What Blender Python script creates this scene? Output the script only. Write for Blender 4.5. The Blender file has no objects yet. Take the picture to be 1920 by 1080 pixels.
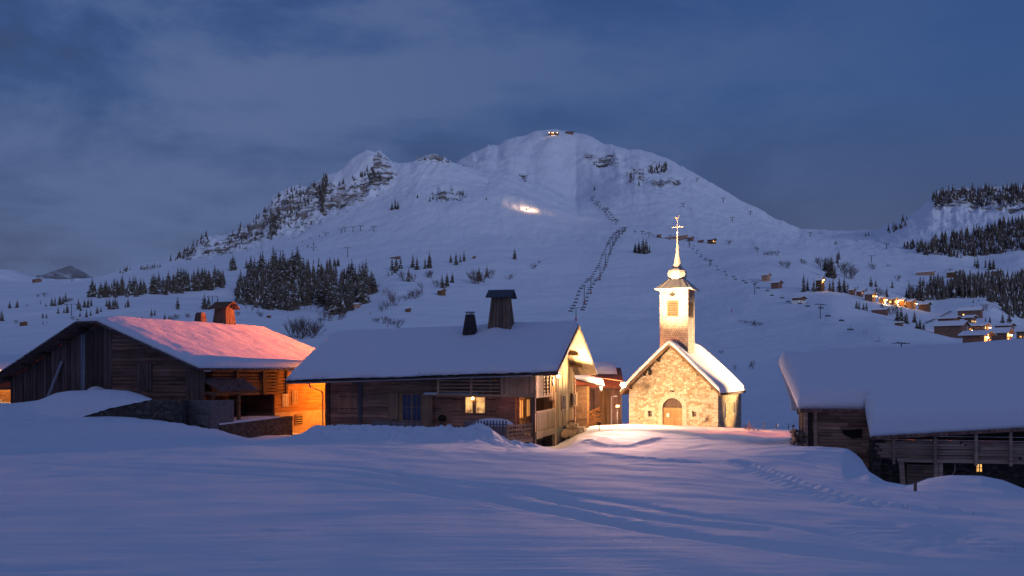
import bpy, math, random
import numpy as np
from mathutils import Vector, Matrix
R = math.radians
rnd = random.Random(7)
F, CX, HY = 1900.0, 960.0, 696.0        # focal length, image centre and eye-level line of the 1920 px photograph
# ------------------------------------------------------------------ camera, world, light
sc = bpy.context.scene
cd = bpy.data.cameras.new('camera'); cam = bpy.data.objects.new('camera', cd)
sc.collection.objects.link(cam); sc.camera = cam
cam.location = (0, 0, 0); cam.rotation_euler = (R(90), 0, 0)
cd.sensor_width = 36; cd.lens = 36 * F / 1920; cd.shift_y = (HY - 540) / 1920
cd.clip_start = 0.2; cd.clip_end = 30000
sc.view_settings.view_transform = 'Standard'; sc.view_settings.look = 'None'
sc.view_settings.exposure = 0; sc.view_settings.gamma = 1
sc.cycles.max_bounces = 6; sc.cycles.diffuse_bounces = 3; sc.cycles.transparent_max_bounces = 8
sc.cycles.sample_clamp_indirect = 4; sc.cycles.caustics_reflective = False

def nd(nt, t, **kw):
    n = nt.nodes.new(t)
    for k, v in kw.items():
        if k in n.inputs: n.inputs[k].default_value = v
        else: setattr(n, k, v)
    return n
def ramp(nt, fac, stops, interp='LINEAR'):
    n = nt.nodes.new('ShaderNodeValToRGB'); cr = n.color_ramp; cr.interpolation = interp
    while len(cr.elements) > 1: cr.elements.remove(cr.elements[-1])
    cr.elements[0].position = stops[0][0]; cr.elements[0].color = (*stops[0][1], 1)
    for p, c in stops[1:]:
        e = cr.elements.new(p); e.color = (*c, 1)
    if fac is not None: nt.links.new(fac, n.inputs[0])
    return n.outputs[0]
def mixc(nt, f, a, b, mode='MIX'):
    n = nt.nodes.new('ShaderNodeMix'); n.data_type = 'RGBA'; n.blend_type = mode
    for s, v in ((0, f), (6, a), (7, b)):
        if isinstance(v, bpy.types.NodeSocket): nt.links.new(v, n.inputs[s])
        elif s == 0: n.inputs[0].default_value = v
        else: n.inputs[s].default_value = (*v, 1)
    return n.outputs[2]
def mth(nt, op, a, b=0.0, c=0.0, clamp=False):
    n = nt.nodes.new('ShaderNodeMath'); n.operation = op; n.use_clamp = clamp
    for i, v in enumerate((a, b, c)):
        if isinstance(v, bpy.types.NodeSocket): nt.links.new(v, n.inputs[i])
        else: n.inputs[i].default_value = v
    return n.outputs[0]
def noise(nt, vec, scale, detail=4, rough=.55, dist=0, stretch=None):
    if stretch:
        m = nd(nt, 'ShaderNodeMapping'); m.inputs['Scale'].default_value = stretch
        nt.links.new(vec, m.inputs[0]); vec = m.outputs[0]
    n = nd(nt, 'ShaderNodeTexNoise', Scale=scale, Detail=detail, Roughness=rough, Distortion=dist)
    nt.links.new(vec, n.inputs['Vector']); return n.outputs[0]

w = bpy.data.worlds.new('World'); sc.world = w; w.use_nodes = True
nt = w.node_tree; nt.nodes.clear()
tc = nd(nt, 'ShaderNodeTexCoord'); sep = nd(nt, 'ShaderNodeSeparateXYZ'); nt.links.new(tc.outputs['Generated'], sep.inputs[0])
zz = sep.outputs[2]; xx = sep.outputs[0]; yy = sep.outputs[1]
SKY_STOPS = [(0.0, (.074, .080, .145)), (.08, (.062, .078, .155)), (.16, (.050, .081, .190)), (.26, (.035, .083, .230)), (.36, (.029, .072, .225)), (.6, (.034, .078, .235)), (1, (.036, .095, .30))]
base = ramp(nt, zz, SKY_STOPS)
skt = nt.nodes.new('ShaderNodeTexSky'); skt.sky_type = 'NISHITA'; skt.sun_disc = False
skt.sun_elevation = R(1.0); skt.sun_rotation = R(200)
nis = mixc(nt, 1.0, skt.outputs[0], (.006, .007, .010), 'MULTIPLY')
base = mixc(nt, 1.0, base, nis, 'ADD')
n1 = noise(nt, tc.outputs['Generated'], 2.3, 6, .55, .5, (1, 1, 2.6))
n2 = noise(nt, tc.outputs['Generated'], 6.0, 7, .6, .3, (1, 1, 2.0))
left = mth(nt, 'MULTIPLY_ADD', xx, -1.5, .66, clamp=True)          # more broken cloud towards the left of the valley
cl = mth(nt, 'MULTIPLY_ADD', n2, .35, mth(nt, 'MULTIPLY', n1, .8))
cf = ramp(nt, cl, [(.50, (0, 0, 0)), (.68, (1, 1, 1))], 'EASE')
cf2 = mth(nt, 'MULTIPLY', cf, left)
dk = ramp(nt, cl, [(.40, (1, 1, 1)), (.58, (0, 0, 0))], 'EASE')
base = mixc(nt, mth(nt, 'MULTIPLY', cf2, .95), base, (.098, .146, .290))
base = mixc(nt, mth(nt, 'MULTIPLY', dk, mth(nt, 'MULTIPLY', left, .85)), base, (.046, .066, .125))
# a last mauve afterglow on the half of the sky behind the photographer
back = mth(nt, 'MULTIPLY', yy, -1.0, clamp=True)
base = mixc(nt, back, base, (.105, .066, .075), 'ADD')
bg = nd(nt, 'ShaderNodeBackground', Strength=1.0); nt.links.new(base, bg.inputs[0])
out = nd(nt, 'ShaderNodeOutputWorld'); nt.links.new(bg.outputs[0], out.inputs[0])
# last glow of the dusk sky, low behind the camera
sd = bpy.data.lights.new('dusk_glow', 'SUN'); so = bpy.data.objects.new('dusk_glow', sd); sc.collection.objects.link(so)
sd.energy = 0.92; sd.angle = R(12); sd.color = (.56, .66, .88)
so.rotation_euler = (R(82), 0, R(24))

# ------------------------------------------------------------------ object helpers
C = sc.collection
def tag(o, label=None, cat=None, group=None, kind=None):
    if label: o['label'] = label
    if cat: o['category'] = cat
    if group: o['group'] = group
    if kind: o['kind'] = kind
    return o
def empty(name, loc, rz=0):
    o = bpy.data.objects.new(name, None); C.objects.link(o); o.location = loc; o.rotation_euler = (0, 0, rz); o.empty_display_size = .2
    return o
class MB:
    """collects shapes and links them as ONE mesh object; every face carries a per-piece shade"""
    def __init__(s): s.v = []; s.f = []; s.sh = []; s.mi = []; s.smooth = False
    def add(s, vs, fs, shade=None, mi=0):
        n = len(s.v); s.v += [tuple(v) for v in vs]; s.f += [tuple(i + n for i in f) for f in fs]
        sh = rnd.uniform(.7, 1.3) if shade is None else shade
        s.sh += [sh] * len(fs); s.mi += [mi] * len(fs)
    def box(s, x0, x1, y0, y1, z0, z1, shade=None, mi=0):
        s.add([(x0,y0,z0),(x1,y0,z0),(x1,y1,z0),(x0,y1,z0),(x0,y0,z1),(x1,y0,z1),(x1,y1,z1),(x0,y1,z1)],
              [(0,3,2,1),(4,5,6,7),(0,1,5,4),(1,2,6,5),(2,3,7,6),(3,0,4,7)], shade, mi)
    def hexa(s, bot, top, shade=None, mi=0):      # two quads, counter-clockwise from above
        s.add(list(bot) + list(top), [(3,2,1,0),(4,5,6,7),(0,1,5,4),(1,2,6,5),(2,3,7,6),(3,0,4,7)], shade, mi)
    def prism(s, pts, a, b, axis='y', shade=None, mi=0):
        """polygon pts extruded from a to b; axis y: pts are (x,z); axis x: (y,z); axis z: (x,y)"""
        n = len(pts)
        mk = {'y': lambda p, q: (p[0], q, p[1]), 'x': lambda p, q: (q, p[0], p[1]), 'z': lambda p, q: (p[0], p[1], q)}[axis]
        vs = [mk(p, a) for p in pts] + [mk(p, b) for p in pts]
        fs = [tuple(range(n)), tuple(range(2*n-1, n-1, -1))] + [(i, i+n, (i+1) % n + n, (i+1) % n) for i in range(n)]
        s.add(vs, fs, shade, mi)
    def tube(s, p, q, r0, r1=None, n=8, shade=None, mi=0, cap=True):
        p = Vector(p); q = Vector(q); r1 = r0 if r1 is None else r1
        d = (q - p).normalized(); a = d.orthogonal().normalized(); b = d.cross(a)
        vs = [p + (a*math.cos(t)+b*math.sin(t))*r0 for t in [2*math.pi*i/n for i in range(n)]] + \
             [q + (a*math.cos(t)+b*math.sin(t))*r1 for t in [2*math.pi*i/n for i in range(n)]]
        fs = [(i, (i+1) % n, (i+1) % n + n, i + n) for i in range(n)]
        if cap: fs += [tuple(range(n-1, -1, -1)), tuple(range(n, 2*n))]
        s.add(vs, fs, shade, mi)
    def lathe(s, prof, cx, cy, n=8, rot=0, shade=None, mi=0):
        vs = []; fs = []
        for r, z in prof:
            for i in range(n):
                t = 2*math.pi*i/n + rot; vs.append((cx + r*math.cos(t), cy + r*math.sin(t), z))
        for k in range(len(prof)-1):
            for i in range(n):
                j = (i+1) % n; fs.append((k*n+i, k*n+j, (k+1)*n+j, (k+1)*n+i))
        fs.append(tuple(range(n-1, -1, -1))); fs.append(tuple((len(prof)-1)*n + i for i in range(n)))
        s.add(vs, fs, shade, mi)
    def build(s, name, mats, parent=None, dz=0.0, smooth=None):
        me = bpy.data.meshes.new(name)
        me.from_pydata([(x, y, z - dz) for x, y, z in s.v], [], s.f)
        a = me.attributes.new('shade', 'FLOAT', 'FACE'); a.data.foreach_set('value', np.array(s.sh, dtype=np.float32))
        for m in (mats if isinstance(mats, (list, tuple)) else [mats]): me.materials.append(m)
        me.polygons.foreach_set('material_index', np.array(s.mi, dtype=np.int32))
        if smooth or s.smooth: me.polygons.foreach_set('use_smooth', np.ones(len(s.f), dtype=bool))
        me.update(); o = bpy.data.objects.new(name, me); C.objects.link(o)
        if parent: o.parent = parent
        return o
class Frame:
    """a building's own axes: x along its front, y into its depth, z is height relative to the camera's eye level"""
    def __init__(s, ox, oy, ang): s.o = (ox, oy); s.a = R(ang); s.f = (math.cos(s.a), math.sin(s.a)); s.g = (-s.f[1], s.f[0])
    def front(s, px, py, t):
        k = (px - CX) / F; bx = s.o[0] + s.g[0]*t; by = s.o[1] + s.g[1]*t
        u = (k*by - bx) / (s.f[0] - k*s.f[1]); return u, (HY - py)/F*(by + s.f[1]*u)
    def side(s, px, py, u):
        k = (px - CX) / F; bx = s.o[0] + s.f[0]*u; by = s.o[1] + s.f[1]*u
        t = (k*by - bx) / (s.g[0] - k*s.g[1]); return t, (HY - py)/F*(by + s.g[1]*t)
    def w(s, u, t): return (s.o[0] + s.f[0]*u + s.g[0]*t, s.o[1] + s.f[1]*u + s.g[1]*t)

# ------------------------------------------------------------------ materials
def mat(name):
    m = bpy.data.materials.new(name); m.use_nodes = True; nt = m.node_tree
    return m, nt, nt.nodes['Principled BSDF']
def bump(nt, bs, h, strength, dist):
    b = nd(nt, 'ShaderNodeBump', Strength=strength, Distance=dist); nt.links.new(h, b.inputs['Height']); nt.links.new(b.outputs[0], bs.inputs['Normal'])
def coords(nt): return nd(nt, 'ShaderNodeTexCoord').outputs['Object']
def shade_attr(nt):
    n = nd(nt, 'ShaderNodeAttribute', attribute_name='shade'); return n.outputs['Fac']
def wood(name, c1, c2, stretch=(1, 1, .12), scale=9, rough=.8, bumpy=.4):
    m, nt, b = mat(name); v = coords(nt)
    n = noise(nt, v, scale, 6, .65, .4, stretch); k = noise(nt, v, .7, 3, .5)
    col = ramp(nt, n, [(.30, c1), (.68, c2)])
    col = mixc(nt, ramp(nt, k, [(.35, (0, 0, 0)), (.7, (1, 1, 1))]), col, mixc(nt, 1.0, col, (.72, .70, .72), 'MULTIPLY'))
    sh = nd(nt, 'ShaderNodeCombineXYZ'); s = shade_attr(nt)
    for i in range(3): nt.links.new(s, sh.inputs[i])
    col = mixc(nt, 1.0, col, sh.outputs[0], 'MULTIPLY'); nt.links.new(col, b.inputs['Base Color'])
    b.inputs['Roughness'].default_value = rough; b.inputs['Specular IOR Level'].default_value = .25
    bump(nt, b, n, bumpy, .02); return m
def plain(name, c, rough=.7, metal=0, var=.25, scale=3):
    m, nt, b = mat(name); v = coords(nt); n = noise(nt, v, scale, 5, .6)
    col = ramp(nt, n, [(.3, tuple(x*(1-var) for x in c)), (.7, tuple(min(1, x*(1+var)) for x in c))])
    sh = nd(nt, 'ShaderNodeCombineXYZ'); s = shade_attr(nt)
    for i in range(3): nt.links.new(s, sh.inputs[i])
    nt.links.new(mixc(nt, 1.0, col, sh.outputs[0], 'MULTIPLY'), b.inputs['Base Color'])
    b.inputs['Roughness'].default_value = rough; b.inputs['Metallic'].default_value = metal; return m
def emit(name, c, s):
    m, nt, b = mat(name); b.inputs['Base Color'].default_value = (*c, 1)
    b.inputs['Emission Color'].default_value = (*c, 1); b.inputs['Emission Strength'].default_value = s; return m
def emit_room(name, c, s):          # a lit room behind glass: lighter and darker patches
    m, nt, b = mat(name); n = noise(nt, coords(nt), 2.2, 3, .5, 0, (1, 1, .7))
    col = ramp(nt, n, [(.38, tuple(x*.22 for x in c)), (.5, tuple(x*.75 for x in c)), (.66, tuple(min(1, x*1.25) for x in c))])
    nt.links.new(col, b.inputs['Emission Color']); b.inputs['Emission Strength'].default_value = s
    b.inputs['Base Color'].default_value = (.3, .2, .1, 1); return m
M = {}
M['old_v'] = wood('weathered_boards_upright', (.09, .062, .050), (.24, .165, .125), (1, 1, .10), 7)
M['old_h'] = wood('weathered_logs_level', (.30, .165, .11), (.72, .43, .29), (.10, .6, 1.3), 7)
M['barn_v'] = wood('dark_barn_boards', (.075, .048, .042), (.24, .155, .13), (1, 1, .08), 6)
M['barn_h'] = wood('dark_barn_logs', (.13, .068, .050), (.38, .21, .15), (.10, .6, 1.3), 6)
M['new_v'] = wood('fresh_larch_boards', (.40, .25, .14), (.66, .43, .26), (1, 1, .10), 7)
M['new_h'] = wood('fresh_larch_rails', (.40, .25, .14), (.66, .43, .26), (.10, .6, 1.3), 7)
M['grey_h'] = wood('silvered_lumber', (.22, .14, .10), (.55, .37, .26), (.08, .8, 1.4), 7)
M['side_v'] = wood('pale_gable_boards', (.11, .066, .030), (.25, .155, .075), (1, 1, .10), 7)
M['side_x'] = wood('gable_rails', (.15, .10, .06), (.31, .21, .12), (.8, .10, 1.3), 7)
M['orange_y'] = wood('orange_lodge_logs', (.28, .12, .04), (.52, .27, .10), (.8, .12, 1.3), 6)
M['gallery'] = wood('brown_gallery_boards', (.12, .060, .032), (.26, .14, .075), (.8, .12, 1.3), 6)
M['grey_plank'] = wood('silver_grey_plank', (.16, .16, .19), (.30, .29, .32), (1, 1, .10), 6)
M['oak'] = wood('oak_door_boards', (.30, .17, .07), (.48, .30, .14), (1, 1, .10), 9)
M['slab'] = wood('roof_boards', (.06, .042, .035), (.15, .105, .08), (.8, .12, 1), 7)
M['soffit'] = wood('pale_soffit_boards', (.34, .25, .14), (.60, .46, .28), (.8, .12, 1), 7)
M['shutter'] = wood('pine_shutter', (.38, .22, .14), (.60, .37, .23), (1, 1, .12), 9)
M['chimney'] = wood('chimney_boards', (.10, .075, .058), (.27, .185, .125), (1, 1, .08), 5)
M['chim_dark'] = wood('dark_chimney_boards', (.035, .030, .035), (.085, .070, .072), (1, 1, .08), 6)
M['shingle'] = wood('wood_shingles', (.07, .055, .055), (.19, .15, .14), (.8, 1, 1), 9, bumpy=.9)
M['iron'] = plain('black_iron', (.02, .02, .022), .5, .4)
M['steel'] = plain('galvanised_steel', (.30, .31, .33), .45, .7)
M['slate'] = plain('slate_blue_sheet', (.045, .05, .065), .5, .2)
M['dark'] = plain('opening_shade', (.018, .013, .011), .9)  # near-black colour stands in for the shade inside openings
M['concrete'] = plain('rough_concrete', (.17, .15, .14), .9, 0, .3, 5)
M['plaster'] = plain('lime_plaster', (.46, .34, .22), .9, 0, .2, 3)
M['redpaint'] = plain('red_paint', (.32, .03, .025), .6)
M['limestone'] = plain('pale_limestone', (.47, .40, .30), .85, 0, .13, 4)
M['paper'] = plain('white_paper', (.75, .73, .68), .8, 0, .03)
M['pylon'] = plain('pylon_paint', (.085, .095, .11), .6, .2)
M['bark'] = plain('bark', (.050, .036, .028), .9, 0, .3, 6)
M['twig'] = plain('frosted_twigs', (.095, .072, .066), .9, 0, .3, .5)
M['tin'] = plain('bright_tin_plate', (.50, .44, .36), .38, .45, .12, 5)
M['win_dark'] = plain('dark_window_glass', (.03, .045, .08), .12, 0)
M['win_room'] = emit_room('lit_room', (1.0, .50, .17), 1.15)
M['win_warm'] = emit('lit_pane', (1.0, .55, .16), 2.2)
M['win_warm2'] = emit('lit_pane_dim', (1.0, .42, .10), 1.0)
M['win_blue'] = plain('sky_painted_glass', (.06, .08, .16), .08, 0)  # sky reflection put into the base colour as blue
M['bulb'] = emit('floodlight_bulb', (1.0, .80, .52), 60)
M['bulb_dim'] = emit('shielded_lamp_glass', (1.0, .75, .45), 1.6)
M['bulb_s'] = emit('warm_bulb', (1.0, .62, .25), 14)
M['bulb_o'] = emit('sodium_bulb', (1.0, .38, .10), 40)
def snow_mat(name, near=True):
    m, nt, b = mat(name); v = coords(nt)
    b.inputs['Base Color'].default_value = (.84, .85, .87, 1); b.inputs['Roughness'].default_value = .8
    b.inputs['Specular IOR Level'].default_value = .05
    n = noise(nt, v, 1.1, 6, .6); k = noise(nt, v, 9, 4, .6)
    bump(nt, b, mth(nt, 'MULTIPLY_ADD', k, .22, n), .6, .14); return m
M['snow'] = snow_mat('roof_snow')
def shingle_tower():
    m, nt, b = mat('silvered_tower_shingles'); v = coords(nt)
    s = nd(nt, 'ShaderNodeSeparateXYZ'); nt.links.new(v, s.inputs[0])
    c = nd(nt, 'ShaderNodeCombineXYZ'); nt.links.new(mth(nt, 'ADD', s.outputs[0], s.outputs[1]), c.inputs[0]); nt.links.new(s.outputs[2], c.inputs[1])
    br = nd(nt, 'ShaderNodeTexBrick', Scale=1.0); br.inputs['Brick Width'].default_value = .17; br.inputs['Row Height'].default_value = .17
    br.inputs['Mortar Size'].default_value = .012; br.inputs['Color1'].default_value = (.42, .34, .25, 1); br.inputs['Color2'].default_value = (.25, .20, .15, 1)
    br.inputs['Mortar'].default_value = (.08, .06, .045, 1); nt.links.new(c.outputs[0], br.inputs[0])
    n = noise(nt, v, 2.5, 5, .6); col = mixc(nt, 1.0, br.outputs[0], ramp(nt, n, [(.3, (.75, .75, .75)), (.7, (1.15, 1.12, 1.1))]), 'MULTIPLY')
    nt.links.new(col, b.inputs['Base Color']); b.inputs['Roughness'].default_value = .7
    bump(nt, b, br.outputs[1], -.5, .03); return m
M['tower'] = shingle_tower()
def rubble(name, stones, mortar, scale=2.6, mort=.06):
    m, nt, b = mat(name); v = coords(nt)
    mp = nd(nt, 'ShaderNodeMapping'); mp.inputs['Scale'].default_value = (1, 1, 1.5); nt.links.new(v, mp.inputs[0])
    d = nd(nt, 'ShaderNodeTexNoise', Scale=3.0, Detail=2.0); nt.links.new(mp.outputs[0], d.inputs['Vector'])
    add = nd(nt, 'ShaderNodeVectorMath', operation='MULTIPLY_ADD'); nt.links.new(d.outputs[1], add.inputs[0]); add.inputs[1].default_value = (.16, .16, .16); nt.links.new(mp.outputs[0], add.inputs[2])
    e = nd(nt, 'ShaderNodeTexVoronoi', feature='DISTANCE_TO_EDGE', Scale=scale); nt.links.new(add.outputs[0], e.inputs['Vector'])
    f = nd(nt, 'ShaderNodeTexVoronoi', feature='F1', Scale=scale); nt.links.new(add.outputs[0], f.inputs['Vector'])
    sp = nd(nt, 'ShaderNodeSeparateColor'); nt.links.new(f.outputs['Color'], sp.inputs[0])
    col = ramp(nt, sp.outputs[0], stones, 'CONSTANT')
    fine = noise(nt, v, 14, 5, .65)
    col = mixc(nt, 1.0, col, ramp(nt, fine, [(.3, (.72, .72, .72)), (.7, (1.15, 1.15, 1.15))]), 'MULTIPLY')
    big = noise(nt, v, .9, 3, .5)
    mm = mth(nt, 'ADD', mort, mth(nt, 'MULTIPLY', mth(nt, 'SUBTRACT', big, .5), mort*1.5))
    fac = mth(nt, 'SUBTRACT', 1.0, mth(nt, 'DIVIDE', e.outputs[0], mm), clamp=True)
    mc = mixc(nt, 1.0, mortar, ramp(nt, fine, [(.3, (.6, .6, .6)), (.7, (1.1, 1.1, 1.1))]), 'MULTIPLY')
    nt.links.new(mixc(nt, fac, col, mc), b.inputs['Base Color']); b.inputs['Roughness'].default_value = .9
    bump(nt, b, mth(nt, 'MULTIPLY_ADD', fine, .25, mth(nt, 'MINIMUM', e.outputs[0], .12)), .8, .12); return m
M['rubble'] = rubble('chapel_rubble_masonry', [(0, (.33, .25, .15)), (.22, (.45, .35, .23)), (.45, (.55, .45, .31)), (.68, (.66, .57, .42)), (.86, (.40, .30, .18))], (.27, .185, .10), 4.6, .11)
M['rubble_dark'] = rubble('dark_rubble_masonry', [(0, (.06, .048, .040)), (.3, (.09, .072, .06)), (.6, (.12, .10, .08)), (.85, (.16, .13, .11))], (.045, .036, .03), 5.0, .05)
def spruce_mat():
    m, nt, b = mat('spruce_needles'); v = coords(nt); n = noise(nt, v, 7, 3, .6)
    nt.links.new(ramp(nt, n, [(.3, (.045, .042, .036)), (.7, (.17, .125, .098))]), b.inputs['Base Color']); b.inputs['Roughness'].default_value = .85; return m
M['spruce'] = spruce_mat()
M['tree_snow'] = plain('snow_on_branches', (.55, .57, .60), .8, 0, .1)
M['twig_red'] = plain('russet_twigs', (.13, .080, .068), .9, 0, .3, .5)
# ------------------------------------------------------------------ terrain
def _h(ix, iy, s):
    n = (ix * 374761393 + iy * 668265263 + s * 974634777) & 0x7fffffff
    n = ((n ^ (n >> 13)) * 1274126177) & 0x7fffffff
    return ((n ^ (n >> 16)) & 0xffff) / 65535.0
def vnoise(x, y, s=0):
    x = np.asarray(x, float); y = np.asarray(y, float)
    ix = np.floor(x).astype(np.int64); iy = np.floor(y).astype(np.int64); fx = x - ix; fy = y - iy
    fx = fx*fx*fx*(fx*(fx*6-15)+10); fy = fy*fy*fy*(fy*(fy*6-15)+10)
    a = _h(ix, iy, s); b = _h(ix+1, iy, s); c = _h(ix, iy+1, s); d = _h(ix+1, iy+1, s)
    return (a + (b-a)*fx + (c-a)*fy + (a-b-c+d)*fx*fy) * 2 - 1
def fbm(x, y, o=5, s=0, g=.5):
    t = 0; a = 1; n = 0
    for i in range(o):
        t = t + a*vnoise(x*2**i + 17.3*i, y*2**i - 9.1*i, s+i); n += a; a *= g
    return t / n
def ridged(x, y, o=5, s=0):
    t = 0; a = 1; n = 0
    for i in range(o):
        t = t + a*(1-np.abs(vnoise(x*2**i + 7.7*i, y*2**i + 3.3*i, s+i))*2); n += a; a *= .5
    return t / n
pxs = np.concatenate([np.arange(-2600, -700, 95), np.arange(-700, -30, 14), np.arange(-30, 1951, 2.0), np.arange(1960, 2650, 14), np.arange(2650, 4500, 95)])
NCOL = len(pxs)
def cv(d, sm=6):
    """a contour line: height in the picture at each column, softened"""
    k = sorted(d); v = np.interp(pxs, k, [d[i] for i in k])
    if sm:
        g = np.interp(np.arange(-2600, 4500, 4), pxs, v); ker = np.exp(-np.linspace(-2, 2, 2*sm+1)**2); ker /= ker.sum()
        g = np.convolve(np.pad(g, sm, mode='edge'), ker, mode='valid'); v = np.interp(pxs, np.arange(-2600, 4500, 4), g)
    return v
CON = []   # (Y array, Z array, rows to the next contour)
def con(Y, d, rows, sm=6):
    Y = cv(Y, 10) if isinstance(Y, dict) else np.full(NCOL, float(Y)); p = cv(d, sm); CON.append((Y, (HY - p)/F*Y, rows))
def conz(Y, z, rows): CON.append((np.full(NCOL, float(Y)), np.full(NCOL, float(z)), rows))
conz(-60, -.6, 6); conz(-10, -1.45, 4); conz(0, -1.6, 6); conz(4, -1.6, 8)
con(8, {0: 1082}, 150)
con(14, {0: 944, 900: 950, 1400: 962, 1920: 985}, 110)
con(25, {0: 866, 500: 868, 900: 876, 1300: 890, 1600: 915, 1920: 942}, 90)
con(39, {-600: 815, 0: 822, 300: 828, 600: 838, 900: 848, 1200: 853, 1400: 856, 1500: 858, 1580: 864, 1630: 885, 1660: 903, 1700: 910, 1715: 907, 1740: 897, 1780: 891, 1840: 892, 1880: 900, 1920: 916, 2100: 960, 2600: 990}, 60, 2)
con({0: 50, 300: 52, 600: 52, 960: 52, 1200: 52, 1450: 47, 1500: 45.5, 1920: 44, 2500: 44},
    {-600: 790, 0: 793, 150: 790, 300: 800, 400: 812, 480: 830, 560: 826, 600: 822, 760: 826, 900: 828, 960: 838, 1040: 845, 1200: 842, 1380: 842, 1480: 838, 1540: 837, 1590: 842, 1615: 860, 1632: 890, 1660: 908, 1700: 915, 1780: 914, 1920: 925, 2100: 950, 2600: 960}, 40, 2)
con({0: 55.5, 400: 57, 560: 57.5, 1100: 57, 1450: 57, 1500: 50, 1920: 49, 2600: 49},
    {-600: 785, 0: 788, 120: 789, 200: 784, 250: 783, 320: 795, 352: 796, 372: 800, 400: 803, 430: 813, 470: 822, 500: 824, 540: 820, 565: 814, 585: 807, 620: 799, 655: 797, 700: 800, 740: 806, 800: 807, 850: 806, 885: 801, 905: 802, 935: 816, 960: 829, 990: 831, 1015: 836, 1042: 842, 1065: 840, 1100: 835, 1200: 830, 1300: 828, 1400: 828, 1480: 832, 1520: 850, 1600: 870, 1640: 905, 1700: 920, 1920: 930, 2600: 960}, 50, 2)
con({0: 61, 300: 59.5, 560: 60.5, 600: 60, 1000: 60, 1050: 62, 1450: 66, 1500: 60, 1920: 60},
    {-600: 770, 0: 757, 20: 757, 60: 753, 100: 748, 200: 760, 300: 800, 400: 812, 470: 824, 560: 819, 590: 812, 640: 803, 700: 805, 950: 840, 1000: 845, 1040: 846, 1060: 838, 1080: 826, 1110: 818, 1150: 815, 1250: 813, 1400: 815, 1480: 818, 1560: 840, 1700: 850, 1920: 860}, 40, 2)
con({0: 70, 600: 70, 1000: 70, 1100: 76, 1450: 78, 1500: 74, 1920: 72},
    {-600: 755, 0: 757, 200: 765, 400: 790, 560: 812, 640: 806, 1000: 835, 1050: 825, 1075: 812, 1110: 800, 1150: 798, 1180: 796, 1280: 799, 1400: 803, 1440: 806, 1480: 807, 1560: 815, 1920: 820}, 30, 2)
con(92, {-600: 745, 0: 748, 400: 775, 700: 800, 1050: 810, 1120: 798, 1400: 806, 1480: 807, 1920: 800}, 14)
con(125, {-600: 735, 0: 735, 400: 755, 700: 790, 1100: 795, 1480: 796, 1920: 765}, 18)
con(220, {-600: 715, 0: 698, 200: 700, 400: 700, 600: 715, 800: 735, 1080: 752, 1300: 756, 1440: 752, 1600: 735, 1750: 712, 1900: 690, 2500: 690}, 18)
con(330, {-600: 685, 0: 666, 100: 655, 200: 650, 400: 655, 600: 680, 800: 700, 1080: 712, 1300: 712, 1440: 700, 1560: 684, 1700: 668, 1790: 652, 1920: 656, 2500: 650}, 20)
con(450, {-600: 650, 0: 636, 150: 622, 250: 620, 400: 628, 560: 645, 640: 640, 720: 640, 800: 655, 1080: 665, 1300: 662, 1440: 645, 1560: 628, 1650: 618, 1740: 632, 1790: 642, 1850: 640, 1920: 646, 2500: 640}, 20)
con(600, {-600: 610, 0: 605, 150: 597, 300: 592, 450: 600, 560: 612, 640: 610, 720: 600, 800: 602, 1080: 614, 1300: 614, 1400: 600, 1500: 588, 1560: 580, 1620: 592, 1700: 603, 1780: 612, 1850: 612, 1920: 625, 2500: 620}, 26)
con(800, {-600: 575, 0: 570, 150: 566, 300: 560, 450: 565, 560: 572, 640: 560, 700: 556, 740: 548, 820: 556, 950: 562, 1080: 563, 1300: 563, 1400: 540, 1500: 536, 1560: 540, 1650: 555, 1750: 580, 1850: 570, 1920: 602, 2500: 600}, 26)
con(1100, {-600: 545, 0: 545, 60: 543, 150: 545, 250: 530, 350: 520, 450: 512, 560: 508, 640: 512, 720: 500, 900: 495, 1080: 500, 1165: 498, 1300: 490, 1380: 480, 1440: 476, 1500: 482, 1600: 510, 1700: 522, 1800: 515, 1920: 530, 2500: 540}, 30)
con({0: 1450, 1500: 1450, 1700: 1350, 2500: 1350}, {-600: 535, 0: 535, 150: 533, 250: 518, 350: 500, 450: 484, 560: 466, 700: 448, 800: 438, 900: 438, 1000: 442, 1080: 446, 1165: 438, 1240: 440, 1300: 448, 1400: 457, 1500: 462, 1600: 478, 1700: 488, 1760: 486, 1830: 492, 1870: 484, 1920: 470, 2500: 470}, 30)
con({0: 1780, 1500: 1780, 1700: 1500, 2500: 1500}, {-600: 532, 0: 531, 150: 529, 230: 510, 330: 488, 420: 474, 500: 452, 560: 434, 620: 404, 700: 378, 780: 352, 860: 347, 940: 352, 1000: 370, 1080: 398, 1160: 398, 1240: 396, 1300: 402, 1400: 425, 1500: 448, 1600: 458, 1650: 462, 1700: 462, 1800: 440, 1920: 420, 2500: 410}, 60, 3)
con({0: 2000, 1500: 2000, 1700: 1700, 2500: 1700}, {-600: 470, -100: 495, 0: 504, 30: 508, 60: 519, 110: 527, 190: 524, 230: 508, 300: 494, 340: 472, 380: 442, 430: 434, 460: 417, 490: 397, 510: 367, 540: 352, 580: 347, 603: 333, 640: 320, 660: 302, 690: 287, 714: 284, 738: 302, 770: 309, 790: 292, 820: 287, 850: 302, 870: 307, 920: 318, 960: 323, 1000: 342, 1040: 362, 1080: 386, 1120: 380, 1160: 362, 1200: 352, 1240: 355, 1300: 372, 1400: 410, 1450: 426, 1500: 444, 1560: 447, 1640: 448, 1680: 430, 1720: 412, 1750: 394, 1800: 388, 1850: 385, 1920: 372, 2500: 370}, 24, 1)
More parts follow.
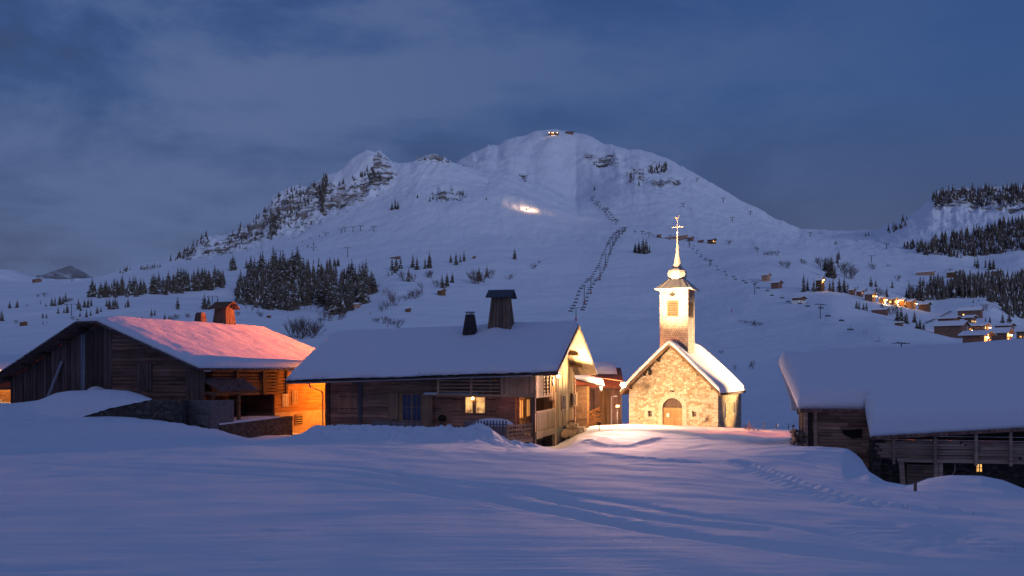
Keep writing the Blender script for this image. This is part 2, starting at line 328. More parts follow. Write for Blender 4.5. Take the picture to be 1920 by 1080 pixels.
con({0: 2250, 1500: 2250, 1700: 1830, 2500: 1830}, {-600: 560, 0: 560, 300: 560, 500: 480, 700: 400, 800: 360, 860: 335, 900: 330, 940: 332, 1000: 348, 1040: 362, 1080: 380, 1120: 352, 1160: 330, 1200: 322, 1240: 330, 1300: 352, 1400: 398, 1450: 420, 1500: 438, 1560: 440, 1640: 440, 1690: 412, 1720: 396, 1742: 378, 1756: 358, 1800: 353, 1860: 350, 1920: 345, 2500: 345}, 60, 1)
con({0: 2900, 1500: 2900, 1700: 2500, 2500: 2500}, {-600: 590, 0: 590, 500: 520, 700: 420, 800: 350, 850: 315, 865: 303, 885: 292, 940: 273, 1000: 256, 1040: 250, 1070: 251, 1110: 263, 1160: 283, 1200: 293, 1250: 309, 1300: 336, 1350: 363, 1400: 391, 1450: 415, 1500: 434, 1560: 434, 1650: 431, 1700: 432, 1800: 420, 2500: 420}, 14, 1)
con(3600, {-600: 600, 0: 600, 800: 500, 1000: 400, 1200: 420, 1500: 470, 2500: 470}, 0)
Yk = np.array([c[0] for c in CON]); Zk = np.array([c[1] for c in CON])      # knots x columns
h = np.diff(Yk, axis=0); dl = np.diff(Zk, axis=0)/h
mS = np.zeros_like(Zk)
for i in range(1, len(Zk)-1):
    w1 = 2*h[i] + h[i-1]; w2 = h[i] + 2*h[i-1]; same = dl[i-1]*dl[i] > 0
    with np.errstate(divide='ignore', invalid='ignore'):
        hm = (w1+w2)/(w1/dl[i-1] + w2/dl[i])
    mS[i] = np.where(same, hm, 0)
mS[0] = dl[0]; mS[-1] = dl[-1]
YY = []; ZZ = []; sub = []
for i, c in enumerate(CON[:-1]):
    for k in range(c[2]):
        s = k/c[2]; hh = h[i]; s2 = s*s; s3 = s2*s
        YY.append(Yk[i] + s*hh)
        ZZ.append((2*s3-3*s2+1)*Zk[i] + (s3-2*s2+s)*hh*mS[i] + (-2*s3+3*s2)*Zk[i+1] + (s3-s2)*hh*mS[i+1])
YY.append(Yk[-1]); ZZ.append(Zk[-1]); YY = np.array(YY); ZZ = np.array(ZZ)
XX = (pxs[None, :] - CX)/F*np.maximum(YY, 8)
PX = np.broadcast_to(pxs[None, :], YY.shape); PY0 = HY - ZZ*F/np.maximum(YY, 8)
def box_m(x0, x1, y0, y1, s=12):
    sx = lambda v, a, b: 1/(1+np.exp(-(v-a)/b))
    return sx(PX, x0, s)*sx(-PX, -x1, s)*sx(PY0, y0, s*.5)*sx(-PY0, -y1, s*.5)
ZSM = ZZ.copy()
# snow relief: wind ripples near, rolling meadow, mountain gullies
near = np.clip((46-YY)/20, 0, 1); mid = np.clip((YY-95)/120, 0, 1)
ZZ = ZZ + near*(.013*fbm(XX*.30+YY*.12, YY*1.5-XX*.25, 4, 3) + .035*fbm(XX*.10, YY*.22, 3, 5) + .006*fbm(XX*1.8+YY*.5, YY*3.4-XX*.8, 4, 6)) * np.clip((YY-5)/6, 0, 1)
ZZ = ZZ + np.clip((YY-40)/8, 0, 1)*np.clip((75-YY)/8, 0, 1)*.05*fbm(XX*.8, YY*.8, 3, 9)
heap = box_m(575, 1000, 790, 880, 10)*np.clip(1-np.abs(YY-56.5)/6, 0, 1)
ZZ = ZZ + heap*(.34*fbm(XX*.6, YY*.6, 3, 11) + .36*ridged(XX*1.3, YY*1.0, 4, 13) - .03)
heap2 = box_m(280, 420, 785, 850, 10)*np.clip(1-np.abs(YY-57)/5, 0, 1)
ZZ = ZZ + heap2*.25*fbm(XX*.9, YY*.9, 4, 21)
ZZ = ZZ + mid*np.clip(YY/900, 0, 1)*(3.0*fbm(XX/85, YY/85, 4, 31))*(1 - .85*np.clip((PX-1560)/60, 0, 1)*np.clip((900-YY)/200, 0, 1))
far = np.clip((YY-1350)/500, 0, 1)*np.clip((3300-YY)/500, 0, 1)
ZZ = ZZ + far*(9*ridged(XX/260+YY/900, YY/380, 4, 41) - 3 + 3.0*fbm(XX/60, YY/60, 4, 44))
run = np.clip((YY-1150)/300, 0, 1)*np.clip((3300-YY)/300, 0, 1)*np.clip((520-PY0)/60, 0, 1)
flut = .22 + .25*box_m(880, 1190, 255, 345, 20) + .35*box_m(420, 900, 285, 400, 25)
sk = PX + .9*(PY0-400)*np.clip((PX-1050)/300, -1, 1)*-1
ZZ = ZZ + run*flut*(YY/2000)*(6.5*ridged(sk/30 + .8*fbm(PX/60, PY0/40, 3, 95), PY0/60 + PX/120, 5, 91) - 3.2)
ZZ = ZZ + run*(YY/2000)*1.6*fbm(PX/13, PY0/6, 4, 97)
gul = box_m(900, 1180, 255, 370, 14)
ZZ = ZZ + gul*5*np.sin(PX/9.5 + 2.5*fbm(PX/60, PY0/60, 2, 47))*np.clip((YY-2200)/300, 0, 1)
rock = np.zeros_like(ZZ)
rn = ridged(PX/16, PY0/9, 4, 51)*.6 + fbm(PX/34, PY0/18, 4, 55)*.7
edge = np.interp(PX, [300, 420, 500, 560, 620, 660, 700, 740], [490, 478, 455, 440, 406, 385, 365, 345])    # foot of the cliffs
cl_l = box_m(325, 745, 280, 490, 8)*(1/(1+np.exp(-(edge-PY0)/6)))*(1/(1+np.exp(-(YY-1720)/25)))
top_l = np.interp(PX, [300, 380, 430, 490, 510, 603, 640, 690, 714, 740], [484, 444, 436, 400, 370, 336, 345, 325, 284, 300])
cl_l = cl_l*(1/(1+np.exp(-(PY0-top_l)/4)))
R_amt = np.maximum.reduce([cl_l, box_m(700, 738, 283, 322, 4), box_m(778, 845, 284, 303, 4)*.9, box_m(805, 878, 352, 374, 5), box_m(1090, 1165, 287, 312, 7)*(YY > 2200),
    box_m(1165, 1215, 310, 345, 6)*.8, box_m(1215, 1285, 332, 350, 6), box_m(970, 990, 320, 334, 5), box_m(870, 905, 290, 300, 4)*.5, box_m(1205, 1250, 300, 330, 6)*.7,
    box_m(1745, 2300, 355, 398, 6)*.9*(YY > 1600), box_m(1715, 1990, 385, 440, 16)*.42, box_m(350, 380, 505, 520, 5)*0])
rock = np.clip((R_amt*.80 + (rn*.8 + .55*fbm(PX/7, PY0/4, 3, 57))*R_amt - .50)*3.0, 0, 1)*(R_amt > .12)
ZZ = ZZ + R_amt*(YY/1900)*(13*ridged(PX/22, PY0/11, 4, 61) - 8)
# ski tracks and footprints pressed into the snow
def hit(px, py, ZA=None):
    """where the line of sight through a point of the picture first meets the snow"""
    ZA = ZZ if ZA is None else ZA
    j = int(np.argmin(np.abs(pxs - px))); col = (HY - ZA[:, j]*F/np.maximum(YY[:, j], 8)).copy(); col[YY[:, j] < 8.0] = 2000
    i = int(np.argmax(col <= py)); i = max(i, 1)
    a = (col[i-1]-py)/max(1e-6, col[i-1]-col[i]); a = min(max(a, 0), 1)
    Y = YY[i-1, j]*(1-a) + YY[i, j]*a; return (px-CX)/F*Y, Y, ZA[i-1, j]*(1-a) + ZA[i, j]*a
def groove(pts, width, depth, lip=.35, dashed=0, sd=0):
    global ZZ
    Q = np.array([hit(a[0], a[1], ZSM)[:2] for a in pts]); P = []
    for i in range(len(Q)-1):
        p0, p1, p2, p3 = Q[max(i-1, 0)], Q[i], Q[i+1], Q[min(i+2, len(Q)-1)]
        for k in range(8):
            t = k/8; P.append(.5*(2*p1 + (p2-p0)*t + (2*p0-5*p1+4*p2-p3)*t*t + (3*p1-p0-3*p2+p3)*t**3))
    P = np.array(P + [Q[-1]]); m = (YY > 7) & (YY < 80) & (PX > -20) & (PX < 1940); xs = XX[m]; ys = YY[m]
    best = np.full(xs.shape, 1e9); arc = np.zeros(xs.shape); L = 0
    for a, b in zip(P[:-1], P[1:]):
        d = b-a; l2 = max(1e-9, d@d); t = np.clip(((xs-a[0])*d[0] + (ys-a[1])*d[1])/l2, 0, 1)
        q = np.hypot(xs-a[0]-t*d[0], ys-a[1]-t*d[1]); u = q < best; best = np.where(u, q, best); arc = np.where(u, L + t*math.sqrt(l2), arc); L += math.sqrt(l2)
    k = -depth*np.exp(-(best/width)**2) + depth*lip*np.exp(-((best-width*1.9)/(width*.7))**2)
    if dashed: k = k*(np.sin(arc*2*math.pi/dashed) > -.2)
    k = k*(1 + .3*fbm(xs*.5, ys*.5, 2, 70+sd)); z = ZZ.copy(); z[m] += k; ZZ = z
groove([(250, 868), (400, 874), (520, 880), (640, 886), (740, 900), (820, 917), (920, 935), (1010, 954), (1120, 975), (1220, 994), (1340, 1012), (1500, 1032), (1700, 1052), (1915, 1070)], .19, .13, .03, sd=1)
groove([(430, 860), (600, 872), (700, 882), (800, 897), (900, 912), (1000, 927), (1080, 947), (1200, 968), (1300, 982), (1400, 992)], .18, .12, .03, sd=2)
groove([(60, 868), (300, 880), (560, 896), (800, 925), (1000, 962)], .16, .05, .0, sd=3)
groove([(860, 905), (980, 916), (1120, 935), (1300, 965), (1500, 990), (1700, 1030)], .16, .05, .0, sd=4)
groove([(1385, 868), (1420, 880), (1450, 893), (1500, 912), (1560, 930), (1630, 946), (1720, 955), (1850, 962)], .20, .15, .5, .85, 5)
groove([(1120, 850), (1180, 858), (1240, 862), (1300, 868)], .18, .10, .5, .8, 6)
groove([(1100, 826), (1150, 838), (1190, 834), (1240, 822)], .18, .10, .5, .8, 7)
groove([(1640, 985), (1700, 1000), (1760, 1010), (1830, 1022), (1920, 1035)], .25, .05, .5, .6, 8)
lump = np.exp(-(((PX-1765)/60)**2 + ((PY0-1002)/20)**2))*(YY > 8)*(YY < 20)
ZZ = ZZ + lump*.12*(fbm(XX*3, YY*3, 3, 90) - .2)
nr, nc = ZZ.shape
me = bpy.data.meshes.new('snow_ground')
co = np.stack([XX, YY, ZZ], -1).reshape(-1, 3).astype(np.float32)
idx = np.arange(nr*nc).reshape(nr, nc)
q = np.stack([idx[:-1, :-1], idx[:-1, 1:], idx[1:, 1:], idx[1:, :-1]], -1).reshape(-1, 4).astype(np.int32)
me.vertices.add(len(co)); me.vertices.foreach_set('co', co.ravel())
me.loops.add(q.size); me.loops.foreach_set('vertex_index', q.ravel())
me.polygons.add(len(q)); me.polygons.foreach_set('loop_start', np.arange(0, q.size, 4, dtype=np.int32)); me.polygons.foreach_set('loop_total', np.full(len(q), 4, dtype=np.int32))
me.polygons.foreach_set('use_smooth', np.ones(len(q), dtype=bool))
at = me.attributes.new('rock', 'FLOAT', 'POINT'); at.data.foreach_set('value', rock.reshape(-1).astype(np.float32))
me.update(); me.validate()
def terrain_mat():
    m, nt, b = mat('valley_snow_and_rock'); v = coords(nt)
    a = nd(nt, 'ShaderNodeAttribute', attribute_name='rock').outputs['Fac']
    nf = noise(nt, v, .060, 8, .78, 0, (1, .6, 1.7)); st = noise(nt, v, .03, 5, .6, 0, (.4, .4, 3))
    ro = ramp(nt, st, [(.3, (.10, .082, .070)), (.5, (.22, .185, .155)), (.7, (.34, .29, .24))])
    fac = ramp(nt, mth(nt, 'MULTIPLY_ADD', mth(nt, 'SUBTRACT', nf, .5), 3.4, a), [(.42, (0, 0, 0)), (.60, (1, 1, 1))])
    fac = mth(nt, 'MULTIPLY', fac, mth(nt, 'GREATER_THAN', a, .02))
    led = noise(nt, v, .055, 6, .7, .6, (.35, .35, 2.6)); fac = mth(nt, 'MULTIPLY', fac, ramp(nt, led, [(.47, (1, 1, 1)), (.56, (.0, .0, .0))]))
    sn = (.80, .83, .87)
    col = mixc(nt, fac, sn, ro); nt.links.new(col, b.inputs['Base Color']); b.inputs['Roughness'].default_value = .85; b.inputs['Specular IOR Level'].default_value = .04
    n = noise(nt, v, .8, 5, .55, 0, (.35, 1, 1)); n2 = noise(nt, v, 7, 3, .6)
    n3 = noise(nt, v, .022, 6, .6, 0, (1.0, .5, 1))
    b1 = nd(nt, 'ShaderNodeBump', Strength=.6, Distance=.10); nw = noise(nt, v, 3.2, 4, .6, .2, (.22, 1, 1)); nt.links.new(mth(nt, 'MULTIPLY_ADD', n2, .10, mth(nt, 'MULTIPLY_ADD', nw, .40, n)), b1.inputs['Height'])
    b2 = nd(nt, 'ShaderNodeBump', Strength=.6, Distance=9.0); nt.links.new(n3, b2.inputs['Height']); nt.links.new(b1.outputs[0], b2.inputs['Normal'])
    nt.links.new(b2.outputs[0], b.inputs['Normal']); return m
me.materials.append(terrain_mat())
go = bpy.data.objects.new('snow_ground', me); C.objects.link(go); tag(go, kind='structure')
def gz(x, y):
    """height of the snow under a point"""
    px = CX + F*x/max(y, 8); j = int(np.argmin(np.abs(pxs - px))); i = int(np.searchsorted(YY[:, j], y)); i = min(max(i, 1), nr-1)
    a = (y-YY[i-1, j])/(YY[i, j]-YY[i-1, j]); return ZZ[i-1, j]*(1-a) + ZZ[i, j]*a
# the far mountain flank half lost in cloud at the left
# ------------------------------------------------------------------ building helpers
def snow_blanket(name, parent, zf, u0, u1, t0, t1, d, dz, step=.22, r=.45, lump=.06, seed=0, inset=.0, mod=None, over=.06):
    """a closed layer of snow lying on a roof whose height is zf(u, t)"""
    nu = max(4, int((u1-u0)/step)); nt_ = max(4, int((t1-t0)/step))
    us = np.linspace(u0, u1, nu+1); ts = np.linspace(t0, t1, nt_+1); U, T = np.meshgrid(us, ts)
    e = np.minimum(np.minimum(U-u0, u1-U), np.minimum(T-t0, t1-T)); k = np.sqrt(np.clip(1-(1-np.clip(e/r, 0, 1))**2, 0, 1))
    base = np.vectorize(zf)(U, T); th = d*k*(1 + lump/d*.6*fbm(U*.5, T*.5, 3, seed)) + .05 + lump*.5*k*fbm(U*1.9, T*1.9, 3, seed+7)
    if mod is not None: th = th*mod(U, T)
    th = np.maximum(th, .03)
    # the edge bulges a little over the boards
    cu = (u0+u1)/2; ct = (t0+t1)/2; edge = (1-k)
    Ub = U + np.sign(U-cu)*over*np.where(np.minimum(U-u0, u1-U) < .01, 0, edge*.6)
    jt = fbm(U*1.1, T*1.1, 3, seed+3) + .9*fbm(U*3.1, T*3.1, 2, seed+4)
    Tb = T + np.sign(T-ct)*(.05 + .07*jt)*np.where(np.minimum(T-t0, t1-T) < .01, 1.0, edge*.8)
    th = th - (.05 + .05*jt)*np.where(np.minimum(T-t0, t1-T) < .01, 1, 0); th = np.maximum(th, -.06); top = np.stack([Ub, Tb, base+th-dz], -1).reshape(-1, 3); bot = np.stack([U, T, base-dz], -1).reshape(-1, 3)
    n = len(top); vs = np.concatenate([top, bot]); ix = np.arange(n).reshape(nt_+1, nu+1); fs = []
    a = ix[:-1, :-1].ravel(); b = ix[:-1, 1:].ravel(); c = ix[1:, 1:].ravel(); dd = ix[1:, :-1].ravel()
    fs = [tuple(map(int, x)) for x in zip(a, b, c, dd)] + [tuple(map(int, x)) for x in zip(dd+n, c+n, b+n, a+n)]
    ring = list(ix[0, :]) + list(ix[1:, -1]) + list(ix[-1, -2::-1]) + list(ix[-2:0:-1, 0]); m = len(ring)
    for i in range(m):
        p = int(ring[i]); q = int(ring[(i+1) % m]); fs.append((p, p+n, q+n, q))
    me = bpy.data.meshes.new(name); me.from_pydata([tuple(map(float, v)) for v in vs], [], fs); me.materials.append(M['snow'])
    me.polygons.foreach_set('use_smooth', np.ones(len(fs), dtype=bool)); me.update()
    o = bpy.data.objects.new(name, me); C.objects.link(o); o.parent = parent; return o
def boards_x(mb, x0, x1, zb, zt, y, w=.2, th=.05, jit=.02, shade=(.7, 1.3)):
    """upright boards side by side along x in the plane y; zb, zt: numbers or functions of x"""
    fb = zb if callable(zb) else (lambda x: zb); ft = zt if callable(zt) else (lambda x: zt)
    x = x0
    while x < x1 - .02:
        ww = min(w*rnd.uniform(.8, 1.2), x1-x); a = x+.006; b = x+ww-.006; yy = y + rnd.uniform(-jit, jit); s = rnd.uniform(*shade)
        mb.add([(a, yy-th, fb(a)), (b, yy-th, fb(b)), (b, yy, fb(b)), (a, yy, fb(a)), (a, yy-th, ft(a)), (b, yy-th, ft(b)), (b, yy, ft(b)), (a, yy, ft(a))],
               [(0,3,2,1),(4,5,6,7),(0,1,5,4),(1,2,6,5),(2,3,7,6),(3,0,4,7)], s); x += ww
def boards_y(mb, y0, y1, zb, zt, x, w=.2, th=.05, jit=.02, shade=(.7, 1.3)):
    fb = zb if callable(zb) else (lambda q: zb); ft = zt if callable(zt) else (lambda q: zt); y = y0
    while y < y1 - .02:
        ww = min(w*rnd.uniform(.8, 1.2), y1-y); a = y+.006; b = y+ww-.006; xx_ = x + rnd.uniform(-jit, jit); s = rnd.uniform(*shade)
        mb.add([(xx_, a, fb(a)), (xx_+th, a, fb(a)), (xx_+th, b, fb(b)), (xx_, b, fb(b)), (xx_, a, ft(a)), (xx_+th, a, ft(a)), (xx_+th, b, ft(b)), (xx_, b, ft(b))],
               [(0,3,2,1),(4,5,6,7),(0,1,5,4),(1,2,6,5),(2,3,7,6),(3,0,4,7)], s); y += ww
def logs_x(mb, x0, x1, z0, z1, y, w=.2, th=.12, jit=.025, shade=(.65, 1.3), split=4.5):
    z = z0
    while z < z1 - .03:
        ww = min(w*rnd.uniform(.75, 1.2), z1-z); x = x0 - rnd.uniform(0, split*.5)
        while x < x1:
            L = split*rnd.uniform(.6, 1.4); a = max(x, x0); b = min(x+L, x1)
            if b > a + .03:
                yy = y + rnd.uniform(-jit, jit); mb.box(a, b, yy-th, yy, z+.008, z+ww-.008, rnd.uniform(*shade))
            x += L + .004
        z += ww
def logs_y(mb, y0, y1, z0, z1, x, w=.2, th=.12, jit=.025, shade=(.65, 1.3), split=4.5):
    z = z0
    while z < z1 - .03:
        ww = min(w*rnd.uniform(.75, 1.2), z1-z); y = y0 - rnd.uniform(0, split*.5)
        while y < y1:
            L = split*rnd.uniform(.6, 1.4); a = max(y, y0); b = min(y+L, y1)
            if b > a + .03:
                q = x + rnd.uniform(-jit, jit); mb.box(q, q+th, a, b, z+.008, z+ww-.008, rnd.uniform(*shade))
            y += L + .004
        z += ww
def lamp(name, loc, energy, color, radius=.12, parent=None, spot=None, target=None, blend=.5):
    ld = bpy.data.lights.new(name, 'SPOT' if spot else 'POINT'); ld.energy = energy; ld.color = color; ld.shadow_soft_size = radius
    if spot: ld.spot_size = R(spot); ld.spot_blend = blend
    lo = bpy.data.objects.new(name, ld); C.objects.link(lo); lo.location = loc
    if target is not None:
        d = Vector(target) - Vector(loc); lo.rotation_euler = d.to_track_quat('-Z', 'Y').to_euler()
    return lo
def tower_chimney(parent, x, y, zb, zt, w0, w1, d0, d1, roof, dz, mw, mr, flame=False, label=None):
    """a tapering boarded chimney; roof: (overhang, rise) of its little gable with the ridge along x, or None"""
    mb = MB()
    for sgn in (-1, 1):
        n = 6
        for i in range(n):
            a = -1 + 2*i/n + .02; b = -1 + 2*(i+1)/n - .02; s = rnd.uniform(.75, 1.25)
            q0 = y + sgn*d0; q1 = y + sgn*d1; e = .05*sgn
            lo = [(x+a*w0, q0), (x+b*w0, q0), (x+b*w0, q0-e), (x+a*w0, q0-e)]; hi = [(x+a*w1, q1), (x+b*w1, q1), (x+b*w1, q1-e), (x+a*w1, q1-e)]
            mb.hexa([(p[0], p[1], zb) for p in lo], [(p[0], p[1], zt) for p in hi], s)
            q0 = x + sgn*w0; q1 = x + sgn*w1
            lo = [(q0, y+a*d0), (q0-e, y+a*d0), (q0-e, y+b*d0), (q0, y+b*d0)]; hi = [(q1, y+a*d1), (q1-e, y+a*d1), (q1-e, y+b*d1), (q1, y+b*d1)]
            mb.hexa([(p[0], p[1], zb) for p in lo], [(p[0], p[1], zt) for p in hi], s)
    ch = mb.build('chimney', mw, parent, dz)
    if label: ch['label'] = label
    if roof:
        o, rise, ox = roof; r = MB()
        for sgn in (-1, 1):
            yo = y + sgn*(d1+o); zl = zt - .12; zr = zt - .12 + rise
            r.prism([(yo, zl), (yo, zl+.07), (y, zr+.07), (y, zr)], x-w1-ox, x+w1+ox, 'x', 1.0)
        r.build('chimney_roof', mr, ch, 0 if False else dz)
        g = MB()
        for xs in (x-w1+.03, x+w1-.07):
            g.prism([(y-d1, zt-.1), (y+d1, zt-.1), (y, zt-.1+rise*.8)], xs, xs+.04, 'x', .9)
        g.build('chimney_gable', mw, ch, dz)
    return ch
def window(parent, name, x0, x1, z0, z1, y, panes, glass, fr, dz, bar=.05, depth=.08, cross=0, side=False):
    """a framed window standing in plane y (or plane x when side); returns the frame"""
    f = MB(); g = MB()
    def bx(mb, a, b, c, d, e0, e1, s=1.0):
        if side: mb.box(e0, e1, a, b, c, d, s)
        else: mb.box(a, b, e0, e1, c, d, s)
    o0, o1 = (y, y+depth) if side else (y-depth, y); m = (o0+o1)/2
    bx(f, x0, x1, z0, z0+bar, o0, o1); bx(f, x0, x1, z1-bar, z1, o0, o1); bx(f, x0, x0+bar, z0+bar, z1-bar, o0, o1); bx(f, x1-bar, x1, z0+bar, z1-bar, o0, o1)
    for i in range(1, panes):
        c = x0 + (x1-x0)*i/panes; bx(f, c-bar*.9, c+bar*.9, z0+bar, z1-bar, o0, o1)
    if cross:
        for k in range(1, cross+1):
            c = z0 + (z1-z0)*k/(cross+1); bx(f, x0+bar, x1-bar, c-.014, c+.014, m-.012, m+.03)
        for i in range(panes):
            c = x0 + (x1-x0)*(i+.5)/panes; bx(f, c-.014, c+.014, z0+bar, z1-bar, m-.014, m+.028)
    fo = f.build(name, fr, parent, dz)
    bx(g, x0+bar*.5, x1-bar*.5, z0+bar*.5, z1-bar*.5, m-.005, m+.005); g.build('pane', glass, fo, dz); return fo
def shutter(parent, x0, x1, z0, z1, y, m, dz, hinge=True, side=False):
    b = MB(); n = max(2, int(round((x1-x0)/.16)))
    for i in range(n):
        a = x0 + (x1-x0)*i/n + .004; c = x0 + (x1-x0)*(i+1)/n - .004; s = rnd.uniform(.88, 1.12)
        if side: b.box(y, y+.04, a, c, z0, z1, s)
        else: b.box(a, c, y-.04, y, z0, z1, s)
    s_ = b.build('shutter', m, parent, dz)
    if hinge:
        h = MB()
        for zz_ in (z0+(z1-z0)*.17, z1-(z1-z0)*.17):
            if side: h.box(y+.041, y+.055, x0+.02, x1-.08, zz_-.02, zz_+.02, 1)
            else: h.box(x0+.02, x1-.08, y-.055, y-.041, zz_-.02, zz_+.02, 1)
        h.build('hinge', M['iron'], s_, dz)
    return s_

# ------------------------------------------------------------------ chapel
CF = Frame(15.85, 78.0, -22.6); Zc = -5.0
def build_chapel():
    r = empty('stone_chapel', (*CF.o, Zc), CF.a); tag(r, 'small floodlit stone chapel with a shingled steeple and snow on its steep roof', 'chapel')
    W = 7.05; L = 10.3; ze = -1.55; zr = 2.15; xm = -W/2 - .08; hw = 3.95; sl = (zr+1.75)/hw
    zf = lambda u: zr - sl*abs(u-xm)
    # walls: gable front with an arched door hole, two small windows
    def gable(x): return min(zr, zf(x)) - .06
    wl = MB()
    dx0, z0 = CF.front(1242.2, 795, 0); dx1, _ = CF.front(1279.8, 795, 0); dc = (dx0+dx1)/2; dr = (dx1-dx0)/2
    _, zspr = CF.front(1261, 765.5, 0)
    wins = []
    for a, b, c, d in ((1214.6, 1222.4, 770, 781.8), (1298.2, 1305.6, 770, 781.8)):
        u0, zt = CF.front(a, c, 0); u1, zb = CF.front(b, d, 0); wins.append((u0, u1, zb, zt))
    nx = 96; xs = [-W + W*i/nx for i in range(nx+1)]; zs = [Zc + (2.2-Zc)*i/84 for i in range(85)]
    def hole(x, z):
        if abs(x-dc) < dr and z < zspr: return True
        if (x-dc)**2 + (z-zspr)**2 < dr*dr and z >= zspr: return True
        nu, nz = CF.front(1259.5, 740, 0)
        if abs(x-nu-.02) < .17 and abs(z-nz) < .32: return True
        return any(a < x < b and c < z < d for a, b, c, d in wins)
    for i in range(nx):
        for j in range(84):
            x = (xs[i]+xs[i+1])/2; z = (zs[j]+zs[j+1])/2; g0 = gable(xs[i]); g1 = gable(xs[i+1])
            if z > max(g0, g1) or hole(x, z): continue
            wl.add([(xs[i], 0, zs[j]), (xs[i+1], 0, zs[j]), (xs[i+1], 0, min(zs[j+1], g1)), (xs[i], 0, min(zs[j+1], g0))], [(0, 1, 2, 3)], 1)
    for a, b, c, d in [(-W, 0, 0, L)]:
        wl.add([(b, 0, Zc), (b, L, Zc), (b, L, ze-.02), (b, 0, ze-.02)], [(0, 1, 2, 3)], 1)
        wl.add([(a, 0, Zc), (a, L, Zc), (a, L, ze-.02), (a, 0, ze-.02)], [(3, 2, 1, 0)], 1)
        wl.add([(a, L, Zc), (b, L, Zc), (b, L, gable(b)), (xm, L, zr-.06), (a, L, gable(a))], [(4, 3, 2, 1, 0)], 1)
    wl.build('masonry_wall', M['rubble'], r, Zc)
    rv = MB()          # inner jambs of the openings
    for a, b, c, d in wins:
        rv.box(a-.02, a, 0.001, .35, c, d, 1); rv.box(b, b+.02, 0.001, .35, c, d, 1); rv.box(a, b, 0.001, .35, d, d+.02, 1); rv.box(a, b, .001, .35, c-.02, c, 1)
    nu, nz = CF.front(1259.5, 740, 0); rv.box(nu-.20, nu+.24, .30, .34, nz-.4, nz+.4, .35)
    pts = [(dc-dr, Zc)] + [(dc+dr*math.cos(t), zspr+dr*math.sin(t)) for t in [math.pi - math.pi*i/16 for i in range(17)]] + [(dc+dr, Zc)]
    for p, q in zip(pts[:-1], pts[1:]): rv.add([(p[0], 0, p[1]), (q[0], 0, q[1]), (q[0], .32, q[1]), (p[0], .32, p[1])], [(0, 1, 2, 3)], .8)
    rv.build('opening_jamb', M['limestone'], r, Zc)
    # quoins, arch stones, window surrounds
    qs = MB(); z = -4.6
    while z < ze-.1:
        hgt = rnd.uniform(.28, .48); wq = rnd.uniform(.3, .8)
        qs.box(-W-.02, -W+wq, -.035, .15, z+.02, z+hgt-.02, rnd.uniform(.85, 1.1)); wq = rnd.uniform(.3, .85)
        qs.box(-wq, .035, -.035, .22+rnd.uniform(0, .4), z+.02, z+hgt-.02, rnd.uniform(.85, 1.1)); z += hgt
    for x, z_, w_, h_ in ((-1.55, -2.95, .7, .42), (-.98, -2.28, .62, .30), (-1.15, -3.72, .5, .36), (-.92, -3.25, .55, .3), (-2.1, -2.75, .35, .25), (-1.9, -2.2, .4, .22), (-6.1, -2.5, .5, .25), (-5.7, -2.95, .4, .3), (-2.6, -2.1, .5, .2), (-4.7, -.6, .32, .22), (-2.9, -1.7, .5, .18)):
        qs.box(x-w_/2, x+w_/2, -.025, .1, z_-h_/2, z_+h_/2, rnd.uniform(.9, 1.15))
    qo = qs.build('cornerstone', M['limestone'], r, Zc); bv = qo.modifiers.new('b', 'BEVEL'); bv.width = .045; bv.segments = 2
    ar = MB(); n = 3; ro = dr + .34
    angs = [(180, 126), (124, 108+0), (106, 74), (72, 56), (54, 0)]
    for a0, a1 in ((180, 128), (126, 104), (102, 78), (76, 54), (52, 0)):
        k = 8; A = [R(a0 + (a1-a0)*i/k) for i in range(k+1)]; o2 = ro + (.12 if a0 == 102 else 0)
        inner = [(dc+dr*math.cos(t), zspr+dr*math.sin(t)) for t in A]; outer = [(dc+o2*math.cos(t), zspr+o2*math.sin(t)) for t in A]
        for i in range(k):
            p = [inner[i], inner[i+1], outer[i+1], outer[i]]; ar.prism(p, -.045, .1, 'y', .97)
    for sx in (-1, 1):
        for zz0, zz1 in ((zspr-1.7, zspr-.92), (zspr-.90, zspr-.03)):
            x0, x1 = sorted((dc+sx*dr, dc+sx*(ro+rnd.uniform(-.06, .05)))); ar.box(x0, x1, -.045, .1, zz0, zz1, rnd.uniform(.9, 1.05))
    ar.build('arch_stone', M['limestone'], r, Zc)
    for a, b, c, d in wins:
        s = MB(); s.box(a-.24, b+.24, -.035, .06, d, d+.26, 1.0); s.box(a-.2, b+.2, -.035, .06, c-.2, c, .97); s.box(a-.27, a, -.035, .06, c, d, 1.03); s.box(b, b+.25, -.035, .06, c, d, .95)
        s = s.build('window_surround', M['limestone'], r, Zc)
        window(s, 'window_frame', a, b, c, d, .26, 1, M['win_dark'], M['oak'], Zc, .04, .05, 1)
    # door
    d = MB()
    for i in range(2):
        a = dc-dr + i*dr + .01; b = a + dr - .02; d.box(a, b, .20, .25, Zc, zspr-.06, .95)
        for fx in (a, b-.09, ) : d.box(fx, fx+.09, .16, .20, Zc, zspr-.06, 1.1)
        for fz in (zspr-.16, zspr-.86, zspr-1.5): d.box(a+.09, b-.09, .16, .20, fz, fz+.10, 1.12)
        for k in range(1, 4): d.box(a+.09+(b-a-.18)*k/4-.008, a+.09+(b-a-.18)*k/4+.008, .185, .20, zspr-.76, zspr-.16, .6)
    do = d.build('door', M['oak'], r, Zc)
    p = MB(); u, zt = CF.front(1249, 775, 0); u1, zb = CF.front(1253.8, 782, 0); p.box(u, u1, .14, .155, zb, zt, 1); tag(p.build('notice_sheet', M['paper'], do, Zc))
    f = MB(); f.box(dc-dr, dc+dr, .15, .27, zspr-.06, zspr+.03, 1.0); f.build('door_lintel', M['oak'], do, Zc)
    f = MB()
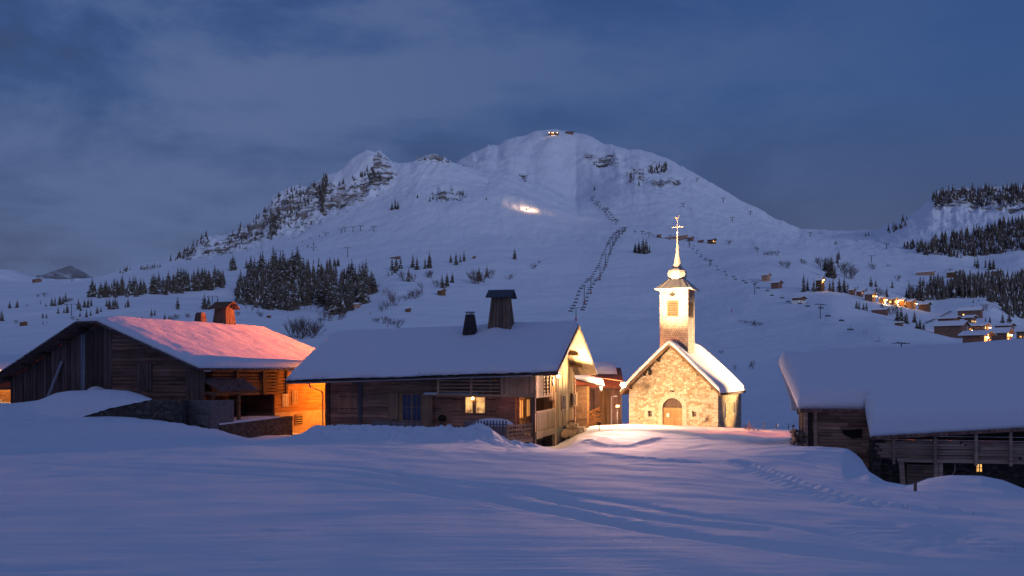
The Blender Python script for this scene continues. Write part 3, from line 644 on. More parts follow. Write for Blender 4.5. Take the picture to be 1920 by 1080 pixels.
    for i in range(24):
        a0 = math.pi*i/24; a1 = math.pi*(i+1)/24; f.add([(dc, .24, zspr+.03), (dc+dr*math.cos(a0), .24, zspr+.03+dr*.97*math.sin(a0)), (dc+dr*math.cos(a1), .24, zspr+.03+dr*.97*math.sin(a1))], [(0, 1, 2)], .55)
    for i in range(1, 10):
        a0 = math.pi*i/10; f.tube((dc+.12*math.cos(a0), .22, zspr+.04+.12*math.sin(a0)), (dc+dr*.95*math.cos(a0), .22, zspr+.03+dr*.93*math.sin(a0)), .016, n=4, shade=1.0)
    f.build('fanlight', M['old_v'], r, Zc)
    # figure in its niche, and a stone basin by the door
    s = MB(); nx_, nz_ = CF.front(1261.3, 740, 0)
    s.lathe([(.085, nz_-.30), (.10, nz_-.22), (.075, nz_-.05), (.10, nz_+.08), (.045, nz_+.13), (.07, nz_+.20), (.055, nz_+.27), (.01, nz_+.30)], nx_, .12, 10, 0, 1)
    s.build('niche_figure', M['iron'], r, Zc, smooth=True)
    s = MB(); bx_, bz_ = CF.front(1320.5, 786, 0); s.lathe([(.05, bz_-.22), (.17, bz_-.15), (.27, bz_+.02), (.30, bz_+.16), (.24, bz_+.16), (.18, bz_+.04)], bx_, -.06, 14, 0, 1)
    s.build('stone_basin', M['limestone'], r, Zc, smooth=True)
    s = MB(); lx, lz = CF.front(1219.5, 698, 0); s.tube((lx, 0, lz+.28), (lx, -.25, lz+.28), .02, shade=1); s.lathe([(.03, lz+.25), (.14, lz+.12), (.13, lz-.12), (.06, lz-.22), (.01, lz-.26)], lx, -.25, 8, 0, 1)
    s.build('wall_lantern', M['iron'], r, Zc)
    # slit windows in the side wall
    for pa, pb, ya, yb in ((1358.3, 1361, 755, 784), (1376.2, 1378.6, 754, 775)):
        t0, zt = CF.side(pa, ya, 0); t1, zb = CF.side(pb, yb, 0); t1 = t0 + .42
        s = MB(); s.box(-.02, .03, t0-.14, t0, zb-.1, zt+.1, 1); s.box(-.02, .03, t1, t1+.14, zb-.1, zt+.1, 1); s.box(-.02, .03, t0, t1, zt, zt+.18, 1); s.box(-.02, .03, t0, t1, zb-.14, zb, 1)
        so = s.build('slit_window', M['limestone'], r, Zc); g = MB(); g.box(-.01, .012, t0, t1, zb, zt, 1); g.build('pane', M['win_dark'], so, Zc)
    # roof
    ro = MB(); y0 = -.85; y1 = L + .2
    for sx in (-1, 1):
        xe = xm + sx*hw; zl = zr - sl*hw
        ro.prism([(xm, zr), (xe, zl), (xe, zl-.11), (xm, zr-.15)], y0, y1, 'y', 1)
        for k in range(1, 4):
            xk = xm + sx*hw*k/3.6; zk = zr - sl*hw*k/3.6 - .13
            ro.box(xk-.09, xk+.09, y0+.05, .1, zk-.2, zk, 1)
    ro_ = ro.build('roof', M['slab'], r, Zc)
    ba = MB()
    for sx in (-1, 1):
        xe = xm + sx*hw; zl = zr - sl*hw
        ba.prism([(xm, zr+.04), (xe+.03*sx, zl+.01), (xe+.03*sx, zl-.18), (xm, zr-.22)], y0-.05, y0-.005, 'y', 1.1)
    ba.build('bargeboard', M['side_v'], ro_, Zc)
    # snow: two slopes met at the ridge
    def mod(U, T):
        a = np.ones_like(U); a *= np.where((U > xm), 1-.12*np.clip((T-3)/8, 0, 1), 1.0); return a
    snow_blanket('roof_snow', r, lambda u, t: zr - sl*math.sqrt((u-xm)**2+.05) + sl*.12, xm-hw-.02, xm+hw+.02, y0-.02, y1+.02, .30, Zc, .14, .30, .05, 3, mod=mod)
    # steeple
    w = 2.25; s0 = .32; cx = -W/2 + .0; x0 = cx-w/2; x1 = cx+w/2; y0 = s0; y1 = s0+2.4; zt = 6.42
    t = MB(); t.box(x0, x1, y0, y1, -1.2, zt, 1); tw = t.build('steeple', M['tower'], r, Zc)
    t = MB(); cy = (y0+y1)/2; hx = 1.46; zs0 = 6.42; zs1 = 7.28; k = .67
    t.hexa([(cx-hx, cy-hx, zs0), (cx+hx, cy-hx, zs0), (cx+hx, cy+hx, zs0), (cx-hx, cy+hx, zs0)], [(cx-hx, cy-hx, zs0+.10), (cx+hx, cy-hx, zs0+.10), (cx+hx, cy+hx, zs0+.10), (cx-hx, cy+hx, zs0+.10)], 1.1)
    t.hexa([(cx-hx, cy-hx, zs0+.10), (cx+hx, cy-hx, zs0+.10), (cx+hx, cy+hx, zs0+.10), (cx-hx, cy+hx, zs0+.10)], [(cx-k, cy-k, zs1), (cx+k, cy-k, zs1), (cx+k, cy+k, zs1), (cx-k, cy+k, zs1)], .9)
    for i in range(-2, 3):
        for s_ in (-1,):
            q0 = cx + i*.55; q1 = cx + i*.26
            t.tube((q0, cy-hx, zs0+.12), (q1, cy-k, zs1+.01), .018, n=4, shade=1.2)
    t.build('steeple_roof', M['tin'], tw, Zc)
    t = MB(); t.lathe([(.60, 7.22), (.70, 7.36), (.76, 7.56), (.76, 7.80), (.70, 8.00), (.56, 8.16), (.40, 8.24), (.37, 8.28)], cx, cy, 8, R(22.5), 1)
    t.build('onion_dome', M['tin'], tw, Zc)
    t = MB(); t.lathe([(.40, 8.26), (.33, 8.42), (.24, 8.8), (.15, 9.5), (.08, 10.3), (.05, 10.95)], cx, cy, 8, R(22.5), 1); t.build('spire', M['tin'], tw, Zc)
    t = MB(); t.lathe([(.02, 10.93), (.10, 10.98), (.13, 11.05), (.10, 11.12), (.02, 11.17)], cx, cy, 10, 0, 1.2); t.tube((cx, cy, 11.1), (cx, cy, 12.1), .035, n=6, shade=1.2)
    t.tube((cx-.40, cy, 11.5), (cx+.40, cy, 11.5), .035, n=6, shade=1.2)
    for dx in (-.40, .40):
        t.lathe([(.01, 11.43), (.07, 11.5), (.01, 11.57)], cx+dx, cy, 8, 0, 1.2)
    t.lathe([(.01, 11.8), (.07, 11.87), (.01, 11.94)], cx, cy, 8, 0, 1.2); t.build('cross', M['tin'], tw, Zc)
    t = MB(); z_ = 12.1; pr = [(-.15, z_+.02), (.02, z_), (.10, z_+.06), (.12, z_+.20), (.20, z_+.24), (.12, z_+.30), (.05, z_+.16), (-.05, z_+.14), (-.14, z_+.26), (-.22, z_+.16)]
    t.prism([(cx+p[0], p[1]) for p in pr], cy-.015, cy+.015, 'y', 1.2); t.build('weathercock', M['tin'], tw, Zc)
    # louvres and diamonds, their shade put in as dark sheets
    for side in (False, True):
        if not side:
            a, zt_ = CF.front(1252, 565.5, y0); b, zb_ = CF.front(1270.8, 592.5, y0); c, cz = CF.front(1260.8, 552, y0)
        else:
            a, zt_ = CF.side(1289.6+1.8, 567, x1); b, zb_ = CF.side(1297.2, 594.5, x1); c, cz = CF.side(1291.4+1, 552, x1); a = y0+.55; b = y1-.75; c = (a+b)/2
        l = MB(); g = MB(); lv = MB(); n = 8
        def bx(mb, p0, p1, q0, q1, e0, e1, s=1.0):
            if side: mb.box(x1+e0, x1+e1, p0, p1, q0, q1, s)
            else: mb.box(p0, p1, y0-e1, y0-e0, q0, q1, s)
        bx(g, a, b, zb_, zt_, .003, .012)
        bx(lv, a-.05, a, zb_, zt_, .003, .06); bx(lv, b, b+.05, zb_, zt_, .003, .06); bx(lv, a-.05, b+.05, zt_, zt_+.05, .003, .06); bx(lv, a-.05, b+.05, zb_-.05, zb_, .003, .06)
        for i in range(n):
            q = zb_ + (zt_-zb_)*(i+.15)/n; h_ = (zt_-zb_)/n*.62
            if side: lv.add([(x1+.06, a, q), (x1+.06, b, q), (x1+.015, b, q+h_), (x1+.015, a, q+h_), (x1+.06, a, q+.02), (x1+.06, b, q+.02)], [(0, 1, 2, 3), (4, 5, 2, 3), (0, 1, 5, 4)], 1)
            else: lv.add([(a, y0-.06, q), (b, y0-.06, q), (b, y0-.015, q+h_), (a, y0-.015, q+h_), (a, y0-.06, q+.02), (b, y0-.06, q+.02)], [(0, 1, 2, 3), (4, 5, 2, 3), (0, 1, 5, 4)], 1)
        lo = lv.build('louvre', M['side_v'], tw, Zc); g.build('louvre_shade_sheet', M['dark'], lo, Zc)  # near-black sheet gives the shade behind the slats
        dm = [(c-.32, cz), (c, cz+.19), (c+.32, cz), (c, cz-.19)]; dmb = MB()
        if side: dmb.prism([(c-.2, cz), (c, cz+.26), (c+.2, cz), (c, cz-.26)], x1+.003, x1+.02, 'x', 1)
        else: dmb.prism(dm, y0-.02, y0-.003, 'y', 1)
        dmb.build('diamond_shade_plate', M['dark'], tw, Zc)  # no hole is cut: a dark plate carries the shade
build_chapel()

# ------------------------------------------------------------------ middle farmhouse
HF = Frame(1.41, 61.0, -13.9); Zh = -5.2
def build_farmhouse():
    r = empty('wooden_farmhouse', (*HF.o, Zh), HF.a); tag(r, 'long brown wooden farmhouse with a snowy roof, pine shutters and a lit porch', 'farmhouse')
    uL = -14.1; T = 13.6; tw = 1.3; t0 = -.8; t1 = 13.75; tr = 6.45; u0 = -15.95; u1 = 1.5
    ze = -.10; zr = 3.02; sl = (zr-ze)/(tr-t0)
    lean = lambda u: .032*min(0, u-u1)
    zf = lambda u, t: zr - sl*abs(t-tr) + lean(u)
    zr_ = lambda t: zr - sl*abs(t-tr)
    # roof slab
    ro = MB(); n = 10
    for i in range(n):
        a = u0+(u1-u0)*i/n; b = u0+(u1-u0)*(i+1)/n - .003
        for (ta, tb) in ((t0, tr), (tr, t1)):
            ro.hexa([(a, ta, zf(a, ta)-.13), (b, ta, zf(b, ta)-.13), (b, tb, zf(b, tb)-.13), (a, tb, zf(a, tb)-.13)],
                    [(a, ta, zf(a, ta)), (b, ta, zf(b, ta)), (b, tb, zf(b, tb)), (a, tb, zf(a, tb))], rnd.uniform(.9, 1.1))
    roof = ro.build('roof', M['slab'], r, Zh)
    so = MB(); k = 22      # pale boards under the gable overhang
    for (ta, tb) in ((t0, tr), (tr, t1)):
        for i in range(k):
            a = ta+(tb-ta)*i/k; b = ta+(tb-ta)*(i+1)/k; s = rnd.uniform(.85, 1.12)
            so.hexa([(.12, a, zr_(a)-.165), (u1-.02, a, zr_(a)-.165), (u1-.02, b-.01, zr_(b)-.165), (.12, b-.01, zr_(b)-.165)], [(.12, a, zr_(a)-.135), (u1-.02, a, zr_(a)-.135), (u1-.02, b-.01, zr_(b)-.135), (.12, b-.01, zr_(b)-.135)], s)
    so.build('soffit', M['soffit'], roof, Zh)
    for t in (.9, 2.8, 4.7, 6.45, 8.2, 10.1, 12.0):
        pu = MB(); pu.box(-.1, .80, t-.09, t+.09, zr_(t)-.37, zr_(t)-.17, rnd.uniform(.9, 1.2)); pu.build('purlin_end', M['side_x'], roof, Zh)
    bg = MB()
    for (ta, tb) in ((t0, tr), (tr, t1)):
        bg.prism([(ta, zr_(ta)+.03), (tb, zr_(tb)+.03), (tb, zr_(tb)-.2), (ta, zr_(ta)-.2)], u1, u1+.045, 'x', .9)
    bg.build('bargeboard', M['slab'], roof, Zh)
    snow_blanket('roof_snow', r, lambda u, t: (zr + lean(u) - sl*math.sqrt((t-tr)**2+.16) + sl*.3), u0-.03, u1-.02, t0-.06, t1+.05, .34, Zh, .17, .55, .07, 12,
                 mod=lambda U, T_: 1 - .82*np.clip(1-(T_-t0)/.5, 0, 1)*(fbm(U*.9, U*0, 2, 77) > .18) - .35*np.clip(1-(T_-t0)/.9, 0, 1)*(.5+.5*fbm(U*2.5, T_*2.5, 2, 5)) + .9*np.exp(-(((U+3.7)/1.0)**2+((T_-5.2)/1.2)**2)))
    gt = MB(); N = 24
    for i in range(N):
        a = u0+(-.0-u0)*i/N; b = u0+(-.0-u0)*(i+1)/N; za = zf(a, t0)-.12; zb = zf(b, t0)-.12
        gt.tube((a, t0-.03, za), (b, t0-.03, zb), .045, n=8, shade=1, cap=True)
    gt.build('gutter', M['steel'], roof, Zh)
    dp = MB(); x, z = HF.front(581, 717, t0); dp.tube((x, t0-.05, z), (x, t0-.02, z-.25), .045, shade=1); x2, z2 = HF.front(598, 733, .9)
    dp.tube((x, t0-.02, z-.25), (x2, tw-.12, z2), .045, shade=1); x3, z3 = HF.front(606.6, 738, tw); dp.tube((x2, tw-.12, z2), (x3, tw-.1, z3), .045, shade=1); dp.tube((x3, tw-.1, z3), (x3, tw-.1, z3-2.2), .045, shade=1)
    dp.build('downpipe', M['steel'], r, Zh)
    # walls
    fw = MB(); logs_x(fw, uL, -1.5, -4.6, -.40, tw, .24, .14, .02); fw.box(uL, -1.3, tw+.001, tw+.2, -4.6, -.45, .7); 
    z_ = -.40
    fw.build('log_wall', M['old_h'], r, Zh)
    lw = MB(); logs_y(lw, tw, T, -4.6, -.6, uL, .24, .14, .02)
    for i in range(40):
        a = tw+(T-tw)*i/40; b = tw+(T-tw)*(i+1)/40-.01; lw.add([(uL+.02, a, -.6), (uL+.02, b, -.6), (uL+.02, b, zr_(b)-.65), (uL+.02, a, zr_(a)-.65)], [(3, 2, 1, 0)], rnd.uniform(.7, 1.2))
    lw.build('end_wall', M['old_h'], r, Zh)
    bw = MB(); bw.box(uL, 0, T-.15, T, -4.6, -.45, 1); bw.build('back_wall', M['old_h'], r, Zh)
    # gable wall towards the chapel
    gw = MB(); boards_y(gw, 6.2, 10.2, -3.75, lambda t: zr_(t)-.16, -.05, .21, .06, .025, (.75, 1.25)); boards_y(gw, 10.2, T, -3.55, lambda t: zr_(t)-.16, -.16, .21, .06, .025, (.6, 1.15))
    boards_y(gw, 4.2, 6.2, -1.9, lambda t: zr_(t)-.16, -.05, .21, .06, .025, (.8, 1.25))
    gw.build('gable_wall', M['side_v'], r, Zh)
    lat = MB()        # slatted loft in the gable
    for i in range(9):
        z = -1.30 + i*.22; lat.box(-.09, -.03, 2.1, 4.2, z, z+.12, rnd.uniform(.8, 1.2))
    for t in (2.1, 3.15, 4.15): lat.box(-.03, .05, t, t+.12, -1.5, zr_(t)-.2, 1.2)
    lat.build('slatted_loft', M['side_x'], r, Zh)
    inn = MB(); inn.box(-.5, -.45, 2.0, 4.3, -1.5, .6, .9); inn.build('loft_back', M['side_v'], r, Zh)
    st = MB(); st.box(-1.0, -.02, 6.3, T+.1, -5.1, -3.76, 1); st.box(-6.0, -.9, 1.6, 6.3, -5.1, -3.72, 1)
    st.build('stone_base', M['rubble_dark'], r, Zh)
    # loft windows and shutters in the gable
    for pa, pb, ya, yb in ((1051.5, 1058.5, 741, 768), (1072, 1077.5, 738, 761)):
        a, zt = HF.side(pa, ya, 0); b, zb = HF.side(pb, yb, 0)
        wf = window(r, 'window_frame', a, b, zb, zt, .01, 2, M['win_dark'], M['side_v'], Zh, .07, .07, 0, True)
        shutter(r, b+.05, b+.05+(b-a)*.7, zb-.05, zt+.05, .02, M['side_v'], Zh, False, True)
    # front band: slatted loft balcony and upright boards
    ub, zb = HF.front(820, 741.5, 0); ux, _ = HF.front(943, 741, 0); zb2 = HF.front(1003, 742, 0)[1]; ztop = -.30
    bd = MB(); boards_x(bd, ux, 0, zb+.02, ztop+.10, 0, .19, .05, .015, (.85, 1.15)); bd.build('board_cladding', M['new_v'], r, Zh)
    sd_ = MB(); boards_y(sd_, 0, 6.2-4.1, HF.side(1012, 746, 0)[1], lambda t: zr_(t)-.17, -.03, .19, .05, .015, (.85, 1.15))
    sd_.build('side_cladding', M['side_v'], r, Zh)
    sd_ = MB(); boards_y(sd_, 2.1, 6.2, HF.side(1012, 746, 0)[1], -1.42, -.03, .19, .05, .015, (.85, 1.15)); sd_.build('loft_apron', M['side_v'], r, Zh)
    be = MB(); be.box(ub, 0, -.08, .08, zb-.06, zb+.10, 1.0); be.box(ub, 0, -.05, .08, ztop, ztop+.14, .9); be.build('balcony_beam', M['new_h'], r, Zh)
    for px in (822.3, 884, 941.5):
        x, _ = HF.front(px, 720, 0); p = MB(); p.box(x-.07, x+.07, -.10, .06, zb+.10, ztop, 1.1); p.build('balcony_post', M['new_v'], r, Zh)
    sl_ = MB()
    for i in range(5):
        z = zb + .22 + i*.215; sl_.box(ub+.1, ux, -.03, .03, z, z+.085, rnd.uniform(.85, 1.1))
    for px in (903.5, 919.5): 
        x, _ = HF.front(px, 720, 0); sl_.box(x-.05, x+.05, .05, .10, zb+.1, ztop, .7)
    for i in range(5):
        z = zb + .30 + i*.215; sl_.box(HF.front(888, 720, 0)[0], ux, .25, .29, z, z+.07, .6)
    sl_.build('balcony_slat', M['new_h'], r, Zh)
    fl = MB(); fl.box(ub, 0, .06, tw-.15, zb-.03, zb+.03, 1); fl.build('balcony_floor', M['old_h'], r, Zh)
    s = MB(); xa, za = HF.front(799, 738.5, .7); s.box(xa, ub-.02, .2, tw-.1, zb-.02, zb+.05, 1); s.build('canopy_board', M['old_h'], r, Zh)
    snow_blanket('ledge_snow', r, lambda u, t: zb+.05, xa, ux-1.6, .12, tw-.2, .10, Zh, .1, .12, .02, 40)
    # posts of the wall
    p = MB(); x, _ = HF.front(677.5, 750, tw); p.box(x-.11, x+.11, tw-.26, tw-.14, -3.3, -.6, .7); p.build('wall_post', M['grey_plank'], r, Zh)
    p = MB(); p.box(uL-.02, uL+.26, tw-.30, tw-.12, -4.5, -.7, .8); p.build('corner_post', M['old_v'], r, Zh)
    # closed shutters
    xa, za = HF.front(635.5, 738, tw-.14); xb, zb_ = HF.front(673, 772, tw-.14)
    f = MB(); f.box(xa-.05, xb+.02, tw-.17, tw-.14, zb_-.05, za+.05, 1.1); fo = f.build('shutter_frame', M['shutter'], r, Zh)
    mid_ = HF.front(656.5, 750, tw-.14)[0]; shutter(r, xa+.03, mid_-.01, zb_, za, tw-.175, M['shutter'], Zh); shutter(r, mid_+.01, xb-.02, zb_, za, tw-.175, M['shutter'], Zh)
    # french window with open shutters
    xa, za = HF.front(754, 737.5, tw-.14); xb, zb_ = HF.front(791, 790, tw-.14)
    window(r, 'french_window', xa, xb, zb_, za, tw-.16, 2, M['win_blue'], M['shutter'], Zh, .06, .05, 1)
    c_ = MB(); c_.box(xa-.18, xa, tw-.2, tw-.15, zb_, za, 1.3); c_.build('door_jamb', M['oak'], r, Zh)
    x0, zt = HF.front(728, 737.5, tw-.14); x1, zl = HF.front(747, 780, tw-.14); shutter(r, x0, x1, zl-.2, zt, tw-.17, M['shutter'], Zh, False)
    x0, zt = HF.front(790.5, 740, .9); x1, zl = HF.front(811, 801, .9); shutter(r, x0, x1, zl, zt, .95, M['shutter'], Zh, False)
    # lit kitchen window with open shutters
    xa, za = HF.front(872, 743, tw-.14); xb, zb_ = HF.front(911.5, 776, tw-.14)
    wo = window(r, 'lit_window', xa, xb, zb_, za, tw-.16, 2, M['win_room'], M['shutter'], Zh, .06, .06, 0)
    for px, w_, m_ in ((886.5, .30, 'win_dark'),):
        g = MB(); x, _ = HF.front(px+4, 750, tw-.14); g.box(x-.14, x+.10, tw-.215, tw-.205, zb_+.06, za-.06, .8); g.build('curtain', M['shutter'], wo, Zh)
    g = MB(); x, z = HF.front(886.8, 747.5, tw-.2); g.lathe([(.01, z+.10), (.07, z+.05), (.09, z-.03), (.02, z-.05)], x, tw-.26, 10, 0, 1); g.build('hanging_lamp', M['bulb_s'], wo, Zh)
    x0, zt = HF.front(847, 743.5, tw-.14); x1, zl = HF.front(867.5, 777, tw-.14); shutter(r, x0, x1, zl, zt, tw-.17, M['shutter'], Zh)
    x0, zt = HF.front(913, 743.5, tw-.14); x1, zl = HF.front(933.5, 777, tw-.14); shutter(r, x0, x1, zl, zt, tw-.17, M['shutter'], Zh)
    # open porch at the corner
    fz = HF.side(1015, 811, 0)[1]; po = MB(); po.box(-1.6, .02, -.05, 6.2, fz-.22, fz-.04, 1); po.build('porch_floor', M['new_h'], r, Zh)
    rl = MB(); zt = HF.side(1014, 772, 0)[1]; rl.box(-.04, .05, .05, 6.0, zt-.05, zt+.07, 1.1); rl.box(-.06, .06, 0, 6.2, fz-.30, fz+.12, 1.0); ro2 = rl.build('porch_rail', M['side_x'], r, Zh)
    rb = MB(); boards_y(rb, .25, 5.9, fz+.14, zt-.05, -.02, .15, .03, .005, (.85, 1.15)); rb.build('baluster', M['side_v'], ro2, Zh)
    for (x, y, zb_, zt_) in ((-.10, -.02, -5.0, -1.4), (-.08, 6.0, -5.0, -1.4)):
        p = MB(); p.box(x-.13, x+.10, y-.02, y+.20, zb_, zt_, 1.0); p.build('porch_post', M['new_v'], r, Zh)
    bw = MB(); boards_x(bw, -1.6, 0, fz, -1.42, 6.15, .2, .05); bw.build('porch_back', M['old_v'], r, Zh)
    iw = MB(); logs_y(iw, tw, 6.2, fz, -1.4, -1.62, .24, .1, .01, (.9, 1.4)); iw.build('porch_inner_wall', M['new_h'], r, Zh)
    ce = MB(); ce.box(-1.6, -.05, 0, 6.2, -1.44, -1.38, 1.0); ce.build('porch_ceiling', M['new_h'], r, Zh)
    for ya, yb in ((2.0, 3.0), (3.9, 4.9)): window(r, 'porch_window', ya, yb, -3.0, -1.75, -1.52, 2, M['win_warm2'], M['oak'], Zh, .08, .07, 0, True)
    fp = MB(); x, z0_ = HF.front(1006.5, 740, 0); fp.box(-.28, -.02, -.06, .05, -4.9, -1.35, .75); fp.build('cladding_post', M['old_v'], r, Zh)
    la = MB(); t, z = HF.side(1018.5, 754, -.3); t = 1.5; X = -.5; la.box(X-.12, X+.12, t-.12, t+.12, -1.62, -1.56, .5); la.lathe([(.13, -1.98), (.15, -1.95), (.12, -1.72), (.03, -1.60)], X, t, 10, 0, 1)
    lo = la.build('porch_lantern', M['iron'], r, Zh); la = MB(); la.lathe([(.02, -2.12), (.10, -2.08), (.12, -2.02), (.08, -1.99)], X, t, 10, 0, 1); la.build('bulb', M['bulb_s'], lo, Zh)
    X_, Y_ = HF.w(X, t); lamp('porch_light', (X_, Y_, -2.25), 55, (1, .52, .18), .1)
    # ornament on the cladding (old sledge horn)
    t, z = HF.side(1035.5, 715, 0); o = MB(); pp = [(-.22, .48), (-.05, .36), (.10, .42), (.14, .15), (.05, -.05), (.16, -.30), (.05, -.46), (-.12, -.38), (-.28, -.20), (-.34, .05), (-.2, .2)]
    tc_ = 4.9; o.prism([(tc_+a*.9, z+b*.62) for a, b in pp], .03, .12, 'x', 1); o.build('wall_ornament', M['iron'], r, Zh)
    # chimneys
    x, z = HF.front(940, 600, 5.2)
    tower_chimney(r, x, 5.2, z-.7, HF.front(940, 556, 5.2)[1], .80, .56, .60, .42, (.34, .50, .32), Zh, M['chimney'], M['slate'], label='large boarded chimney under a slate blue gabled hood')
    x, z = HF.front(881.5, 616, 4.6); zt = HF.front(881.5, 591.5, 4.6)[1]
    ch = tower_chimney(r, x, 4.6, z-.4, zt, .44, .27, .36, .22, None, Zh, M['chim_dark'], M['slate'], label='small dark chimney with an open iron cap')
    cp = MB(); cp.box(x-.27, x+.27, 4.36, 4.84, zt-.02, zt+.03, 1)
    for dx in (-.2, -.08, .06, .2):
        for dy in (-.18, .18): cp.box(x+dx-.022, x+dx+.022, 4.6+dy-.02, 4.6+dy+.02, zt+.03, zt+.20, 1)
    cp.box(x-.30, x+.28, 4.38, 4.82, zt+.20, zt+.235, 1); cp.build('chimney_cap', M['iron'], ch, Zh)
    # terrace in front of the porch
    te = MB(); ta = -2.6; xl, _ = HF.front(880, 800, ta); xr, _ = HF.front(952, 820, ta)
    te.box(xl-4, xr, ta, tw-.2, -4.12, -3.98, 1); te.box(xr, 0-.3, -.3, tw-.2, -4.10, -3.98, 1)
    te.build('terrace_deck', M['grey_h'], r, Zh)
build_farmhouse()
def pickets(px0, px1, t, ytop, name_label, n, zb_off=.85, slope=0.0, h=.85):
    x0, z0 = HF.front(px0, ytop, t); x1, _ = HF.front(px1, ytop, t); wx, wy = HF.w(x0, t); gzv = z0 - h
    r = empty('picket_fence', (wx, wy, gzv), HF.a); tag(r, name_label, 'fence')
    p = MB(); L = x1-x0
    for i in range(n):
        x = L*i/(n-1); hh = h + rnd.uniform(-.03, .03) - slope*x; w_ = .05
        p.prism([(x-w_, -.25-slope*x), (x+w_, -.25-slope*x), (x+w_, hh-.06), (x, hh), (x-w_, hh-.06)], -.015, .012, 'y', rnd.uniform(.8, 1.2))
    p.build('picket', M['grey_plank'], r)
    q = MB()
    for z in (.16, .56): q.hexa([(0, .014, z), (L, .014, z-slope*L), (L, .05, z-slope*L), (0, .05, z)], [(0, .014, z+.07), (L, .014, z-slope*L+.07), (L, .05, z-slope*L+.07), (0, .05, z+.07)], 1)
    q.build('rail', M['grey_plank'], r)
    return r
pickets(700, 789, -1.2, 788, 'low grey picket fence in the snow below the french window', 17)
pickets(873, 949, -2.6, 787, 'low grey picket fence on the terrace beside the snow covered table', 14)
def lattice():
    x0, z0 = HF.front(951, 788, -2.6); wx, wy = HF.w(x0, -2.6); r = empty('slatted_railing', (wx, wy, -4.2), 0)
    x1, z1 = HF.front(997, 783, .0); ex, ey = HF.w(x1, 0.0); d = Vector((ex-wx, ey-wy, 0)); r.rotation_euler = (0, 0, math.atan2(d.y, d.x)); L = d.length
    tag(r, 'slatted wooden railing with posts climbing from the terrace to the porch', 'railing')
    s = MB()
    for i in range(4):
        z = .22+i*.24; s.box(.04, L, -.02, .02, z, z+.13, rnd.uniform(.85, 1.15))
    for i in range(7): s.box(.2+i*(L-.3)/7, .3+i*(L-.3)/7, .021, .05, .2, 1.05, .9)
    s.build('slat', M['new_h'], r)
    for i in range(4):
        p = MB(); x = L*i/3; p.box(x-.05, x+.05, -.06, .06, -.5, 1.12, 1.0); p.build('post', M['new_v'], r)
    b = MB(); b.box(0, L, -.09, -.03, -.02, .2, 1.2); b.build('edge_beam', M['new_h'], r)
lattice()
def dome(name, label, cat, cx, cy, rx, ry, z0, h, kind=None, seed=0, pw=2.0, mat_='snow', rz=0):
    n = 30; vs = []; fs = []
    for i in range(n+1):
        for j in range(n+1):
            a = -1+2*i/n; b = -1+2*j/n; e = min(1, (abs(a)**pw + abs(b)**pw)); k = (1-e)**.55
            vs.append((a*rx*1.02, b*ry*1.02, h*k + .03*k*float(fbm(np.array(a*2.), np.array(b*2.), 3, seed))))
    for i in range(n):
        for j in range(n):
            q = (i*(n+1)+j, (i+1)*(n+1)+j, (i+1)*(n+1)+j+1, i*(n+1)+j+1)
            if max(vs[p][2] for p in q) > .004: fs.append(q)
    me = bpy.data.meshes.new(name); me.from_pydata(vs, [], fs); me.materials.append(M[mat_]); me.polygons.foreach_set('use_smooth', np.ones(len(fs), dtype=bool)); me.update()
    o = bpy.data.objects.new(name, me); C.objects.link(o); o.location = (cx, cy, z0); o.rotation_euler = (0, 0, rz); tag(o, label, cat, None, kind); return o
def table_():
    x, z = HF.front(924, 788, -1.6); wx, wy = HF.w(x, -1.6); r = empty('terrace_table', (wx, wy, -3.98), HF.a); tag(r, 'wooden terrace table hidden under a rounded cap of snow', 'table')
    t = MB(); t.box(-1.15, 1.15, -.45, .45, .66, .74, 1); t.build('table_top', M['grey_h'], r)
    for a in (-1.0, 1.0):
        for b in (-.35, .35): l = MB(); l.box(a-.05, a+.05, b-.05, b+.05, 0, .66, 1); l.build('leg', M['grey_h'], r)
    s = dome('snow_cap', None, None, 0, 0, 1.25, .62, .74, .46, seed=5, pw=2.4); s.parent = r
table_()
def small_things():
    x, z = HF.front(829, 771, .9); wx, wy = HF.w(x, .9); r = empty('barbecue', (wx, wy, -4.1), HF.a); tag(r, 'black kettle barbecue against the wall left of the lit window', 'barbecue')
    b = MB(); b.lathe([(.05, .98), (.22, 1.0), (.26, 1.12), (.27, 1.17), (.22, 1.30), (.08, 1.36), (.02, 1.37)], 0, 0, 14, 0, 1); b.build('bowl', M['iron'], r, smooth=True)
    for a in (0, 2.1, 4.2): l = MB(); l.tube((.12*math.cos(a), .12*math.sin(a), 1.02), (.26*math.cos(a), .26*math.sin(a), 0), .015, n=5, shade=1); l.build('leg', M['iron'], r)
    x, z = HF.front(837.5, 797, .8); wx, wy = HF.w(x, .8); c = MB(); c.box(-.42, .42, -.22, .22, 0, .04, .9)
    for i in range(4): c.box(-.42, .42, -.24, -.2, .04+.1*i, .12+.1*i, rnd.uniform(.9, 1.1)); c.box(-.42, .42, .2, .24, .04+.1*i, .12+.1*i, 1)
    for s in (-1, 1): c.box(s*.42-.02, s*.42+.02, -.2, .2, .04, .43, 1)
    c.box(-.45, .45, -.26, .26, .44, .48, 1.1)
    o = c.build('wooden_chest', M['shutter'], None); o.location = (wx, wy, -3.95); o.rotation_euler = (0, 0, HF.a); tag(o, 'low pine chest under the wall below the barbecue', 'chest')
small_things()
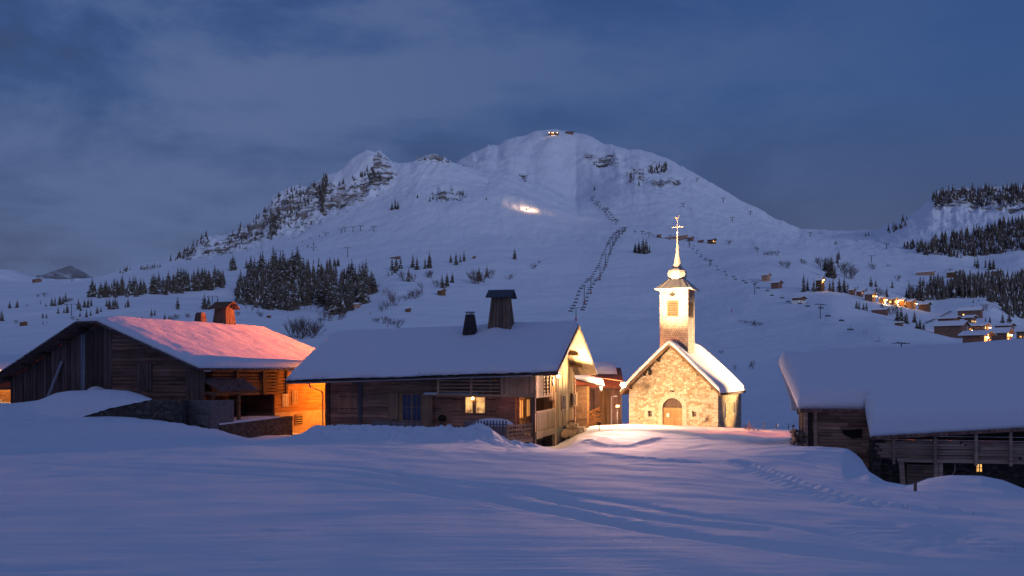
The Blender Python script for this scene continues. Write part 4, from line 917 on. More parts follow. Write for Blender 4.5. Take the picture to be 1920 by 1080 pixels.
# ------------------------------------------------------------------ left barn
LF = Frame(-18.57, 60.0, -24.2); Zl = -4.6
def build_left_barn():
    r = empty('farm_barn', (*LF.o, Zl), LF.a); tag(r, 'wide dark timber barn with a low gable and pink lit snow on its roof', 'barn')
    xl = -18.8; Ly = 16.7
    zf = lambda x: min(3.10, .17 - .363*x, 3.12 + .47*(x+9.75))
    ro = MB(); xs = [xl, -14.3, -9.77, -8.07, -4, 0]
    for a, b in zip(xs[:-1], xs[1:]):
        ro.hexa([(a, 0, zf(a)-.14), (b, 0, zf(b)-.14), (b, Ly, zf(b)-.14), (a, Ly, zf(a)-.14)], [(a, 0, zf(a)), (b, 0, zf(b)), (b, Ly, zf(b)), (a, Ly, zf(a))], 1)
    roof = ro.build('roof', M['barn_v'], r, Zl)
    sh = MB()      # ragged shingle edge along the front verge and the eave
    for i in range(150):
        a = xl + (0-xl)*i/150; b = a + .12; sh.box(a, b-.01, -.10-rnd.uniform(0, .07), .02, zf((a+b)/2)-.10, zf((a+b)/2)+.03, rnd.uniform(.6, 1.3))
    for i in range(130):
        a = Ly*i/130; b = a+.12; sh.box(-.02, .10+rnd.uniform(0, .06), a, b-.01, .06, .19, rnd.uniform(.6, 1.3))
    sh.build('shingle_course', M['shingle'], roof, Zl)
    for x in (-17, -15.2, -13.5, -11.8, -10.2, -7.6, -5.4, -3.4, -1.4):
        pu = MB(); pu.box(x-.10, x+.10, .35, 1.5, zf(x)-.36, zf(x)-.16, rnd.uniform(.6, 1.1))
        pu.build('purlin_end', M['old_v'], roof, Zl)
    snow_blanket('roof_snow', r, lambda x, y: min(3.10, .17-.363*x, 3.12+.47*(x+9.75)), xl-.02, .03, -.05, Ly, .36, Zl, .22, .6, .09, 23,
                 mod=lambda U, T: (.62 + .38*np.clip((T)/1.5, 0, 1)) + .35*np.exp(-(((U+6.8)/1.0)**2+((T-10.5)/1.6)**2))*(fbm(U*1.6, T*1.6, 3, 8)))
    y0 = 1.2; xr = -.7; xL = -17.1
    wv = MB(); boards_x(wv, xL, -7.9, -4.4, lambda x: zf(x)-.2, y0, .24, .06, .03, (.55, 1.25)); wv.build('board_wall', M['barn_v'], r, Zl)
    wh = MB(); z = -4.4
    while z < 3.0:
        b_ = z+.24; xe = min(xr, (.17-.2-b_)/.363) if b_ > -.1 else xr
        if xe > -7.9: logs_x(wh, -7.9, xe, z, b_, y0, .24, .12, .02, (.55, 1.25), 3.0)
        z += .24
    wh.box(xL, -7.9, y0+.02, y0+.15, -4.4, -.7, .4); wh.box(-7.9, xr, y0+.02, y0+.15, -4.4, 0, .4)
    wh.prism([(-16, -.7), (-8.0, -.7), (-8.0, 2.7), (-9.8, 2.8)], y0+.02, y0+.15, 'y', .4); wh.prism([(-7.9, 0), (-.7, 0), (-7.9, 2.6)], y0+.02, y0+.15, 'y', .4)
    wh.build('log_wall', M['barn_h'], r, Zl)
    # tall door leaves in the middle of the gable and a plank door lower right
    for a, b, s, m_ in ((152, 161, 1.1, 'grey_plank'), (162, 177, .55, 'old_v'), (178, 192, .62, 'old_v')):
        xa, zt = LF.front(a, 618 if a < 160 else 612, y0-.05); xb, zb = LF.front(b, 731, y0-.05); zt = min(zt, zf(xa)-.3, zf(xb)-.3)
        d = MB(); boards_x(d, xa, xb, zb-.4, zt, y0-.06, .2, .05, .01, (s*.85, s*1.15)); o = d.build('door_leaf', M[m_], r, Zl)
    o['label'] = 'weathered upright board leaf of the tall barn door'
    xa, zt = LF.front(262, 682, y0); xb, zb = LF.front(288, 732, y0); d = MB(); boards_x(d, xa, xb, zb, zt, y0-.13, .22, .05, .02, (.8, 1.3)); d.build('hatch_door', M['old_v'], r, Zl)
    # low right corner: upright boards
    xa, zt = LF.front(352, 690, y0); d = MB(); boards_x(d, xa, xr+.3, -3.0, 0.0, y0-.13, .2, .05, .02, (.9, 1.5)); d.build('corner_boards', M['old_v'], r, Zl)
    lp = MB(); d_ = lp.box(xL, -7.5, y0-.05, y0+.1, -4.5, -2.3, 1); 
    lp.build('rendered_base', M['concrete'], r, Zl)
    lw = MB(); logs_y(lw, y0, Ly-.5, -4.4, -.75, xL+.02, .24, .12, .02, (.6, 1.2)); lw.box(xL, xr, Ly-.6, Ly-.4, -4.4, 0, .6); lw.build('far_wall', M['barn_h'], r, Zl)
    # side towards the farmhouse: recess, gallery, orange lodge
    xw = -3.1
    def S(px, py, x): return LF.side(px, py, x)
    yA = S(397, 750, xr)[0]; yB = S(512, 750, xr)[0]; yE = Ly-.4
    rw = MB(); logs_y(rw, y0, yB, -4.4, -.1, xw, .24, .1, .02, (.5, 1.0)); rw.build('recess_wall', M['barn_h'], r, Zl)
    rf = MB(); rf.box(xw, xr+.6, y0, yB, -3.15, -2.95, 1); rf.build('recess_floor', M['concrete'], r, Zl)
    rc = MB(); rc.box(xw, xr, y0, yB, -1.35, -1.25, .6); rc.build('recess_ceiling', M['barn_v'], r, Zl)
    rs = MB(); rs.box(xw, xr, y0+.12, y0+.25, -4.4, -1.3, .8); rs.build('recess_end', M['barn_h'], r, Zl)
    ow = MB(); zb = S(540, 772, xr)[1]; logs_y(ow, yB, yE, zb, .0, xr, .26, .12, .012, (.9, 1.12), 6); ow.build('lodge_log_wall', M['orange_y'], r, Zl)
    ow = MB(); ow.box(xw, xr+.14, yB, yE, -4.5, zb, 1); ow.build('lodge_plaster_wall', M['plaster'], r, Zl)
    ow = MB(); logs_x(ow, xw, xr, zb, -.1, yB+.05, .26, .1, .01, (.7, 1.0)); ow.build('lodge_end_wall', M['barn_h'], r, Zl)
    for (pa, pb, ya, yb_, mm) in ((529, 541.5, 733, 763, 'paper'), (547.5, 558.5, 731.5, 757.5, 'orange_y')):
        ya_, zt = S(pa, ya, xr+.15); yb2, zl = S(pb, yb_, xr+.15)
        f = window(r, 'lodge_window', ya_, yb2, zl, zt, xr+.13, 2, M['paper'] if mm == 'paper' else M['plaster'], M['soffit'], Zl, .06, .03, 2, True)
    ya_, zt = S(552, 777, xr+.15); yb2, zl = S(567, 796, xr+.15); f = window(r, 'cellar_window', ya_, yb2, zl, zt, xr+.15, 1, M['win_dark'], M['oak'], Zl, .05, .05, 0, True)
    bb = MB()
    for k in range(4): bb.box(xr+.2, xr+.24, ya_, yb2, zl+.12+k*.16, zl+.17+k*.16, 1)
    bb.build('window_bar', M['soffit'], f, Zl)
    # gallery of slats under the eave
    yg0 = S(398, 712, -.25)[0]; yg1 = S(537, 712, -.25)[0]; g = MB(); zt = -.05; zb2 = S(500, 738, -.25)[1]
    for i in range(6):
        z = zb2 + .16 + i*(zt-zb2-.2)/6; g.box(-.33, -.26, yg0, yg1, z, z+(zt-zb2)/6*.55, rnd.uniform(.7, 1.15))
    g.box(-.85, -.24, yg0, yg1, zb2-.05, zb2+.10, 1.0); g.box(-.34, -.2, yg0, yg1, zt-.02, zt+.1, 1.0); g.build('gallery_rail', M['gallery'], r, Zl)
    for px in (443, 493, 536):
        y_ = S(px, 712, -.25)[0]; p = MB(); p.box(-.25, -.13, y_-.1, y_+.1, zb2-.05, zt+.1, .8); p.build('gallery_post', M['gallery'], r, Zl)
    g = MB(); g.box(-.8, -.75, yg0, yg1, zb2+.1, zt, .5); g.build('gallery_back', M['barn_h'], r, Zl)
    # shingled canopy
    ca = MB(); c0 = S(376, 709, -.2)[0]; c1 = S(452, 709, -.2)[0]; za = S(415, 709, -.2)[1]; zl = S(415, 733, 1.05)[1]
    rows = 7
    for k in range(rows):
        f0 = k/rows; f1 = (k+1.3)/rows; x0 = -.2+1.35*f0; x1_ = -.2+1.35*f1; q0 = za+(zl-za)*f0; q1 = za+(zl-za)*f1; y = c0
        while y < c1:
            w_ = rnd.uniform(.12, .24); j = rnd.uniform(-.02, .03)
            ca.hexa([(x0, y, q0-.03+j), (x1_, y, q1+j), (x1_, y+w_-.01, q1+j), (x0, y+w_-.01, q0-.03+j)], [(x0, y, q0), (x1_, y, q1+.04+j), (x1_, y+w_-.01, q1+.04+j), (x0, y+w_-.01, q0)], rnd.uniform(.6, 1.3)); y += w_
    cn = ca.build('shingled_canopy', M['shingle'], r, Zl)
    cb = MB(); cb.box(.9, 1.08, c0, c1, zl-.24, zl-.04, 1); cb.box(-.2, 1.0, c0+.02, c0+.12, zl-.22, zl-.06, 1); cb.build('canopy_beam', M['gallery'], cn, Zl)
    for px in (447.5, 400):
        y_ = S(px, 760, .9)[0]; p = MB(); p.box(.82, .98, y_-.09, y_+.09, -3.2, zl-.2, 1); p.build('canopy_post', M['gallery'], r, Zl)
    # entrance door in the recess
    d0 = S(416.5, 750, xw+.1)[0]; d1 = S(428, 750, xw+.1)[0]; d = MB(); boards_y(d, d0, d1, -2.95, S(420, 741, xw+.1)[1], xw+.11, .2, .05, .01, (1.0, 1.2)); d.build('entrance_door', M['orange_y'], r, Zl)
    # chimneys: ridge
    for px, pyb, pyt, w0, w1, hood, lab in ((420.5, 610, 577, .72, .50, True, 'large boarded chimney with a gabled red brown hood'), (376, 609, 589, .40, .27, False, 'small boarded chimney with an open top')):
        # on the ridge line
        k = (px-CX)/F; bx = LF.o[0]+LF.f[0]*-8.6; by = LF.o[1]+LF.f[1]*-8.6; y_ = (k*by-bx)/(LF.g[0]-k*LF.g[1]); Yw = by+LF.g[1]*y_
        zt = (HY-pyt)/F*Yw
        ch = tower_chimney(r, -8.6, y_, 2.7, zt, w0, w1, w0*.9, w1*.9, (.34, .50, .34) if hood else None, Zl, M['chimney'], M['gallery'], label=lab)
        if not hood:
            cp = MB()
            for dx in (-.18, 0, .18): cp.box(-8.6+dx-.05, -8.6+dx+.05, y_-.2, y_+.2, zt, zt+.12, 1)
            cp.build('chimney_cap', M['concrete'], ch, Zl)
build_left_barn()
def barn_things():
    # leaning plank
    xa, za = LF.front(100, 735, 1.0); xb, zb = LF.front(118, 677, 1.1); a = Vector((*LF.w(xa, .55), za-.3)); b = Vector((*LF.w(xb, 1.0), zb)); m = MB(); d = (b-a)
    e = Vector((LF.f[0], LF.f[1], 0))*.12; n = Vector((LF.g[0], LF.g[1], 0))*.04; s = a
    m.hexa([tuple(a-e-s), tuple(a+e-s), tuple(a+e+n-s), tuple(a-e+n-s)], [tuple(b-e-s), tuple(b+e-s), tuple(b+e+n-s), tuple(b-e+n-s)], 1.25)
    o = m.build('leaning_plank', M['grey_plank']); o.location = s; tag(o, 'pale grey plank leaning against the dark board wall of the left barn', 'plank')
    # stone ramp with snow on top in front of the barn
    ox, oy, _ = (-26.3, 56.6, 0); Y0 = 57.0
    r = empty('barn_ramp', (-30.0, Y0, -5.0), 0); tag(r, 'old stone ramp wall before the left barn with a thick mound of snow', 'ramp')
    top = [(-40, 775), (0, 766), (50, 758), (82, 747), (105, 737), (130, 733), (165, 732), (200, 730), (240, 733), (265, 740), (285, 748)]
    bot = [(-40, 800), (0, 800), (50, 799), (90, 799), (118, 796), (140, 787), (170, 777), (205, 766), (245, 757), (285, 749)]
    nseg = 120; vs = []; fs = []; rows = 14
    for i in range(nseg+1):
        px = -40 + 325*i/nseg; zt = np.interp(px, [a for a, b in top], [b for a, b in top]); zb = np.interp(px, [a for a, b in bot], [b for a, b in bot]) + (1.4*float(fbm(np.array(px/7.), np.array(0.), 3, 4)) if px > 100 else 0)
        for k in range(rows+1):
            s = k/rows; Y = Y0 + 3.6*s - .25*math.sin(math.pi*min(1, s*3)) ; ztop = (HY-zt)/F*(Y0+3.2); zbot = (HY-zb)/F*Y0
            z = zbot + (ztop-zbot)*math.sin(math.pi/2*min(1, s*1.05))**.75 + .03*float(fbm(np.array(px/18.), np.array(s*3), 3, 9))*math.sin(math.pi*s)
            vs.append(((px-CX)/F*Y + 30.0, Y-Y0, z+5.0))
    for i in range(nseg):
        for k in range(rows): a = i*(rows+1)+k; fs.append((a, a+rows+1, a+rows+2, a+1))
    me = bpy.data.meshes.new('snow_mound'); me.from_pydata(vs, [], fs); me.materials.append(M['snow']); me.polygons.foreach_set('use_smooth', np.ones(len(fs), dtype=bool)); me.update()
    o = bpy.data.objects.new('snow_mound', me); C.objects.link(o); o.parent = r
    w_ = MB(); n = 60
    for i in range(n):
        a = 112 + (332-112)*i/n; b = 112 + (332-112)*(i+1)/n
        za = (HY-np.interp(a, [x for x, y in bot] + [300, 335], [y for x, y in bot] + [750, 751]))/F*Y0; zb_ = (HY-np.interp(b, [x for x, y in bot] + [300, 335], [y for x, y in bot] + [750, 751]))/F*Y0
        X0 = (a-CX)/F*Y0+30; X1 = (b-CX)/F*Y0+30
        w_.add([(X0, .12, -.2), (X1, .12, -.2), (X1, .12, zb_+5.0), (X0, .12, za+5.0), (X0, 2.2, -.2), (X1, 2.2, -.2), (X1, 2.2, zb_+5.0-.05), (X0, 2.2, za+5.0-.05)], [(0, 1, 2, 3), (3, 2, 6, 7), (5, 4, 7, 6)] + ([(1, 5, 6, 2)] if i == n-1 else []), 1)
    w_.build('stone_wall', M['rubble_dark'], r)
    x, z = LF.front(183, 724, .6); wx, wy = LF.w(x, .5)
    dome('snow_covered_stump', 'rounded heap of snow against the tall barn door above the ramp', 'snow heap', wx, wy, .62, .5, z-.42, .42, seed=2)
    # concrete block enclosure
    xa, zt = LF.front(334, 750, -1.0); xb, zb = LF.front(395.5, 800, -1.0); r = empty('concrete_enclosure', (*LF.w(xa, -1.0), -4.8), LF.a); tag(r, 'pale concrete block wall standing by the right corner of the left barn', 'wall')
    c = MB(); L = xb-xa; z = 0; H = zt+4.8
    while z < H-.02:
        x = -.2*(int(z/.2) % 2)
        while x < L: c.box(max(x, 0)+.004, min(x+.42, L)-.004, 0, .2, z+.004, min(z+.2, H), rnd.uniform(.9, 1.1)); x += .42
        z += .2
    c.box(L-.2, L, .2, 2.0, 0, H-.01, 1); c.build('block_course', M['concrete'], r)
    # terrace retaining wall
    ya, za = LF.side(413, 797, 1.9); yb, zb = LF.side(548.5, 790, 1.9); m = MB(); wx, wy = LF.w(1.9, ya)
    m.hexa([(-.3, 0, -1.6), (0, 0, -1.6), (0, yb-ya, -1.6), (-.3, yb-ya, -1.6)], [(-.3, 0, 0), (0, 0, 0), (0, yb-ya, .25), (-.3, yb-ya, .25)], .6)
    rr = empty('terrace_wall', (wx, wy, za), LF.a); tag(rr, 'long low concrete terrace wall below the covered entrance of the left barn', 'wall'); m.build('wall_body', M['rubble_dark'], rr)
    s = MB(); s.hexa([(-2.4, 0, -.02), (-.01, 0, .01), (-.01, yb-ya-1.2, .2), (-2.4, yb-ya-1.2, .2)], [(-2.4, 0, .05), (-.05, 0, .09), (-.05, yb-ya-1.2, .26), (-2.4, yb-ya-1.2, .26)], 1); s.build('snow_strip', M['snow'], rr)
    q = MB(); q.box(-2.5, -.3, 0, yb-ya, -1.6, -.05, .8); q.build('terrace_fill', M['concrete'], rr)
    # small trough
    y_, z_ = LF.side(402, 784, 1.2); wx, wy = LF.w(1.3, y_-.6); t = MB(); t.hexa([(-.3, -.5, 0), (.3, -.5, 0), (.3, .5, 0), (-.3, .5, 0)], [(-.4, -.65, .5), (.4, -.65, .5), (.4, .65, .5), (-.4, .65, .5)], 1.1); t.box(-.42, .42, -.68, .68, .5, .56, 1.2)
    t.tube((-.2, -.4, -.3), (-.2, -.4, 0), .05, shade=.3); t.tube((.2, .4, -.3), (.2, .4, 0), .05, shade=.3)
    o = t.build('stone_trough', M['concrete']); o.location = (wx, wy, z_-.35); o.rotation_euler = (0, 0, LF.a); tag(o, 'small pale trough beside the concrete block wall of the left barn', 'trough')
barn_things()
# ------------------------------------------------------------------ right barn
RF = Frame(14.75, 50.8, -13.0); Zr = -6.0
def build_right_barn():
    r = empty('log_barn', (*RF.o, Zr), RF.a); tag(r, 'low dark log barn under a very thick snow roof with lumber on its gallery', 'barn')
    te = -.8; tr = 3.3; zr = .50; sl = .58; te2 = -2.85
    uA = RF.front(1499, 768, te)[0]; uB = RF.front(1633, 820, te2)[0]; uE = 15.5
    tilt = lambda u: .075*max(0, u-uB)
    zf = lambda u, t: zr - sl*abs(t-tr) + tilt(u)
    ro = MB()
    def slab(a, b, ta, tb, s=1):
        ro.hexa([(a, ta, zf(a, ta)-.16), (b, ta, zf(b, ta)-.16), (b, tb, zf(b, tb)-.16), (a, tb, zf(a, tb)-.16)], [(a, ta, zf(a, ta)), (b, ta, zf(b, ta)), (b, tb, zf(b, tb)), (a, tb, zf(a, tb))], s)
    slab(uA, uB-.004, te, tr); slab(uA+.3, uE, tr, 8.2); slab(uB, uE, te2, tr)
    roof = ro.build('roof', M['barn_v'], r, Zr)
    sh = MB(); u = uB
    while u < uE: sh.box(u, u+.11, te2-.06-rnd.uniform(0, .05), te2, zf(u, te2)-.13, zf(u, te2)+.02, rnd.uniform(.6, 1.3)); u += .12
    u = uA
    while u < uB: sh.box(u, u+.11, te-.06-rnd.uniform(0, .05), te, zf(u, te)-.13, zf(u, te)+.02, rnd.uniform(.6, 1.3)); u += .12
    sh.build('shingle_course', M['barn_h'], roof, Zr)
    # one sheet of snow following the L-shaped roof
    step = .13; us = np.arange(uA-.05, uE, step); ts = np.arange(te2-.05, 8.2, step); U, T = np.meshgrid(us, ts)
    inside = (T >= te-.05) | (U >= uB-.05)
    dA = np.where(U < uB, T-(te-.05), np.minimum(np.where(T < te-.05, U-(uB-.05), 9), np.hypot(np.maximum(0, (uB-.05)-U), 0)+99))
    d1 = U-(uA-.05); d2 = np.where(U < uB-.05, T-(te-.05), T-(te2-.05)); d3 = np.where(T < te-.05, U-(uB-.05), 99)
    # distance to the inner corner for points near it
    e = np.minimum(np.minimum(d1, d2), d3); e = np.where((U >= uB-.05) & (T >= te-.05), np.minimum(e, 99), e)
    k = np.sqrt(np.clip(1-(1-np.clip(e/.46, 0, 1))**2, 0, 1))
    base = zr - sl*np.sqrt((T-tr)**2+.35) + sl*.35 + .075*np.maximum(0, U-uB)
    th = .66*k*(1+.05*fbm(U*.4, T*.4, 3, 61)) + .05 + .16*np.exp(-((U-1.9)/1.6)**2)*np.clip((T-.5)/3, 0, 1) + .10*np.exp(-((U-uB-1.0)/.9)**2)*k + .03*k*fbm(U*2.2, T*2.2, 3, 66)*np.clip(1-(T-te2)/1.6, 0, 1)
    th = th - .13*np.exp(-((U-.9)/.8)**2)*np.clip((T-1)/2, 0, 1)*k
    nn = U.size; US = U - .21*(tr-te)*np.clip(1-np.abs(T-tr)/(tr-te), 0, 1)*np.clip(1-(U-uA)/3, 0, 1)*1.0; top = np.stack([US, T, base+th-Zr], -1).reshape(-1, 3); bot = np.stack([US, T, np.vectorize(zf)(U, T)-Zr+.003], -1).reshape(-1, 3)
    ix = np.arange(nn).reshape(U.shape); fs = []
    cell = inside[:-1, :-1] & inside[:-1, 1:] & inside[1:, 1:] & inside[1:, :-1]
    for i, j in zip(*np.nonzero(cell)):
        a, b, c, d = int(ix[i, j]), int(ix[i, j+1]), int(ix[i+1, j+1]), int(ix[i+1, j]); fs.append((a, b, c, d)); fs.append((d+nn, c+nn, b+nn, a+nn))
        for (di, dj, p, q) in ((-1, 0, a, b), (1, 0, c, d), (0, -1, d, a), (0, 1, b, c)):
            ii, jj = i+di, j+dj
            if not (0 <= ii < cell.shape[0] and 0 <= jj < cell.shape[1] and cell[ii, jj]): fs.append((q, p, p+nn, q+nn))
    me = bpy.data.meshes.new('roof_snow'); me.from_pydata([tuple(map(float, v)) for v in np.concatenate([top, bot])], [], fs); me.materials.append(M['snow']); me.polygons.foreach_set('use_smooth', np.ones(len(fs), dtype=bool)); me.update()
    o = bpy.data.objects.new('roof_snow', me); C.objects.link(o); o.parent = r
    # small section: posts, logs
    w = MB(); logs_x(w, .1, 3.4, -5.2, -1.85, .25, .17, .14, .06, (.6, 1.5), 2.4); w.box(.1, 3.4, .26, .5, -5.2, -1.9, .4); w.build('log_wall', M['old_h'], r, Zr)
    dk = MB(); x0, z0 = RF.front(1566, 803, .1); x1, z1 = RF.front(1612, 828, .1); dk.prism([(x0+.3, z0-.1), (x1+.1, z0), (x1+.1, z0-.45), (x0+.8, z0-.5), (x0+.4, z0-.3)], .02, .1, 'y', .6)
    dk.build('broken_gap_shade', M['dark'], r, Zr)  # dark sheet on the logs in place of a shaded gap
    for px, wd in ((1511, .09), (1529, .08)):
        x, _ = RF.front(px, 800, 0); p = MB(); p.box(x-wd, x+wd, -.05, .10, -4.1, -2.0, 1.4); p.build('corner_post', M['grey_h'], r, Zr)
    x, _ = RF.front(1519, 800, 0); p = MB(); p.box(x-.10, x+.10, .02, .14, -4.1, -2.0, .5); p.build('plank_strip', M['barn_v'], r, Zr)
    b = MB(); b.box(-.25, 2.4, -.25, .2, -4.15, -3.85, 1.0); b.build('sill_beam', M['grey_h'], r, Zr)
    lw = MB(); boards_y(lw, 0, 7.6, -4.6, lambda t: zf(0, t)-.18, .02, .22, .06, .02, (.6, 1.2)); lw.build('gable_wall', M['old_v'], r, Zr)
    # long section
    t2 = -1.2; w = MB(); logs_x(w, 3.2, 15.2, -4.2, -3.0, t2, .2, .12, .03, (.5, 1.1), 3); w.prism([(3.2, -3.02), (15.2, -3.02), (15.2, zf(15.2, t2)-.12), (3.2, zf(3.2, t2)-.12)], t2-.02, t2+.1, 'y', .7); w.build('gallery_wall', M['barn_h'], r, Zr)
    w = MB(); w.box(3.4, 15.2, t2+.05, t2+.6, -6.0, -4.2, .75); w.build('stone_base', M['rubble_dark'], r, Zr)
    for a, b_ in ((1700, 1752),):
        x0, z0 = RF.front(a, 870, t2-.1); x1, z1 = RF.front(b_, 905, t2-.1); g = MB(); logs_x(g, x0, x1+.3, -5.6, z0, t2-.05, .16, .12, .05, (.8, 1.5), 1.6); g.build('log_infill', M['grey_h'], r, Zr)
    rb = MB(); rb.box(3.0, 3.4, -1.3, .2, -6, -2.2, .6); rb.build('side_wall', M['rubble_dark'], r, Zr)
    zb = RF.front(1700, 866, te2+.3)[1]
    gb = MB(); gb.box(RF.front(1682, 866, te2+.3)[0], 15, te2+.2, te2+.38, zb, zb+.17, 1.2); gb.box(RF.front(1660, 866, te2+.3)[0]+.3, 15, te2+1.2, te2+1.35, zb, zb+.15, .9)
    gb.build('gallery_beam', M['grey_h'], r, Zr)
    for px in (1675.5, 1753, 1829.5, 1894.5, 1965):
        x, _ = RF.front(px, 850, te2+.15); p = MB(); p.box(x-.06, x+.06, te2+.02, te2+.16, zb-.1, zf(x, te2)-.14, 1.2 if px > 1800 else .8); p.build('gallery_post', M['grey_h'], r, Zr)
    for px in (1690, 1756, 1763):
        x, _ = RF.front(px, 880, te2+.35); p = MB(); lean_ = .12 if px == 1690 else 0
        p.hexa([(x-.11+lean_, te2+.3, -5.9), (x+.11+lean_, te2+.3, -5.9), (x+.11+lean_, te2+.5, -5.9), (x-.11+lean_, te2+.5, -5.9)], [(x-.11, te2+.3, zb), (x+.11, te2+.3, zb), (x+.11, te2+.5, zb), (x-.11, te2+.5, zb)], 1.2); p.build('support_post', M['grey_h'], r, Zr)
    x, z = RF.front(1780, 880, te2+.4); a = MB()
    for i in range(8):
        q0 = math.pi*(-.45+.55*i/8); q1 = math.pi*(-.45+.55*(i+1)/8); a.tube((x-.35+.6*math.cos(q0), te2+.4, z+.6*math.sin(q0)+.1), (x-.35+.6*math.cos(q1), te2+.4, z+.6*math.sin(q1)+.1), .03, n=5, shade=1.2)
    a.build('curved_branch', M['grey_h'], r, Zr)
    xa, zt = RF.front(1829.5, 868.5, t2); xb, zl = RF.front(1841.5, 885.5, t2); window(r, 'lit_window', xa, xb, zl, zt, t2-.02, 2, M['win_warm'], M['oak'], Zr, .035, .06, 1)
    return te2, zb, zf
te2, zbR, zfR = build_right_barn()
def lumber():
    grp = 'lumber stacked along the gallery of the right barn'
    rows = [(1645, 1925, 834, 2.2), (1650, 1760, 838, 1.2), (1652, 1800, 841, 1.4), (1640, 1760, 845, 1.3), (1642, 1838, 849, 1.9), (1646, 1920, 853, 2.0), (1640, 1770, 857, 1.2), (1650, 1860, 860, 1.8), (1655, 1740, 863, 1)]
    r = empty('lumber_stack', (*RF.w(4, te2+.3), zbR+.17), RF.a); tag(r, 'stack of long weathered planks and beams resting on the right barn gallery', 'lumber')
    n = 0
    for dep in range(3):
        z = zbR + .18
        for k in range(6):
            h_ = rnd.uniform(.08, .15); x = RF.front(rnd.uniform(1641, 1662), 850, te2+.3)[0]
            while x < 14:
                L = rnd.uniform(2.5, 6.0); m = MB(); y = te2 + .30 + dep*.28 + rnd.uniform(-.03, .03)
                tl = rnd.uniform(-.03, .05)
                wd = rnd.uniform(.14, .22)
                m.hexa([(0, 0, 0), (L, 0, tl), (L, wd, tl), (0, wd, 0)], [(0, 0, h_), (L, 0, tl+h_), (L, wd, tl+h_), (0, wd, h_)], rnd.uniform(.7, 1.4))
                o = m.build('plank' if h_ < .12 else 'beam', M['grey_h'], r); o.location = (x-4, y-te2-.3, z-zbR-.17); x += L + rnd.uniform(.01, .12); n += 1
            z += h_ + .004
lumber()
def right_bits():
    x, z = RF.front(1497, 825, -.3); wx, wy = RF.w(x, 0); m = MB()
    for i in range(46):
        a = rnd.uniform(-.33, .33); h_ = rnd.uniform(-.3, .42); y = rnd.uniform(-.4, .4)
        if a*a*4 + h_*h_ < .32: m.tube((a, y-.25, h_), (a+rnd.uniform(-.04, .04), y+.25, h_), rnd.uniform(.05, .085), n=7)
    o = m.build('firewood_pile', M['old_v']); o.location = (wx, wy, z+.05); tag(o, 'small round pile of split firewood at the left corner of the right barn', 'firewood')
    X, Y, Z = hit(1716, 921); m = MB(); m.hexa([(-.035, -.035, -.3), (.035, -.035, -.3), (.035, .035, -.3), (-.035, .035, -.3)], [(-.03, -.03, .24), (.03, -.03, .26), (.03, .03, .26), (-.03, .03, .24)], 1)
    o = m.build('marker_stake', M['old_v']); o.location = (X, Y, Z); tag(o, 'short dark stake poking out of the snow before the right barn', 'stake')
right_bits()
